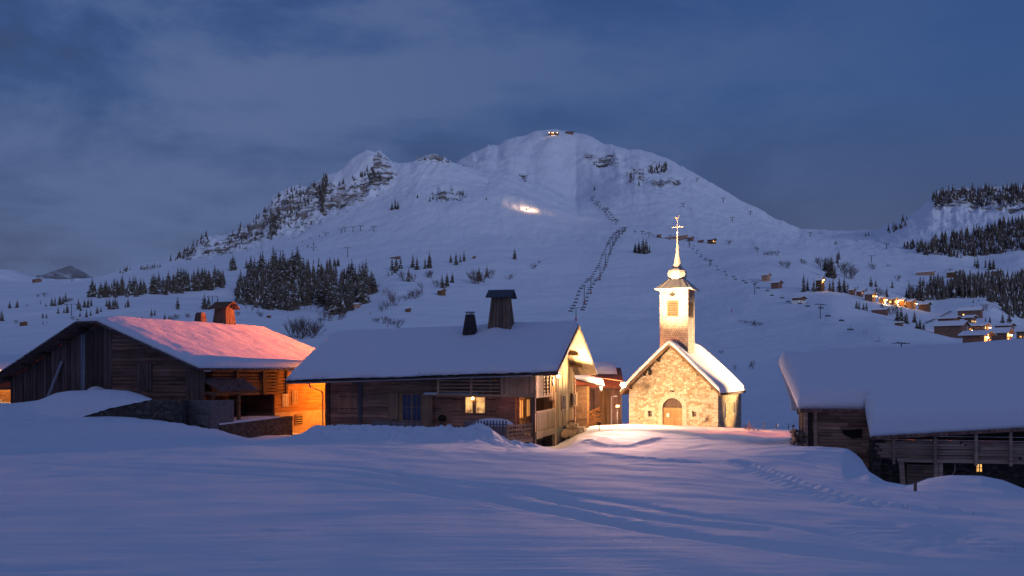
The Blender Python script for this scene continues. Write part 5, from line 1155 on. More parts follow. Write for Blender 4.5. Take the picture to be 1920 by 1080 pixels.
# ------------------------------------------------------------------ sheds between farmhouse and chapel
def sheds():
    Y = 77.0; r = empty('woodshed', ((1086-CX)/F*Y, Y, -4.6), R(-4)); tag(r, 'small orange lit woodshed squeezed behind the farmhouse gable', 'shed')
    def P(px, py, Y_=Y): return ((px-1086)/F*Y_ , (HY-py)/F*Y_)
    w = MB(); x0 = -.6; x1 = P(1103, 0)[0]; logs_x(w, x0, x1, -4.6, -1.05, 0, .22, .1, .03, (.6, 1.3), 2); w.box(x0, x1, 0.01, 3, -4.6, -1.1, 1); w.build('wall', M['gallery'], r, -4.6)
    p = MB(); p.box(x1-.1, x1+.06, -.9, -.75, -4.6, -1.15, 1.0); p.build('post', M['orange_y'], r, -4.6)
    z0 = -.35; z1 = P(0, 722)[1]; xr = P(1130, 0)[0]
    zf = lambda u, t: -.45 + (z1+.45)*(u+.8)/(xr+.8)
    ro = MB(); ro.hexa([(-.8, -1.2, zf(-.8, 0)-.1), (xr, -1.2, z1-.1), (xr, 3, z1-.1), (-.8, 3, zf(-.8, 0)-.1)], [(-.8, -1.2, zf(-.8, 0)), (xr, -1.2, z1), (xr, 3, z1), (-.8, 3, zf(-.8, 0))], 1); ro.build('roof', M['slab'], r, -4.6)
    snow_blanket('roof_snow', r, zf, -.8, xr+.1, -1.25, 3, .42, -4.6, .12, .3, .05, 31)
    ic = MB()
    for dx in (.0, .12): ic.lathe([(.035, z1-.1), (.02, z1-.28), (.003, z1-.45)], xr-.1-dx, -1.15, 6, 0, 1)
    ic.build('icicle', M['snow'], r, -4.6)
    # dark barn behind it
    Y = 83.0; r = empty('hay_shed', ((1104-CX)/F*Y, Y, -4.8), 0); tag(r, 'dark timber shed with a plank door between farmhouse and chapel', 'shed')
    def Q(px, py, Y_=Y): return ((px-1104)/F*Y_, (HY-py)/F*Y_)
    x1 = Q(1166, 0)[0]; w = MB(); boards_x(w, -1.5, x1, -4.8, -1.2, 0, .22, .06, .03, (.6, 1.2)); w.box(-1.5, x1, .02, 5, -4.8, -1.25, .6); w.build('wall', M['barn_v'], r, -4.8)
    a = Q(1123.5, 0)[0]; b = Q(1142, 0)[0]; d = MB(); boards_x(d, a, b, -4.7, Q(0, 729)[1], -.07, .2, .05, .01, (.85, 1.1)); d.build('plank_door', M['side_v'], r, -4.8)
    zf = lambda u, t: -1.35 + .55*(t+.8) if t < 2.2 else .30 - .55*(t-2.2)
    ro = MB()
    for ta, tb in ((-.8, 2.2), (2.2, 5.4)):
        ro.hexa([(-1.8, ta, zf(0, ta)-.12), (x1+.15, ta, zf(0, ta)-.12), (x1+.15, tb, zf(0, tb)-.12), (-1.8, tb, zf(0, tb)-.12)], [(-1.8, ta, zf(0, ta)), (x1+.15, ta, zf(0, ta)), (x1+.15, tb, zf(0, tb)), (-1.8, tb, zf(0, tb))], 1)
    ro.build('roof', M['slab'], r, -4.8)
    snow_blanket('roof_snow', r, zf, -1.8, Q(1160, 0)[0], 1.2, 5.3, .45, -4.8, .14, .3, .08, 35)
    # tools and wood against it
    g = MB()
    for i in range(40):
        X = rnd.uniform(.15, .85); Z = rnd.uniform(-4.5, -3.1); g.tube((X-.2, -.5, Z), (X+.25, -.35, Z+rnd.uniform(-.2, .2)), rnd.uniform(.04, .07), n=6)
    o = g.build('brushwood_stack', M['orange_y'], None, -4.8); o.location = r.location; tag(o, 'stack of split logs in the dark gap left of the plank door', 'firewood')
    # thin street lamp
    Y = 80.0; X = (1146.5-CX)/F*Y; r = empty('street_lamp', (X, Y, -4.6), 0); tag(r, 'thin unlit street lamp with a short arm before the dark shed', 'street lamp')
    p = MB(); p.tube((0, 0, 0), (0, 0, (HY-743)/F*Y+4.6), .05, .04, shade=1); p.build('pole', M['steel'], r)
    zt = (HY-743)/F*Y+4.6; p = MB(); p.tube((0, 0, zt-.05), (.35, 0, zt), .025, shade=1); p.build('arm', M['steel'], r)
    p = MB(); p.hexa([(.2, -.07, zt-.04), (.48, -.06, zt-.02), (.48, .06, zt-.02), (.2, .07, zt-.04)], [(.22, -.05, zt+.05), (.46, -.04, zt+.04), (.46, .04, zt+.04), (.22, .05, zt+.05)], 1.2); p.build('lamp_head', M['steel'], r)
sheds()
# rubble heap below the gable of the farmhouse
def rubble_heap():
    x, y = HF.w(.9, 10.5); m = MB()
    for i in range(60):
        a = rnd.uniform(-1.3, .9); b = rnd.uniform(-2.6, 2.6); c = max(0, 1.3-abs(a+.4)*.9-abs(b)*.22)*rnd.uniform(.5, 1)
        s = rnd.uniform(.18, .38); vs = [(a+s*rnd.uniform(.6, 1)*sx, b+s*rnd.uniform(.6, 1)*sy, c+s*.7*rnd.uniform(.6, 1)*sz) for sz in (-1, 1) for sx, sy in ((-1, -1), (1, -1), (1, 1), (-1, 1))]
        m.add(vs, [(0,3,2,1),(4,5,6,7),(0,1,5,4),(1,2,6,5),(2,3,7,6),(3,0,4,7)], rnd.uniform(.6, 1.2))
    o = m.build('boulder_heap', M['plaster']); o.location = (x, y, -4.75); o.rotation_euler = (0, 0, HF.a); tag(o, 'heap of boulders at the foot of the farmhouse gable', 'boulders')
rubble_heap()
# left edge: lit neighbour house
def neighbour():
    Y = 78.0; X = (-22-CX)/F*Y; r = empty('neighbour_house', (X, Y, -4.0), R(8)); tag(r, 'orange lit house glimpsed at the far left behind the left barn', 'house')
    w = MB(); logs_x(w, -4, 1.8, -4, -.3, 0, .25, .12, .02, (.9, 1.1), 3); w.box(-4, 1.8, .01, 6, -4, -.35, 1); w.build('wall', M['orange_y'], r, -4)
    zf = lambda u, t: .25
    ro = MB(); ro.hexa([(-5, -1.2, -.35), (2.3, -1.2, -.35), (2.3, 7, .9), (-5, 7, .9)], [(-5, -1.2, -.2), (2.3, -1.2, -.2), (2.3, 7, 1.05), (-5, 7, 1.05)], 1); ro.build('roof', M['slab'], r, -4)
    snow_blanket('roof_snow', r, lambda u, t: -.2+.152*(t+1.2), -5, 2.3, -1.2, 7, .3, -4, .25, .3, .05, 50)
    x0 = 1.1; wf = window(r, 'lit_window', .9, 1.5, -.30, .0, -.14, 1, M['win_warm'], M['oak'], -4, .05, .06)
    st = MB(); st.hexa([(.2, -1.2, -3.4), (1.75, -1.2, -4), (1.75, -1.0, -4), (.2, -1.0, -3.4)], [(.2, -1.2, -1.15), (1.75, -1.2, -2.6), (1.75, -1.0, -2.6), (.2, -1.0, -1.15)], 1); st.build('stair_side', M['plaster'], r, -4)
    l = MB(); lx = 1.25; l.lathe([(.02, .05), (.13, 0), (.13, -.1), (.02, -.15)], lx, -1.4, 10, 0, 1); l.build('wall_lamp', M['bulb_s'], r, -4)
    p = r.matrix_basis @ Vector((lx, -1.5, 3.7)); lamp('neighbour_light', p, 260, (1, .48, .12), .12)
neighbour()
# ------------------------------------------------------------------ lamps of the place and added fill lights
def floodlight(name, loc, aim, label, energy, spot, color, pole=1.2, mat_='iron', blend=.4, size=.16, grp=None):
    r = empty(name, (loc[0], loc[1], loc[2]-pole), 0); tag(r, label, 'floodlight', grp); m = MB(); m.tube((0, 0, 0), (0, 0, pole-.12), .03, shade=1); m.build('pole', M['steel'], r)
    d = (Vector(aim)-Vector(loc)).normalized(); up = Vector((0, 0, 1)); s = d.cross(up).normalized(); u = s.cross(d); h = MB(); c = Vector((0, 0, pole))
    bk = c - d*.16; f = c - d*.01; q = lambda o, a, b: tuple(o + s*a + u*b)
    h.add([q(bk, -.08, -.06), q(bk, .08, -.06), q(bk, .08, .06), q(bk, -.08, .06), q(f, -.16, -.11), q(f, .16, -.11), q(f, .16, .11), q(f, -.16, .11)], [(0, 3, 2, 1), (0, 1, 5, 4), (1, 2, 6, 5), (2, 3, 7, 6), (3, 0, 4, 7)], 1)
    h.build('housing', M['iron'], r); g = MB(); f2 = c - d*.03; g.add([q(f2, -.15, -.10), q(f2, .15, -.10), q(f2, .15, .10), q(f2, -.15, .10)], [(0, 1, 2, 3)], 1); g.build('lamp_glass', M['bulb_dim'], r)
    lamp(name+'_light', Vector(loc)+d*.05, energy, color, size, spot=spot, target=aim, blend=blend); return r
WARM = (1.0, .66, .35); SOD = (1.0, .18, .03)
# bright bare flood on its arm at the chapel's left eave
L1 = Vector((8.28, 75.4, -.87))
def corner_flood():
    r = empty('corner_floodlight', (L1.x, L1.y, L1.z), 0); tag(r, 'dazzling white floodlight on an arm beside the left eave of the chapel', 'floodlight')
    m = MB(); m.tube((-1.3, 6.6, .35), (0, 0, .12), .03, shade=1); m.tube((0, 0, .12), (0, 0, 0), .03, shade=1); m.build('arm', M['steel'], r)
    m = MB(); m.lathe([(.05, .14), (.16, .08), (.19, .0), (.17, .0), (.05, .06)], 0, 0, 12, 0, 1); m.build('hood', M['iron'], r)
    m = MB(); m.lathe([(.02, -.34), (.13, -.30), (.21, -.18), (.20, -.05), (.12, .03), (.04, .06)], 0, 0, 16, 0, 1); m.build('bulb', M['bulb'], r, smooth=True)
    lamp('corner_flood_light', L1 + Vector((-.1, -.45, -.25)), 2500, WARM, .14)
    lamp('corner_flood_beam', L1 + Vector((-.1, -.45, -.1)), 38000, (1, .50, .36), .2, spot=54, target=(3.2, 34, -.1), blend=1.0)
corner_flood()
X, Y = 5.9, 68.5
floodlight('steeple_floodlight', (X, Y, gz(X, Y)+.5), (13.2, 79.8, 7.2), 'small ground floodlight aimed up at the steeple front', 200000, 24, WARM, .5, blend=.9)
def cladding_lamp():
    x, y = HF.w(.42, 4.9); z = -.28; r = empty('gable_wall_lamp', (x, y, z), HF.a); tag(r, 'bright wall lamp behind the black ornament on the farmhouse corner cladding', 'lamp')
    m = MB(); m.tube((-.42, 0, .12), (0, 0, .12), .025, shade=1); m.build('bracket', M['steel'], r)
    m = MB(); m.lathe([(.05, .14), (.16, .07), (.17, .02), (.05, .05)], 0, 0, 12, 0, 1); m.build('shade', M['iron'], r)
    m = MB(); m.lathe([(.02, -.13), (.09, -.09), (.10, 0), (.04, .04)], 0, 0, 10, 0, 1); m.build('bulb', M['bulb'], r)
    lamp('gable_wall_light', (x+.15, y, z-.18), 330, (1, .55, .20), .12)
    lamp('chapel_side_light', (x+.3, y-.1, z-.1), 20000, (1, .60, .33), .5, spot=62, target=(13.6, 77.0, -2.0), blend=1.0)  # extra fill spot added here to brighten the chapel front
cladding_lamp()
floodlight('added_gable_flood', (7.6, 73.0, -2.5), (3.5, 67.4, 3.0), 'added floodlight on a short pole that brightens the farmhouse gable peak', 36000, 60, (1, .62, .27), 1.7, blend=.8)  # added floodlight that brightens the soffit under the gable overhang
floodlight('wall_floodlight', (22.2, 80.2, gz(22.2, 80.2)+.35), (17.4, 82.8, -1.8), 'small ground floodlight washing the right hand wall of the chapel', 3600, 75, (1, .62, .26), .5, blend=.7)
floodlight('roof_floodlight', (29.5, 88.0, .8), (16.5, 84, 1.0), 'pole floodlight aimed at the right hand roof slope of the chapel', 40000, 38, WARM, 5.2, blend=.6)
def sodium(name, loc, gzv, label, energy, col=SOD, arm=.12, size=.12, dirx=1):
    r = empty(name, (loc[0]-arm*dirx, loc[1], gzv), 0); tag(r, label, 'street lamp'); h_ = loc[2]-gzv
    m = MB(); m.tube((0, 0, 0), (0, 0, h_+.1), .07, .045, shade=1); m.build('pole', M['steel'], r)
    m = MB(); m.tube((0, 0, h_+.1), (arm*dirx, 0, h_+.14), .03, shade=1); m.build('arm', M['steel'], r)
    m = MB(); x = arm*dirx; m.hexa([(x-.2, -.09, h_+.03), (x+.2, -.09, h_+.03), (x+.2, .09, h_+.03), (x-.2, .09, h_+.03)], [(x-.16, -.05, h_+.15), (x+.16, -.05, h_+.15), (x+.16, .05, h_+.15), (x-.16, .05, h_+.15)], 1); m.build('lamp_head', M['steel'], r)
    m = MB(); m.lathe([(.02, h_-.08), (.10, h_-.05), (.14, h_+.02)], x, 0, 10, 0, 1); m.build('bulb', M['bulb_o'], r)
    lamp(name+'_light', (loc[0]+.1, loc[1], loc[2]-.14), energy*.5, col, size, spot=46, target=(18.5, 73, -4.2), blend=.5)
    lamp(name+'_light', (loc[0], loc[1], loc[2]-.14), energy, col, size, spot=76, target=(-21, 68, 1.6), blend=.35)
sodium('sodium_street_lamp', (-3.36, 85.0, 4.62), -4.4, 'orange street lamp rising behind the small dark chimney of the farmhouse', 135000)
def wall_lamp():
    x, y = HF.w(-14.1-.75, 6.6); r = empty('lodge_wall_lamp', (x, y, -.75), HF.a); tag(r, 'orange wall lamp under the farmhouse end overhang facing the left barn', 'lamp')
    m = MB(); m.tube((.75, 0, .15), (0, 0, .12), .025, shade=1); m.build('bracket', M['steel'], r)
    m = MB(); m.lathe([(.05, .13), (.17, .05), (.18, .02), (.05, .04)], 0, 0, 12, 0, 1); m.build('shade', M['iron'], r)
    m = MB(); m.lathe([(.02, -.12), (.08, -.08), (.09, 0), (.04, .03)], 0, 0, 10, 0, 1); m.build('bulb', M['bulb_o'], r)
    lamp('lodge_wall_light', (x, y, -.98), 1500, (1.0, .31, .035), .1)
wall_lamp()
# ------------------------------------------------------------------ trees
def spruce_mesh(seed, slim=.20, snow=.16, tiers=17):
    """a spruce of height 1: trunk, drooping boughs of small needle sprays, some of them carrying snow"""
    g = random.Random(seed); vs = []; fs = []; mi = []
    def tri(a, b, c, m): n = len(vs); vs.extend((a, b, c)); fs.append((n, n+1, n+2)); mi.append(m)
    def quad(a, b, c, d, m): n = len(vs); vs.extend((a, b, c, d)); fs.append((n, n+1, n+2, n+3)); mi.append(m)
    for i in range(5):
        a0 = 2*math.pi*i/5; a1 = 2*math.pi*(i+1)/5; quad((.014*math.cos(a0), .014*math.sin(a0), -.08), (.014*math.cos(a1), .014*math.sin(a1), -.08), (.003*math.cos(a1), .003*math.sin(a1), .95), (.003*math.cos(a0), .003*math.sin(a0), .95), 1)
    for t in range(tiers):
        f = t/(tiers-1); z = .07 + .90*f**.95; rad = slim*((1-f)**.85)*g.uniform(.70, 1.2) + .012; nb = int(12 - 5*f)
        off = g.uniform(0, 6.28)
        for b in range(nb):
            a = off + 2*math.pi*b/nb + g.uniform(-.25, .25); rr = rad*g.uniform(.6, 1.18); dz = -rr*g.uniform(.25, .62); c, s = math.cos(a), math.sin(a)
            if g.random() < .06: continue
            m_ = 2 if g.random() < snow*(.6+f) else 0; wd = rr*g.uniform(.34, .5); z1 = z + g.uniform(-.012, .012)
            for k in range(3):
                q0 = k/3; q1 = (k+1)/3*1.05; w0 = wd*(1-q0*.75); w1 = wd*(1-q1*.85) if k < 2 else 0
                p0 = (c*rr*q0, s*rr*q0, z1+dz*q0*q0); p1 = (c*rr*q1, s*rr*q1, z1+dz*q1*q1)
                dr = g.uniform(.15, .4)*wd
                L0 = (p0[0]-s*w0, p0[1]+c*w0, p0[2]-dr); L1 = (p1[0]-s*w1, p1[1]+c*w1, p1[2]-dr); R0 = (p0[0]+s*w0, p0[1]-c*w0, p0[2]-dr); R1 = (p1[0]+s*w1, p1[1]-c*w1, p1[2]-dr)
                quad(p0, L0, L1, p1, m_ if k else 0); quad(p0, p1, R1, R0, m_ if k else 0)
                tri(L0, (L0[0]*1.02, L0[1]*1.02, L0[2]-wd*.5), L1, 0); tri(R0, R1, (R0[0]*1.02, R0[1]*1.02, R0[2]-wd*.5), 0)
    for k in range(4):
        a = k*1.57; tri((0, 0, 1.0), (.011*math.cos(a), .011*math.sin(a), .93), (.011*math.cos(a+1.57), .011*math.sin(a+1.57), .93), 0)
    me = bpy.data.meshes.new('spruce'); me.from_pydata(vs, [], fs); at = me.attributes.new('shade', 'FLOAT', 'FACE'); at.data.foreach_set('value', np.ones(len(fs), dtype=np.float32))
    for m in (M['spruce'], M['bark'], M['tree_snow']): me.materials.append(m)
    me.polygons.foreach_set('material_index', np.array(mi, dtype=np.int32)); me.update(); return me
def bare_mesh(seed, kind='tree', m='twig'):
    g = random.Random(seed); mb = MB()
    def grow(p, d, L, r, depth):
        q = p + d*L; mb.tube(p, q, r, r*.6, 3, g.uniform(.7, 1.3), 0, False)
        if depth == 0: return
        for i in range(g.choice((3, 3, 4)) if depth > 1 else 3):
            a = Vector((g.uniform(-1, 1), g.uniform(-1, 1), g.uniform(-.35, .9))).normalized(); dd = (d*1.0 + a*(.75 if kind == 'tree' else .55)).normalized(); grow(p + d*L*g.uniform(.45, 1), dd, L*g.uniform(.5, .78), r*.55, depth-1)
    if kind == 'tree': grow(Vector((0, 0, -.05)), Vector((g.uniform(-.05, .05), 0, 1)), .42, .018, 5)
    else:
        for i in range(9): grow(Vector((g.uniform(-.15, .15), g.uniform(-.15, .15), -.05)), Vector((g.uniform(-.7, .7), g.uniform(-.7, .7), 1)).normalized(), .45, .013, 3)
    me = bpy.data.meshes.new(kind); zmax = max(v[2] for v in mb.v); me.from_pydata([(x/zmax, y/zmax, z/zmax) for x, y, z in mb.v], [], mb.f)
    at = me.attributes.new('shade', 'FLOAT', 'FACE'); at.data.foreach_set('value', np.array(mb.sh, dtype=np.float32)); me.materials.append(M[m]); me.update(); return me
SPR = [spruce_mesh(100+i, sl, sn) for i, (sl, sn) in enumerate(((.17, .10), (.20, .22), (.15, .16), (.23, .18), (.19, .30), (.21, .08)))]
BARE = [bare_mesh(200+i, 'tree', 'twig' if i % 2 else 'twig_red') for i in range(4)]; BUSH = [bare_mesh(300+i, 'bush', 'twig' if i % 2 else 'twig_red') for i in range(4)]
for m_ in SPR: m_.name = 'spruce_tree'
NT = [0]
def plant(meshes, name, px, py, hp, label, cat, group=None, wide=1.0):
    X, Y, Z = hit(px, py); me = rnd.choice(meshes); o = bpy.data.objects.new(name, me); C.objects.link(o); s = hp/F*Y*rnd.uniform(.85, 1.1); w_ = s*wide*rnd.uniform(.9, 1.15)
    o.location = (X, Y+.02*s, Z-.02*s); o.scale = (w_, w_, s); o.rotation_euler = (0, 0, rnd.uniform(0, 6.28)); tag(o, label, cat, group); NT[0] += 1; return o
def clump(pts, label, group=None):
    for (x, y, h_) in pts: plant(SPR, 'spruce_tree', x, y, h_, label, 'spruce', (group or label) if len(pts) > 1 else None)
clump([(18, 578, 15), (32, 577, 16)], 'small lone spruce on the open snow at the far left')
clump([(3, 602, 24)], 'taller dark spruce cut by the left picture edge')
clump([(97, 574, 20), (103, 574, 21), (112, 572, 19), (118, 570, 21), (123, 567, 19)], 'dark spruce in the tight clump above the left barn peak')
clump([(76, 570, 8), (86, 575, 9)], 'tiny spruce left of the tight dark clump')
clump([(109, 588, 13), (120, 587, 13), (126, 587, 19)], 'small spruce beside the pylon left of the left barn')
clump([(147, 580, 20), (151, 583, 15), (158, 577, 18), (165, 577, 20), (171, 574, 19)], 'spruce in the ragged row right above the left barn peak')
clump([(150, 594, 12), (162, 595, 18), (170, 592, 13), (182, 588, 15), (189, 585, 13)], 'small spruce just behind the peak of the left barn')
clump([(80, 597, 12), (87, 597, 13), (81, 608, 7), (88, 606, 5)], 'little spruce near the small hut left of the left barn')
clump([(205, 580, 22), (212, 580, 25), (220, 579, 19), (216, 575, 22), (200, 575, 18)], 'spruce in the rounded clump over the left barn ridge')
clump([(240, 576, 18), (235, 577, 11)], 'spruce of the pair right of the rounded clump')
clump([(284, 594, 18), (290, 592, 17)], 'spruce of the pair above the pink lit barn roof')
clump([(309, 605, 20), (317, 604, 14)], 'spruce at the left of the small barn chimney')
clump([(333, 580, 28)], 'slender lone spruce above the small barn chimney')
clump([(383, 580, 30), (391, 580, 29)], 'tall spruce of the pair above the small barn chimney')
clump([(408, 572, 20)], 'spruce standing just left of the hooded barn chimney')
clump([(441, 578, 24)], 'spruce standing just right of the hooded barn chimney')
clump([(618, 500, 22), (627, 499, 21), (634, 499, 19)], 'spruce of the small group on the open slope above the left wood')
clump([(588, 460, 9), (577, 464, 7)], 'tiny spruce on the bare slope over the left wood')
clump([(432, 508, 30), (439, 507, 32), (436, 504, 28), (462, 503, 20), (469, 502, 24)], 'spruce standing at the top left edge of the left wood')
clump([(735, 507, 33), (743, 508, 30), (751, 504, 26), (735, 516, 14), (728, 518, 12), (741, 512, 20)], 'spruce in the clump left of the twin pairs on the middle slope')
clump([(774, 502, 28), (782, 506, 29)], 'spruce of the left twin pair on the middle slope')
clump([(797, 504, 26), (805, 503, 33)], 'spruce of the right twin pair on the middle slope')
clump([(766, 528, 31)], 'dark spruce wrapped in bare brush below the twin pairs')
clump([(845, 492, 18), (855, 497, 25), (863, 492, 21), (870, 490, 21)], 'spruce of the four in a row high on the middle slope')
clump([(829, 540, 28), (838, 537, 30), (848, 530, 19)], 'spruce above the small hut on the middle slope')
clump([(898, 527, 27), (913, 520, 24)], 'spruce inside the big dark thicket on the middle slope')
clump([(965, 486, 21)], 'lone broad spruce in the middle of the snow slope')
clump([(1191, 474, 21), (1198, 475, 29), (1206, 475, 31), (1212, 475, 29), (1203, 476, 26), (1218, 474, 18), (1210, 476, 22)], 'spruce of the dense dark clump left of the steeple cross')
clump([(1507, 547, 37), (1514, 545, 26), (1526, 547, 27), (1533, 534, 20), (1543, 545, 24), (1536, 546, 26)], 'spruce beside the orange lit chalet on the right slope')
clump([(1556, 546, 22), (1562, 547, 27), (1574, 548, 31), (1583, 548, 30), (1590, 547, 22)], 'spruce in the row right of the orange lit chalet')
clump([(1553, 520, 40), (1560, 522, 42), (1547, 508, 26), (1565, 520, 30), (1558, 512, 34)], 'spruce of the tall dark stand over the orange lit chalet')
clump([(1570, 494, 22), (1573, 486, 18)], 'slim spruce at the top of the dark stand')
clump([(1633, 538, 25), (1642, 538, 17)], 'spruce of the pair right of the dark stand')
clump([(1606, 579, 18), (1611, 580, 19), (1619, 581, 14), (1625, 582, 16)], 'spruce on the near slope crest below the hamlet')
clump([(1690, 603, 30), (1683, 602, 26), (1700, 607, 27), (1697, 604, 20)], 'spruce of the group left of the snowy lane')
clump([(1715, 605, 27)], 'single spruce beside the snowy lane')
clump([(1725, 617, 22), (1732, 618, 18), (1719, 616, 18)], 'low bushy spruce at the foot of the lane')
clump([(1663, 557, 24)], 'spruce rising behind the lit row of chalets')
clump([(1673, 540, 15)], 'small lone spruce on the slope above the lit row')
clump([(1828, 500, 17), (1833, 503, 23)], 'slim spruce of the pair before the right hillock')
clump([(1848, 502, 22), (1856, 506, 28), (1863, 507, 26)], 'spruce of the trio before the right hillock')
clump([(1848, 603, 11), (1856, 605, 13)], 'small spruce behind the village roofs')
clump([(1880, 607, 26), (1893, 608, 26)], 'tall spruce rising behind the right village roofs')
clump([(1825, 568, 8), (1835, 565, 6), (1823, 577, 6)], 'tiny spruce on the snow meadow above the village')
clump([(783, 371, 9), (868, 366, 14), (912, 375, 9), (741, 392, 24), (735, 394, 18), (746, 392, 17), (640, 391, 9), (812, 374, 12), (806, 378, 14), (824, 372, 7), (1115, 357, 11), (1198, 348, 12)], 'single spruce standing high on the upper mountain snow')
def inpoly(x, y, P):
    c = False; j = len(P)-1
    for i in range(len(P)):
        if (P[i][1] > y) != (P[j][1] > y) and x < (P[j][0]-P[i][0])*(y-P[i][1])/(P[j][1]-P[i][1]) + P[i][0]: c = not c
        j = i
    return c
def fill(P, n, dmin):
    xs_ = [p[0] for p in P]; ys_ = [p[1] for p in P]; out_ = []; tries = 0
    while len(out_) < n and tries < 40000:
        tries += 1; x = rnd.uniform(min(xs_), max(xs_)); y = rnd.uniform(min(ys_), max(ys_))
        if inpoly(x, y, P) and all(abs(x-a) + 1.2*abs(y-b) > dmin for a, b in out_): out_.append((x, y))
    return out_
WOODS = [([(166, 556), (200, 550), (280, 545), (330, 530), (420, 522), (422, 543), (330, 553), (230, 560), (180, 562)], 42, 4, (22, 34), 'snow dusted spruce of the long low wood above the left barn'),
 ([(448, 545), (478, 518), (515, 512), (545, 508), (590, 512), (606, 560), (575, 575), (545, 586), (505, 582), (460, 582), (446, 575)], 62, 5, (36, 50), 'snow dusted spruce of the big dense left wood'),
 ([(592, 545), (640, 530), (690, 530), (704, 548), (692, 562), (655, 592), (625, 596), (598, 575)], 36, 5, (36, 50), 'brownish spruce at the right hand lobe of the big left wood')]
used = 0
for P, n, dm, hr, lab in WOODS:
    for (x, y) in fill(P, n, dm): plant(SPR, 'spruce_tree', x, y, rnd.uniform(*hr)*(.75 if x > 690 else 1)*1.12, lab, 'spruce', 'spruces of the woods on the left slope', 1.25)
RIGHTW = [([(1700, 556), (1735, 545), (1790, 545), (1850, 538), (1885, 545), (1870, 572), (1835, 562), (1765, 566), (1705, 562)], 0), ]
want = 298 - NT[0]
for (x, y) in fill([(1692, 560), (1740, 548), (1800, 548), (1860, 545), (1925, 545), (1925, 612), (1896, 605), (1880, 590), (1870, 572), (1835, 562), (1765, 566), (1720, 580), (1700, 566)], max(0, want), 4):
    plant(SPR, 'spruce_tree', x, y, rnd.uniform(34, 50) if x > 1850 else rnd.uniform(28, 42), 'dark spruce of the wood along the right slope behind the village', 'spruce', 'spruces of the wood behind the village', 1.2)
# shrubs and bare trees
def brush(pts, label, kind=None, meshes=None, name='bare_shrub', cat='shrub', wide=1.0):
    for (x, y, h_) in pts: plant(meshes or BUSH, name, x, y, h_, label, cat, label if len(pts) > 1 else None, wide)
brush([(547, 632, 34), (558, 634, 42), (570, 632, 46), (581, 630, 44), (592, 628, 30), (565, 636, 30), (586, 634, 24)], 'bare frosted shrub of the thicket behind the gap between the roofs')
clump([(589, 625, 26)], 'small dark spruce inside the bare thicket between the roofs')
brush([(733, 575, 36), (791, 556, 30)], 'tall bare tree on the hollow left of the dark chimney', meshes=BARE, name='bare_tree', cat='tree')
brush([(741, 573, 24), (723, 580, 20), (716, 584, 14), (777, 560, 22), (768, 561, 16), (761, 564, 14), (783, 558, 20)], 'thin bare bush in the hollow left of the dark chimney')
brush([(703, 604, 11), (708, 604, 10), (746, 615, 22), (732, 608, 16), (722, 606, 15), (738, 610, 10)], 'small bare bush on the snow above the farmhouse roof')
brush([(807, 521, 18), (802, 520, 14), (775, 528, 22), (757, 527, 20), (820, 538, 20), (834, 544, 14)], 'bare round bush among the spruces of the middle slope')
brush([(889, 532, 24), (895, 532, 28), (905, 529, 26), (918, 522, 22)], 'bare bush of the big dark thicket on the middle slope')
brush([(1000, 504, 15), (1010, 494, 7)], 'round bare bush on the open middle slope', wide=1.3)
brush([(955, 524, 13)], 'low bare bush in the centre of the slope', wide=1.3)
brush([(1420, 478, 19)], 'round headed bare tree on the skyline crease of the right slope', meshes=BARE, name='bare_tree', cat='tree')
brush([(1433, 478, 8), (1447, 479, 11), (1457, 479, 11), (1440, 479, 9)], 'bare bush in the row right of the round headed tree')
brush([(1467, 499, 12), (1477, 503, 16), (1505, 494, 12), (1510, 496, 10), (1533, 492, 13)], 'thin bush scattered on the upper right slope')
brush([(1590, 523, 34), (1583, 512, 26), (1596, 522, 24), (1577, 508, 18)], 'big bare bush right of the tall dark stand', wide=1.1)
brush([(1638, 505, 14), (1665, 500, 7), (1540, 500, 22), (1546, 506, 26)], 'round grey bush high on the right slope', wide=1.2)
brush([(1683, 526, 11), (1803, 516, 15), (1781, 514, 13), (1826, 520, 12), (1838, 521, 11)], 'bare bush by the huts above the right wood', wide=1.2)
brush([(1850, 582, 17)], 'round bare bush alone on the meadow above the village', wide=1.2)
brush([(1663, 586, 16), (1670, 590, 18), (1676, 588, 22), (1657, 582, 14)], 'bare bush before the low dark building of the hamlet')
brush([(1605, 545, 12), (1622, 549, 11), (1640, 553, 17), (1648, 556, 18), (1655, 556, 14)], 'bare bush above the lit row of chalets')
brush([(1366, 459, 12), (1256, 447, 8), (1262, 447, 8), (1270, 447, 7)], 'bush beside the high mountain huts')
brush([(1388, 604, 6), (1396, 606, 7), (1402, 607, 7), (1411, 610, 10), (1417, 611, 8), (1426, 611, 8)], 'low brown bush on the snow right of the steeple', wide=1.6)
brush([(1352, 663, 9)], 'small dark bush above the chapel roof', wide=1.3)
brush([(1412, 692, 21), (1378, 695, 15), (1406, 692, 14)], 'spindly bare bush behind the chapel', wide=.5)
brush([(128, 566, 11), (133, 565, 9), (70, 557, 6), (84, 556, 9), (50, 574, 4)], 'brown bush near the tight dark spruce clump', wide=1.3)
brush([(262, 600, 9), (270, 602, 8), (325, 601, 13), (333, 598, 10), (350, 594, 9), (445, 592, 10), (352, 596, 8)], 'bush poking up behind the pink lit barn roof', wide=1.3)
brush([(487, 593, 12), (491, 594, 10), (305, 535, 12), (312, 534, 13), (606, 600, 20), (618, 602, 24), (637, 600, 26), (645, 596, 22), (600, 606, 14)], 'russet bush along the foot of the left wood')
brush([(137, 600, 10), (31, 607, 9)], 'thin bush next to a hut left of the left barn')
brush([(1398, 806, 12), (1406, 807, 14), (1414, 808, 9), (1421, 809, 6)], 'dry twiggy shrub at the right hand corner of the chapel')
brush([(62, 662, 8)], 'dry bush on the snow behind the left barn roof')
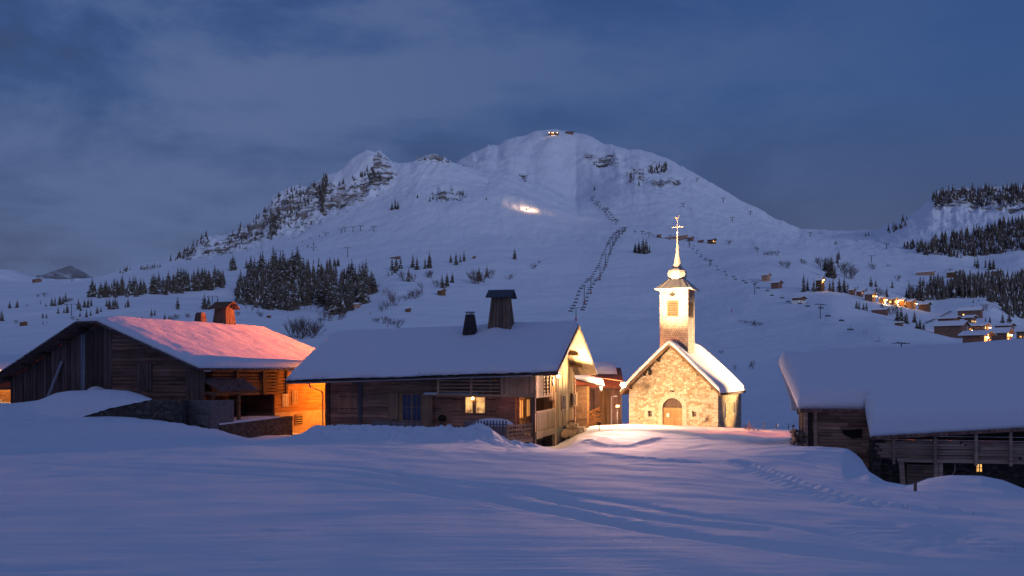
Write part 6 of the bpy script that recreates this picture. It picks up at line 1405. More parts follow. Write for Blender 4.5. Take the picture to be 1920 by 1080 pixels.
brush([(rnd.uniform(600, 700), 0, rnd.uniform(18, 34)) for _ in range(14)] and [(x, 548+abs(x-690)*.5+rnd.uniform(-6, 6), rnd.uniform(18, 32)) for x in range(606, 706, 8)], 'bare brown tree fringing the right foot of the big left wood', meshes=BARE, name='bare_tree', cat='tree', wide=1.3)
brush([(x, 584+rnd.uniform(-5, 4), rnd.uniform(14, 26)) for x in range(462, 600, 11)], 'bare brown tree along the lower edge of the big left wood', meshes=BARE, name='bare_tree', cat='tree', wide=1.3)
# far woods and cliff trees: nobody could count these
def far_forest():
    vs = []; fs = []; mi = []
    specs = []
    for P, n, hr in (([(1712, 470), (1760, 452), (1830, 438), (1880, 425), (1960, 405), (1960, 462), (1860, 478), (1800, 484), (1735, 480)], 420, (10, 25)),
                     ([(1690, 462), (1730, 455), (1740, 475), (1705, 472)], 25, (10, 18)),
                     ([(1745, 382), (1757, 362), (1800, 358), (1960, 350), (1960, 382), (1900, 386), (1860, 380), (1840, 388), (1800, 372), (1765, 390)], 300, (8, 19)),
                     ([(1660, 434), (1690, 415), (1706, 408), (1700, 424), (1670, 438)], 16, (8, 16)),
                     ([(1560, 455), (1572, 456), (1570, 460)], 2, (8, 9)), ([(1618, 442), (1630, 441), (1628, 446)], 3, (6, 9)),
                     ([(1725, 545), (1800, 530), (1925, 522), (1925, 548), (1860, 548), (1740, 552)], 150, (18, 34)), ([(1692, 558), (1740, 548), (1860, 545), (1925, 545), (1925, 600), (1896, 595), (1880, 585), (1870, 568), (1835, 558), (1765, 562), (1705, 564)], 220, (18, 34)), ([(166, 555), (280, 543), (330, 530), (420, 520), (422, 540), (330, 551), (230, 558), (180, 560)], 80, (18, 28)), ([(446, 545), (478, 516), (590, 508), (690, 528), (700, 548), (655, 588), (620, 590), (605, 565), (575, 575), (545, 582), (505, 580), (460, 578), (446, 570)], 220, (20, 40)),
                     ([(1870, 470), (1960, 440), (1960, 470)], 40, (18, 28)),
                     ([(318, 490), (345, 468), (385, 440), (395, 455), (375, 470), (335, 490)], 45, (7, 15)),
                     ([(425, 462), (445, 425), (492, 400), (508, 372), (560, 352), (600, 345), (600, 372), (560, 400), (545, 425), (500, 440), (450, 468)], 150, (6, 15)),
                     ([(596, 372), (604, 340), (614, 335), (612, 360), (606, 400)], 40, (12, 20)), ([(500, 445), (512, 410), (524, 400), (520, 440), (510, 452)], 26, (10, 18)),
                     ([(620, 352), (650, 350), (690, 345), (730, 340), (715, 320), (690, 318), (640, 345)], 30, (6, 14)), ([(688, 340), (700, 320), (706, 335), (700, 345)], 9, (10, 15)),
                     ([(1215, 322), (1235, 312), (1252, 308), (1250, 322), (1222, 330)], 26, (8, 13)), ([(1100, 300), (1160, 295), (1158, 308), (1115, 312)], 22, (3, 7)), ([(1172, 345), (1185, 325), (1184, 345)], 8, (6, 11)),
                     ([(262, 505), (300, 497), (304, 500), (270, 508)], 22, (4, 10)), ([(225, 512), (245, 500), (247, 505), (230, 514)], 8, (6, 10)), ([(380, 440), (430, 434), (450, 430), (410, 440)], 9, (5, 9)), ([(865, 308), (890, 311), (890, 316), (870, 313)], 8, (2, 5)), ([(970, 326), (984, 334), (988, 345), (975, 332)], 6, (4, 7)), ([(800, 375), (870, 365), (866, 378), (820, 380)], 9, (4, 8)),
                     ([(650, 346), (760, 360), (900, 372), (800, 385), (660, 376)], 12, (2, 5)), ([(1270, 322), (1500, 432), (1450, 430), (1330, 370)], 8, (1, 3)), ([(440, 470), (600, 430), (640, 390), (660, 400), (600, 445), (460, 490)], 14, (2, 6))):
        for (x, y) in fill(P, n, 2.2 if n > 20 else 3): specs.append((x, y, rnd.uniform(*hr)))
    g = rnd
    for (x, y, hp) in specs:
        X, Y, Z = hit(x, y); h_ = hp/F*Y; w_ = h_*g.uniform(.15, .22); Z -= .05*h_
        for t in range(5):
            z0 = Z + h_*(.06+.17*t); z1 = z0 + h_*.30; r_ = w_*(1-t*.19); a0 = g.uniform(0, 6.28); n = 7
            for i in range(n):
                a = a0 + 6.283*i/n; b = a + 6.283/n*.92; k = g.uniform(.7, 1.2); q = len(vs)
                vs += [(X, Y, min(z1, Z+h_)), (X+r_*k*math.cos(a), Y+r_*k*math.sin(a), z0-g.uniform(0, .07)*h_), (X+r_*k*math.cos(b), Y+r_*k*math.sin(b), z0-g.uniform(0, .07)*h_)]
                fs.append((q, q+1, q+2)); mi.append(1 if g.random() < .10 else 0)
    me = bpy.data.meshes.new('distant_spruce_forest'); me.from_pydata(vs, [], fs); at = me.attributes.new('shade', 'FLOAT', 'FACE'); at.data.foreach_set('value', np.ones(len(fs), dtype=np.float32))
    me.materials.append(M['spruce']); me.materials.append(M['tree_snow']); me.polygons.foreach_set('material_index', np.array(mi, dtype=np.int32)); me.update()
    o = bpy.data.objects.new('distant_spruce_forest', me); C.objects.link(o); tag(o, 'far spruce woods on the crags, cliffs and right hand hills', 'forest', None, 'stuff')
far_forest()
# ------------------------------------------------------------------ chalets and huts
def chalet(px0, px1, ytop, ybase, label, cat='chalet', ang=-46, lit=(), wall='barn_h', lamp_e=0, lampo=(.98, .5), snow=.45, L=None, name='chalet', col=(1, .50, .15), gable=.5, white=False, mir=False):
    """roof spans px0..px1 in the picture; the long side faces front left, the gable front right; lit: (side 'g'/'f', along 0-1, up 0-1, size m, strength key)"""
    xm = (px0+px1)/2; X, Y, Z = hit(xm, ybase); s = Y/F; Wp = (px1-px0)*s; H = (ybase-ytop)*s
    Z += .18*H; snow *= .75; a = R(ang); ca, sa = abs(math.cos(a)), abs(math.sin(a)); D = Wp*gable/max(.3, sa); Ln = max(Wp*(1-gable)/ca, D*.7)
    Y = Y + .5*(D*ca*.5)
    r = empty(name, (X, Y, Z-.4), a); tag(r, label, cat); he = H*.62 + .4; hr = H - snow*.8 + .4; o = D*.13
    w_ = MB(); x0, x1, y0, y1 = -Ln/2+o, Ln/2-o, -D/2+o, D/2-o; he2 = he + (hr-he)*(o/(D/2))
    w_.box(x0, x1, y0, y1, -2.0, he2-.1, 1.0)
    w_.prism([(y0, he2-.1), (y1, he2-.1), (0, hr-.2)], x0, x1, 'x', 1.1)
    w_.build('wall', M[wall], r)
    if white: q = MB(); q.box(x0-.03, x1+.03, y0-.03, y1+.03, -2, he*.55, 1.1); q.build('rendered_base', M['paper'] if white == 2 else M['concrete'], r)
    ro = MB()
    for sg in (-1, 1): ro.prism([(0, hr), (sg*D/2, he), (sg*D/2, he-.16), (0, hr-.16)], -Ln/2, Ln/2, 'x', 1)
    ro = ro.build('roof', M['barn_v'], r); sn = MB(); k = snow
    for sg in (-1, 1):
        P = [(0, hr+.01), (sg*D/2, he+.01), (sg*(D/2), he+k*.5), (sg*(D/2-.35), he+k*.95+.1), (0, hr+k)]; sn.prism(P, -Ln/2-.0, Ln/2-.05, 'x', 1)
    sn.build('roof_snow', M['snow'], ro)
    for (sd, u, v, sz, key) in lit:
        q = MB(); f = MB()
        if sd == 'g': c = y0 + (y1-y0)*u; z = .4+(he2)*v; q.box(x1+.01, x1+.04, c-sz/2, c+sz/2, z, z+sz*.9, 1); f.box(x1+.0, x1+.05, c-sz/2-.08, c-sz/2, z-.08, z+sz*.9+.08, 1); f.box(x1, x1+.05, c+sz/2, c+sz/2+.08, z-.08, z+sz*.9+.08, 1); f.box(x1, x1+.05, c-sz/2, c+sz/2, z+sz*.9, z+sz*.9+.08, 1); f.box(x1, x1+.07, c-sz/2, c+sz/2, z-.1, z, 1); f.box(x1+.041, x1+.06, c-.03, c+.03, z, z+sz*.9, 1)
        else: c = x0 + (x1-x0)*u; z = .4+(he2)*v; q.box(c-sz/2, c+sz/2, y0-.04, y0-.01, z, z+sz*.9, 1); f.box(c-sz/2-.08, c-sz/2, y0-.05, y0, z-.08, z+sz*.9+.08, 1); f.box(c+sz/2, c+sz/2+.08, y0-.05, y0, z-.08, z+sz*.9+.08, 1); f.box(c-sz/2, c+sz/2, y0-.07, y0, z-.1, z, 1); f.box(c-.03, c+.03, y0-.06, y0-.041, z, z+sz*.9, 1)
        fo = f.build('window_frame', M['oak'], r); q.build('pane', M[key], fo)
    if lamp_e:
        u, v = lampo; lp = Vector((x1+.9, y0+(y1-y0)*u, .4+he2*v)); q = MB(); q.lathe([(.02, lp.z-.25), (.28, lp.z-.1), (.28, lp.z+.1), (.02, lp.z+.25)], lp.x, lp.y, 8, 0, 1); q.tube((x1, lp.y, lp.z+.2), (lp.x, lp.y, lp.z+.2), .04, shade=1); q.build('wall_lamp', M['bulb_o'] if lamp_e < 0 else M['bulb_v'], r)
        wp = Matrix.Translation(r.location) @ Matrix.Rotation(a, 4, 'Z') @ (lp + Vector((.5, -.2, -.4))); lamp('chalet_light', wp, abs(lamp_e)*.45, col, .3)
    return r
M['bulb_v'] = emit('village_bulb', (1.0, .66, .30), 22)
W1, W2 = 'win_warm', 'win_warm2'
chalet(1800, 1873, 624, 649, 'big front chalet of the village with a bright lamp on its gable', lit=(('g', .3, .25, 1.1, W1), ('g', .7, .2, 1.1, W2), ('g', .5, .75, .9, W1)), lamp_e=2200, lampo=(.15, .55))
chalet(1856, 1906, 619, 647, 'front village chalet with glowing windows under its gable', lit=(('g', .3, .5, 1.5, W1), ('g', .62, .5, 1.3, W2), ('g', .3, .02, 1.6, W1), ('g', .7, .05, 1.0, W2)), lamp_e=900, lampo=(.5, .6))
chalet(1903, 1950, 616, 645, 'pale front chalet cut by the right picture edge', wall='side_x', lit=(('f', .3, .3, .9, W2), ('f', .6, .3, .9, W2)), lamp_e=500)
chalet(1752, 1818, 606, 632, 'long dark chalet left of the bright village lamp', gable=.36)
chalet(1755, 1809, 595, 608, 'low dark chalet behind the long dark one')
chalet(1804, 1839, 593, 608, 'village chalet with three lit windows in a row', lit=(('g', .12, .1, 1.0, W1), ('g', .5, .1, 1.0, W1), ('g', .88, .1, 1.0, W1)), gable=.62)
chalet(1812, 1863, 608, 624, 'village chalet with one glowing gable corner and a lamp before it', lit=(('g', .4, .35, 1.3, W1), ('f', .15, .2, .9, W2)), lamp_e=700)
chalet(1862, 1910, 608, 622, 'dark village chalet between the glowing gables and the edge')
chalet(1903, 1922, 612, 618, 'small snow roof behind the right edge chalets')
chalet(1800, 1840, 579, 596, 'long village chalet with one small lit window, farthest up', lit=(('f', .25, .15, 1.0, W1),), gable=.2)
chalet(1619, 1646, 549, 565, 'upper hamlet chalet, leftmost, with a glowing gable', lit=(('g', .3, .4, 1.4, W1), ('g', .65, .5, 1.2, W2)), lamp_e=300)
chalet(1647, 1663, 557, 569, 'small lit chalet second from left in the hamlet row', lit=(('g', .4, .2, 1.5, W1),), lamp_e=1500, wall='orange_y')
chalet(1662, 1687, 559, 571, 'brightly lit chalet third from left in the hamlet row', lit=(('g', .3, .1, 1.6, W1), ('g', .75, .1, 1.2, W1), ('f', .4, .1, 1.6, W1)), lamp_e=3500, wall='orange_y')
chalet(1684, 1703, 561, 575, 'lit chalet in the middle of the hamlet row', lit=(('g', .3, .1, 1.2, W1),), lamp_e=3000, wall='orange_y')
chalet(1692, 1722, 563, 578, 'amber tinted chalet right of the brightest hamlet lights', wall='orange_y', lamp_e=500)
chalet(1720, 1750, 568, 583, 'dark red chalet at the right end of the hamlet row', wall='gallery')
chalet(1636, 1664, 579, 589, 'low dark building below the hamlet row', wall='barn_h', gable=.2, snow=.15)
chalet(1676, 1697, 604, 611, 'small shed half buried below the hamlet', cat='shed', name='shed')
chalet(1590, 1606, 542, 553, 'chalet at the upper left end of the hamlet', lit=())
chalet(1604, 1622, 545, 556, 'chalet behind the leftmost glowing gable', lit=(('g', .5, .4, 1.0, W2),))
chalet(1528, 1549, 521, 546, 'chalet among spruces with one bright light under its gable', lit=(('g', .4, .62, 1.6, W1),), lamp_e=900, lampo=(.4, .85), wall='gallery')
chalet(1426, 1448, 514, 527, 'small hut on stilts standing alone on the right slope', cat='hut', name='hut', wall='old_h', snow=.25)
chalet(1443, 1471, 528, 541, 'dark hut wrapped in bushes below the small stilt hut', cat='hut', name='hut', wall='barn_h', snow=.12)
chalet(1480, 1518, 557, 569, 'chalet with a white ground floor sunk in the right slope', lit=(('g', .3, .05, .9, 'win_dark'), ('g', .7, .05, .9, 'win_dark')), white=2, wall='gallery', gable=.6, snow=.3)
chalet(1721, 1750, 509, 516, 'long flat building above the right wood', wall='old_h', gable=.15, snow=.2)
chalet(1773, 1798, 509, 520, 'lone chalet above the right wood', wall='gallery')
chalet(1856, 1882, 507, 518, 'half hidden roof at the top of the right wood')
chalet(1230, 1241, 439, 446, 'leftmost high mountain hut left of the steeple cross', cat='hut', name='hut')
chalet(1242, 1288, 443, 448, 'long low building behind the steeple cross', wall='old_h', gable=.1, snow=.2)
chalet(1288, 1303, 444, 452, 'dark high hut right of the steeple cross', cat='hut', name='hut', snow=.15)
chalet(1307, 1321, 450, 455, 'tiny flat hut between the two high chalets', cat='hut', name='hut', snow=.15)
chalet(1324, 1346, 448, 457, 'high chalet with two tiny lit windows', lit=(('g', .25, .2, 1.8, W1), ('g', .7, .2, 1.5, W2)), wall='gallery', snow=.2)
chalet(817, 838, 543, 554, 'small brown hut under bushes on the middle slope', cat='hut', name='hut', wall='gallery', snow=.2)
chalet(758, 772, 578, 585, 'tiny hut roof alone on the snow left of the dark chimney', cat='hut', name='hut', wall='gallery', snow=.1)
chalet(655, 678, 569, 578, 'snow roofed barn at the right foot of the big left wood', cat='hut', name='hut', wall='old_h', ang=-15, gable=.3)
chalet(33, 53, 603, 611, 'small brown hut on the slope left of the left barn', cat='hut', name='hut', wall='gallery', snow=.25)
chalet(140, 152, 597, 603, 'tiny hut peeping over the left barn roof peak', cat='hut', name='hut', wall='gallery', snow=.3)
chalet(56, 80, 523, 530, 'hut high on the left skyline saddle', cat='hut', name='hut', wall='barn_h', snow=.3)
chalet(885, 893, 480, 485, 'tiny dark hut right of the four spruces', cat='hut', name='hut', snow=.1)
chalet(498, 509, 591, 596, 'tiny buried hut below the big left wood', cat='hut', name='hut', snow=.3, wall='gallery')
chalet(728, 752, 481, 485, 'low shelter beside the clump on the middle slope', cat='hut', name='hut', snow=.3, gable=.1)
def village_lamp(px, py, label, e, hp=8, col=(1, .62, .28)):
    X, Y, Z = hit(px, py+hp); zt = (HY-py)/F*Y; r = empty('village_lamp', (X, Y, Z-.2), 0); tag(r, label, 'street lamp'); h_ = zt-Z+.2
    m = MB(); m.tube((0, 0, 0), (0, 0, h_), .08, shade=1); m.build('pole', M['steel'], r); m = MB(); m.lathe([(.03, h_-.05), (.30, h_+.1), (.32, h_+.3), (.1, h_+.5)], 0, 0, 8, 0, 1); m.build('bulb', M['bulb_v'], r)
    lamp('village_light', (X, Y-.5, zt-.3), e, col, .3)
village_lamp(1823, 621, 'dazzling street lamp in the middle of the village', 4000)
village_lamp(1660, 567, 'bright lamp below the second hamlet chalet', 1300, 4)
village_lamp(1683, 566, 'bright lamp between the lit hamlet chalets', 2200, 5)
# lane to the village
def lane():
    pts = [(1784, 584), (1776, 588), (1765, 594), (1752, 600), (1742, 604), (1735, 608)]; P = [Vector(hit(*p)) for p in pts]; vs = []; fs = []
    for i, p in enumerate(P): w_ = 3.2; vs += [(p.x-w_*.35, p.y-w_, p.z-.2+.5), (p.x+w_*.35, p.y+w_, p.z+.9)]
    for i in range(len(P)-1): fs.append((2*i, 2*i+1, 2*i+3, 2*i+2))
    me = bpy.data.meshes.new('lane'); me.from_pydata(vs, [], fs); me.materials.append(M['lane']); o = bpy.data.objects.new('lane', me); C.objects.link(o); tag(o, kind='structure')
M['lane'] = plain('trodden_lane', (.13, .12, .13), .9)
lane()
# ------------------------------------------------------------------ ski lifts
def pylon_at(px, py, hp, label, group, arm=3.4, red=False, ang=0, wide=1.0):
    X, Y, Z = hit(px, py); h_ = hp/F*Y; r = empty('lift_pylon', (X, Y, Z), ang); tag(r, label, 'pylon', group); t = max(.26, Y*.00042)*wide
    m = MB(); m.tube((0, 0, -.5), (0, 0, h_), t, t*.8, 6, 1); m.build('mast', M['pylon'], r)
    m = MB(); m.box(-arm, arm, -t*.5, t*.5, h_-t*.8, h_, 1); m.build('crossarm', M['pylon'], r)
    for sx in (-1, 1):
        m = MB(); m.box(sx*arm-t*.6, sx*arm+t*.6, -1.6, 1.6, h_-t*1.8, h_-t*.8, .8); m.build('sheave_train', M['pylon'], r)
    if red: m = MB(); m.tube((0, 0, 0), (0, 0, 1.8), t*1.9, t*1.9, 8, 1); m.build('safety_pad', M['redpaint'], r)
    return Vector((X, Y, Z+h_)), arm
def cable(name, pts, label, rad):
    m = MB()
    for a, b in zip(pts[:-1], pts[1:]):
        n = 4; prev = a
        for i in range(1, n+1):
            q = a.lerp(b, i/n); q.z -= math.sin(math.pi*i/n)*(b-a).length*.012; m.tube(prev, q, rad, n=3, shade=1, cap=False); prev = q
    o = m.build(name, M['pylon']); tag(o, label, 'cable'); return o
CH = []
def chair_proto():
    m = MB(); m.box(-.05, .05, -.05, .05, -2.6, 0, 1); m.box(-1.3, 1.3, -.25, .30, -2.75, -2.6, 1); m.box(-1.3, 1.3, .25, .33, -2.6, -1.95, 1); m.box(-1.35, -1.25, -.3, .3, -2.9, -1.9, 1); m.box(1.25, 1.35, -.3, .3, -2.9, -1.9, 1); m.box(-.6, .6, -.1, .1, -2.0, -1.9, 1)
    o = m.build('lift_chair', M['pylon']); return o
chair0 = chair_proto(); chair_used = [False]
def put_chair(p, label, group, sc_=1.0):
    if not chair_used[0]: o = chair0; chair_used[0] = True
    else: o = chair0.copy(); C.objects.link(o)
    o.location = p; o.scale = (sc_, sc_, sc_); o.rotation_euler = (0, 0, rnd.uniform(-.3, .3)); tag(o, label, 'chairlift chair', group)
def lift(bases, label, group, spacing, red=True, lab_ch='', arm=3.4, ang=0, skip_cable=False, csc=1.0):
    tops = []
    for k, (px, py, hp) in enumerate(bases): t, a = pylon_at(px, py, hp, label, group, arm, red and k < 6, ang); tops.append(t)
    off = Vector((math.cos(ang), math.sin(ang), 0))*arm
    for s_ in (-1, 1):
        pts = [t + off*s_ for t in tops]
        if not skip_cable: cable('lift_cable', pts, ('left' if s_ < 0 else 'right') + ' hand haul cable of the ' + group, max(.05, tops[0].y*.00007))
        acc = rnd.uniform(0, spacing)
        for a, b in zip(pts[:-1], pts[1:]):
            L = (b-a).length; d = acc
            while d < L:
                q = a.lerp(b, d/L); q.z -= math.sin(math.pi*d/L)*L*.012; put_chair(q, lab_ch, group + ' chairs', csc*max(1, q.y/1100)); d += spacing
            acc = d-L
lift([(1080, 602, 25), (1095.5, 569, 31), (1108, 551, 29), (1125, 526, 25), (1135, 498, 22), (1144, 476, 21), (1149, 463, 18), (1155, 452, 16), (1161, 447, 16), (1167, 440, 13)], 'T shaped pylon of the lift line climbing left of the steeple', 'near chairlift left of the steeple', 23, True, 'empty chair on the lift line climbing left of the steeple', 3.6)
lift([(1155, 421, 9), (1136, 399, 9), (1120, 384, 6), (1112, 372, 5)], 'small pylon of the upper lift line over the steeple slope', 'upper chairlift above the near one', 42, False, 'tiny chair on the upper lift line over the slope', 4)
lift([(1172, 434, 8), (1204, 440, 7), (1217, 445, 9), (1292.5, 464, 15), (1331, 500, 13), (1415, 552, 24), (1538, 597, 27), (1690, 652, 10)], 'pylon of the lift line descending right behind the steeple', 'chairlift descending to the right', 56, False, 'dark chair on the lift line descending to the right', 3.2, R(40), True, .95)
for k, (px, py, hp) in enumerate(((640, 437, 8), (647, 435, 9), (662, 435, 10), (676, 433, 10), (701, 434, 10), (611, 443, 7))): pylon_at(px, py, hp, 'small pylon of the lift row on the bare slope over the left wood', 'lift row over the left wood', 4)
for (px, py, hp, lab) in ((652, 482, 18, 'lone lift pylon above the big left wood'), (526, 478, 8, 'pylon poking out behind the top of the left wood'), (134, 592, 22, 'T shaped pylon on the slope left of the left barn'), (450, 545, 16, 'pale pylon before the big left wood'), (398, 569, 14, 'thin pylon left of the hooded barn chimney'),
    (1281, 388, 7, 'pylon on the mountain flank above the steeple cross'), (1373, 415, 8, 'pylon high on the right mountain flank'), (1356, 380, 9, 'pylon near the right ridge line of the mountain'), (1407, 402, 6, 'tiny pylon lower on the right ridge line'), (1519, 443, 8, 'pylon on the saddle skyline'), (1662, 467, 11, 'pylon on the saddle left of the dark far wood'), (1712, 545, 10, 'pylon above the hamlet'), (1469, 398, 7, 'pylon right of the mountain flank'), (1307, 340, 6, 'tiny pylon near the rocks of the right ridge'), (135, 528, 6, 'small station pylon on the left skyline'),
    (1634, 492, 13, 'thin pylon above the round grey bush'), (588, 470, 7, 'thin pylon above the tip of the left wood')):
    if px != 1469: pylon_at(px, py, hp, lab, None, 3.6)
def marker(px, py, label, col='redpaint', hp=6):
    X, Y, Z = hit(px, py); h_ = hp/F*Y; m = MB(); m.tube((0, 0, -.2), (0, 0, h_), h_*.16, n=6, shade=1); m.tube((0, 0, h_), (h_*.35, 0, h_*2.6), h_*.03, n=4, shade=.5); o = m.build('piste_marker', M[col]); o.location = (X, Y, Z); tag(o, label, 'piste marker')
marker(1371.5, 586, 'red padded piste marker right of the steeple', hp=4.5); marker(1401, 556, 'small red marker above the right slope pylon', hp=3); marker(727, 613, 'small red marker behind the farmhouse roof', hp=4.5); marker(694, 590, 'red marker near the foot of the left wood', hp=4)
marker(719, 615 if False else 607, 'dark stub marker beside the bushes over the farmhouse', 'bark', 3)
# fence posts beyond the chapel
def fence_posts():
    r = empty('wire_fence', (*hit(1432, 806)[:2], hit(1432, 806)[2]), 0); tag(r, 'thin wire fence with slender posts on the snow right of the chapel', 'fence'); b = r.location.copy(); pr = None
    wm = MB()
    for (px, hp) in ((1404, 16), (1432, 15), (1455, 12), (1478, 12), (1503, 20)):
        X, Y, Z = hit(px, 806); h_ = hp/F*Y; m = MB(); m.tube((X-b.x, Y-b.y, Z-b.z-.2), (X-b.x+.02, Y-b.y, Z-b.z+h_), .035, n=5, shade=1); m.build('post', M['old_v'], r)
        q = Vector((X-b.x, Y-b.y, Z-b.z+h_*.8))
        if pr is not None: wm.tube(pr, q, .012, n=3, shade=1); wm.tube(pr-Vector((0, 0, .25)), q-Vector((0, 0, .25)), .012, n=3, shade=1)
        pr = q
    wm.build('wire', M['steel'], r)
fence_posts()
# snow groomer working on the slope
def groomer():
    X, Y, Z = hit(988, 393); r = empty('snow_groomer', (X, Y, Z), R(20)); tag(r, 'snow groomer with bright work lights on the mountain slope', 'snow groomer')
    m = MB(); m.hexa([(-3, -1.4, .9), (3, -1.4, .9), (3, 1.4, .9), (-3, 1.4, .9)], [(-2.8, -1.2, 2.0), (2.8, -1.2, 2.0), (2.8, 1.2, 2.0), (-2.8, 1.2, 2.0)], 1); m.build('body', M['redpaint'], r)
    m = MB(); m.hexa([(-.4, -1.1, 2.0), (2.4, -1.1, 2.0), (2.4, 1.1, 2.0), (-.4, 1.1, 2.0)], [(0, -1, 3.4), (1.8, -1, 3.4), (1.8, 1, 3.4), (0, 1, 3.4)], 1); m.build('cab', M['iron'], r)
    for s_ in (-1, 1): m = MB(); m.prism([(-3.2, .5), (-2.8, 0), (2.8, 0), (3.2, .5), (2.8, 1.1), (-2.8, 1.1)], s_*1.45-.5, s_*1.45+.5, 'y', 1); m.build('track', M['iron'], r)
    m = MB(); m.prism([(3.6, .1), (4.2, .1), (4.4, 1.3), (3.9, 1.3)], -2.4, 2.4, 'y', 1); m.build('blade', M['iron'], r)
    for s_ in (-1, 1): m = MB(); m.lathe([(.1, 3.4), (.35, 3.5), (.35, 3.8), (.1, 3.9)], 1.6, s_*.8, 8, 0, 1); m.build('work_light', M['bulb_g'], r)
    lamp('groomer_light', (X+2, Y-4, Z+4), 22000, (1, .60, .30), .4)
    lamp('groomer_light', (X+4, Y-3, Z+12), 9000, (1, .55, .28), .4)
M['bulb_g'] = emit('groomer_bulb', (1.0, .75, .45), 14)
groomer()
def summit():
    X, Y, Z = hit(1068, 251.5); r = empty('summit_station', (X, Y-4, Z-1), 0); tag(r, 'small lift station on the mountain summit', 'lift station')
    m = MB(); m.box(-9, 9, -4, 4, -2, 4.5, 1); m.build('wall', M['barn_h'], r); m = MB(); m.hexa([(-12, -6, 4.5), (12, -6, 4.5), (12, 6, 4.5), (-12, 6, 4.5)], [(-10, -3, 7), (12, -3, 6.2), (12, 3, 6.2), (-10, 3, 7)], 1); m.build('roof', M['iron'], r)
    X, Y, Z = hit(1038, 251.5); r = empty('summit_restaurant', (X, Y-4, Z-1), 0); tag(r, 'low lit building on the mountain summit with bright lamps', 'building')
    m = MB(); m.box(-13, 13, -4, 4, -2, 4, 1); m.build('wall', M['gallery'], r); m = MB(); m.hexa([(-15, -6, 4), (15, -6, 4), (15, 6, 4), (-15, 6, 4)], [(-15, -1, 6), (15, -1, 6), (15, 1, 6), (-15, 1, 6)], 1); m.build('roof', M['snow'], r)
    for x in (-12, -1, 9): m = MB(); m.lathe([(.2, 2.4), (.6, 2.6), (.6, 3.2), (.2, 3.5)], x, -4.6, 8, 0, 1); m.build('lamp', M['bulb_g'], r)
    lamp('summit_light', (X-3, Y-9, Z+3), 9000, (1, .6, .3), .5)
summit()

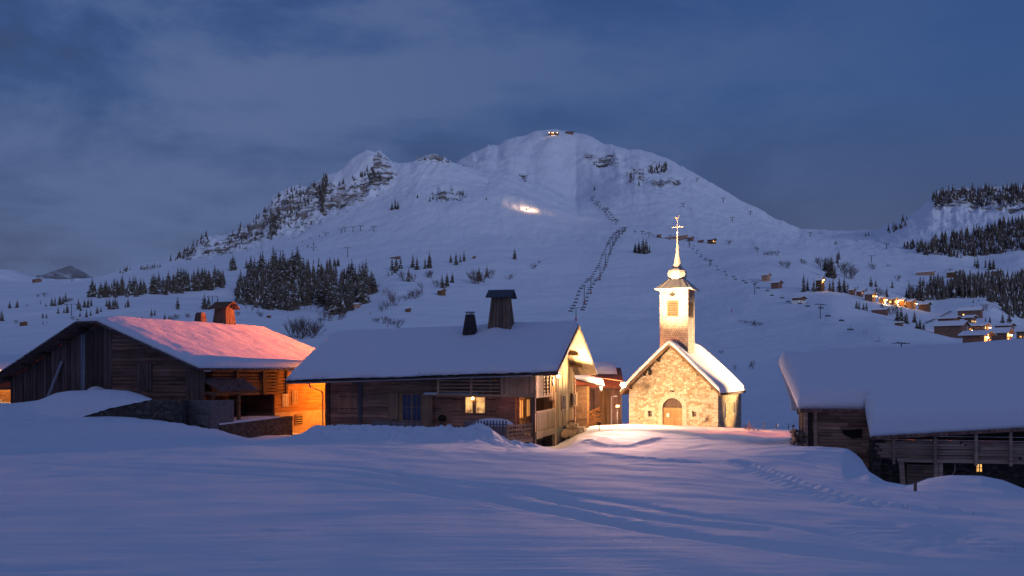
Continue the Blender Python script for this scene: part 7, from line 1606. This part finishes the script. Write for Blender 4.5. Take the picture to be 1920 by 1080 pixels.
# the far peak at the head of the valley, half swallowed by cloud
def far_peak():
    Y = 6500; vs = []; fs = []; n = 90; k_ = 26
    sil = [(-140, 560), (-40, 540), (40, 532), (70, 526), (90, 519), (104, 510), (118, 503), (132, 499), (150, 506), (166, 516), (185, 523), (230, 530), (330, 560)]
    for i in range(n+1):
        px = -140 + 470*i/n; py = float(np.interp(px, [a for a, b in sil], [b for a, b in sil])) + 2.2*float(fbm(np.array(px/9.), np.array(1.), 4, 88))
        for j in range(k_+1):
            s = j/k_; yy_ = Y - 1500*(1-s); zt = (HY-py)/F*Y; z = zt*(s**1.2) + 260*(1-s) + 70*float(ridged(np.array(px/14.+s*2), np.array(s*4), 4, 83))*math.sin(math.pi*s); vs.append(((px-CX)/F*Y, yy_, z))
    for i in range(n):
        for j in range(k_): a = i*(k_+1)+j; fs.append((a, a+k_+1, a+k_+2, a+1))
    m = len(vs); 
    for i in range(n+1): x, y, z = vs[i*(k_+1)+k_]; vs.append((x, y+1500, 200))
    for i in range(n): a = i*(k_+1)+k_; b = a+k_+1; fs.append((a, b, m+i+1, m+i))
    me = bpy.data.meshes.new('far_mountain'); me.from_pydata(vs, [], fs); me.polygons.foreach_set('use_smooth', np.ones(len(fs), dtype=bool)); me.update()
    mt, nt, b = mat('far_peak_rock_and_snow'); v = coords(nt); nn = noise(nt, v, .0035, 7, .7, 0, (1, 1, 1.6))
    nt.links.new(ramp(nt, nn, [(.46, (.13, .12, .12)), (.56, (.60, .62, .66))]), b.inputs['Base Color']); b.inputs['Roughness'].default_value = .9; me.materials.append(mt)
    o = bpy.data.objects.new('far_mountain', me); C.objects.link(o); tag(o, kind='structure')
    # cloud bank hanging before it
    mb = MB(); cx, cy, cz = (70-CX)/F*5200, 5200, (HY-478)/F*5200
    me = bpy.data.meshes.new('cloud'); vs = []; fs = []; a_ = 28; b_ = 16
    for i in range(b_+1):
        th = math.pi*i/b_
        for j in range(a_):
            ph = 2*math.pi*j/a_; d = Vector((math.sin(th)*math.cos(ph), math.sin(th)*math.sin(ph), math.cos(th))); q = 1 + .22*float(fbm(np.array(d.x*2+d.z), np.array(d.y*2-d.z), 3, 99)); vs.append((cx+d.x*700*q, cy+d.y*420*q, cz+d.z*150*q))
    for i in range(b_):
        for j in range(a_): fs.append((i*a_+j, (i+1)*a_+j, (i+1)*a_+(j+1) % a_, i*a_+(j+1) % a_))
    me.from_pydata(vs, [], fs); me.update(); mt = bpy.data.materials.new('cloud_vapour'); mt.use_nodes = True; nt = mt.node_tree; nt.nodes.clear()
    tc_ = nd(nt, 'ShaderNodeTexCoord'); nz = noise(nt, tc_.outputs['Generated'], 3.2, 4, .6); ob = nd(nt, 'ShaderNodeMapping'); ob.inputs['Location'].default_value = (-1, -1, -1); ob.inputs['Scale'].default_value = (2, 2, 2); nt.links.new(tc_.outputs['Generated'], ob.inputs[0])
    ln = nd(nt, 'ShaderNodeVectorMath', operation='LENGTH'); nt.links.new(ob.outputs[0], ln.inputs[0]); fall = mth(nt, 'SUBTRACT', 1.0, ln.outputs['Value'], clamp=True)
    den = mth(nt, 'MULTIPLY', mth(nt, 'MULTIPLY', mth(nt, 'POWER', fall, 1.2), ramp(nt, nz, [(.35, (0, 0, 0)), (.65, (1, 1, 1))])), .006)
    pv = nd(nt, 'ShaderNodeVolumePrincipled'); pv.inputs['Color'].default_value = (.80, .84, .92, 1); nt.links.new(den, pv.inputs['Density']); ou = nd(nt, 'ShaderNodeOutputMaterial'); nt.links.new(pv.outputs[0], ou.inputs['Volume'])
    me.materials.append(mt); o = bpy.data.objects.new('cloud', me); C.objects.link(o); tag(o, 'grey cloud bank drifting before the far peak on the left', 'cloud', None, 'stuff')
far_peak()


# unseen hill added behind the camera to keep the dusk glow off the hamlet
def glow_blocking_hill():
    xs = np.linspace(-1500, 1500, 121); ys = np.array([-8, -30, -60, -90, -120, -160, -200, -250, -300, -360, -430, -520, -650]); zs = np.interp(-ys, [8, 60, 120, 200, 300, 430, 650], [-3.2, -1.2, 14, 48, 100, 130, 60])
    vs = []; fs = []
    for j, y in enumerate(ys):
        for x in xs: vs.append((float(x), float(y), float(zs[j] + (abs(y)/60-1 > 0)*4*float(fbm(np.array(x/90.), np.array(y/90.), 3, 120)) - abs(x)*.012)))
    n = len(xs)
    for j in range(len(ys)-1):
        for i in range(n-1): a = j*n+i; fs.append((a, a+n, a+n+1, a+1))
    me = bpy.data.meshes.new('glow_blocking_hill'); me.from_pydata(vs, [], fs); me.polygons.foreach_set('use_smooth', np.ones(len(fs), dtype=bool)); me.materials.append(M['snow']); me.update()
    o = bpy.data.objects.new('glow_blocking_hill', me); C.objects.link(o); tag(o, kind='structure')
glow_blocking_hill()
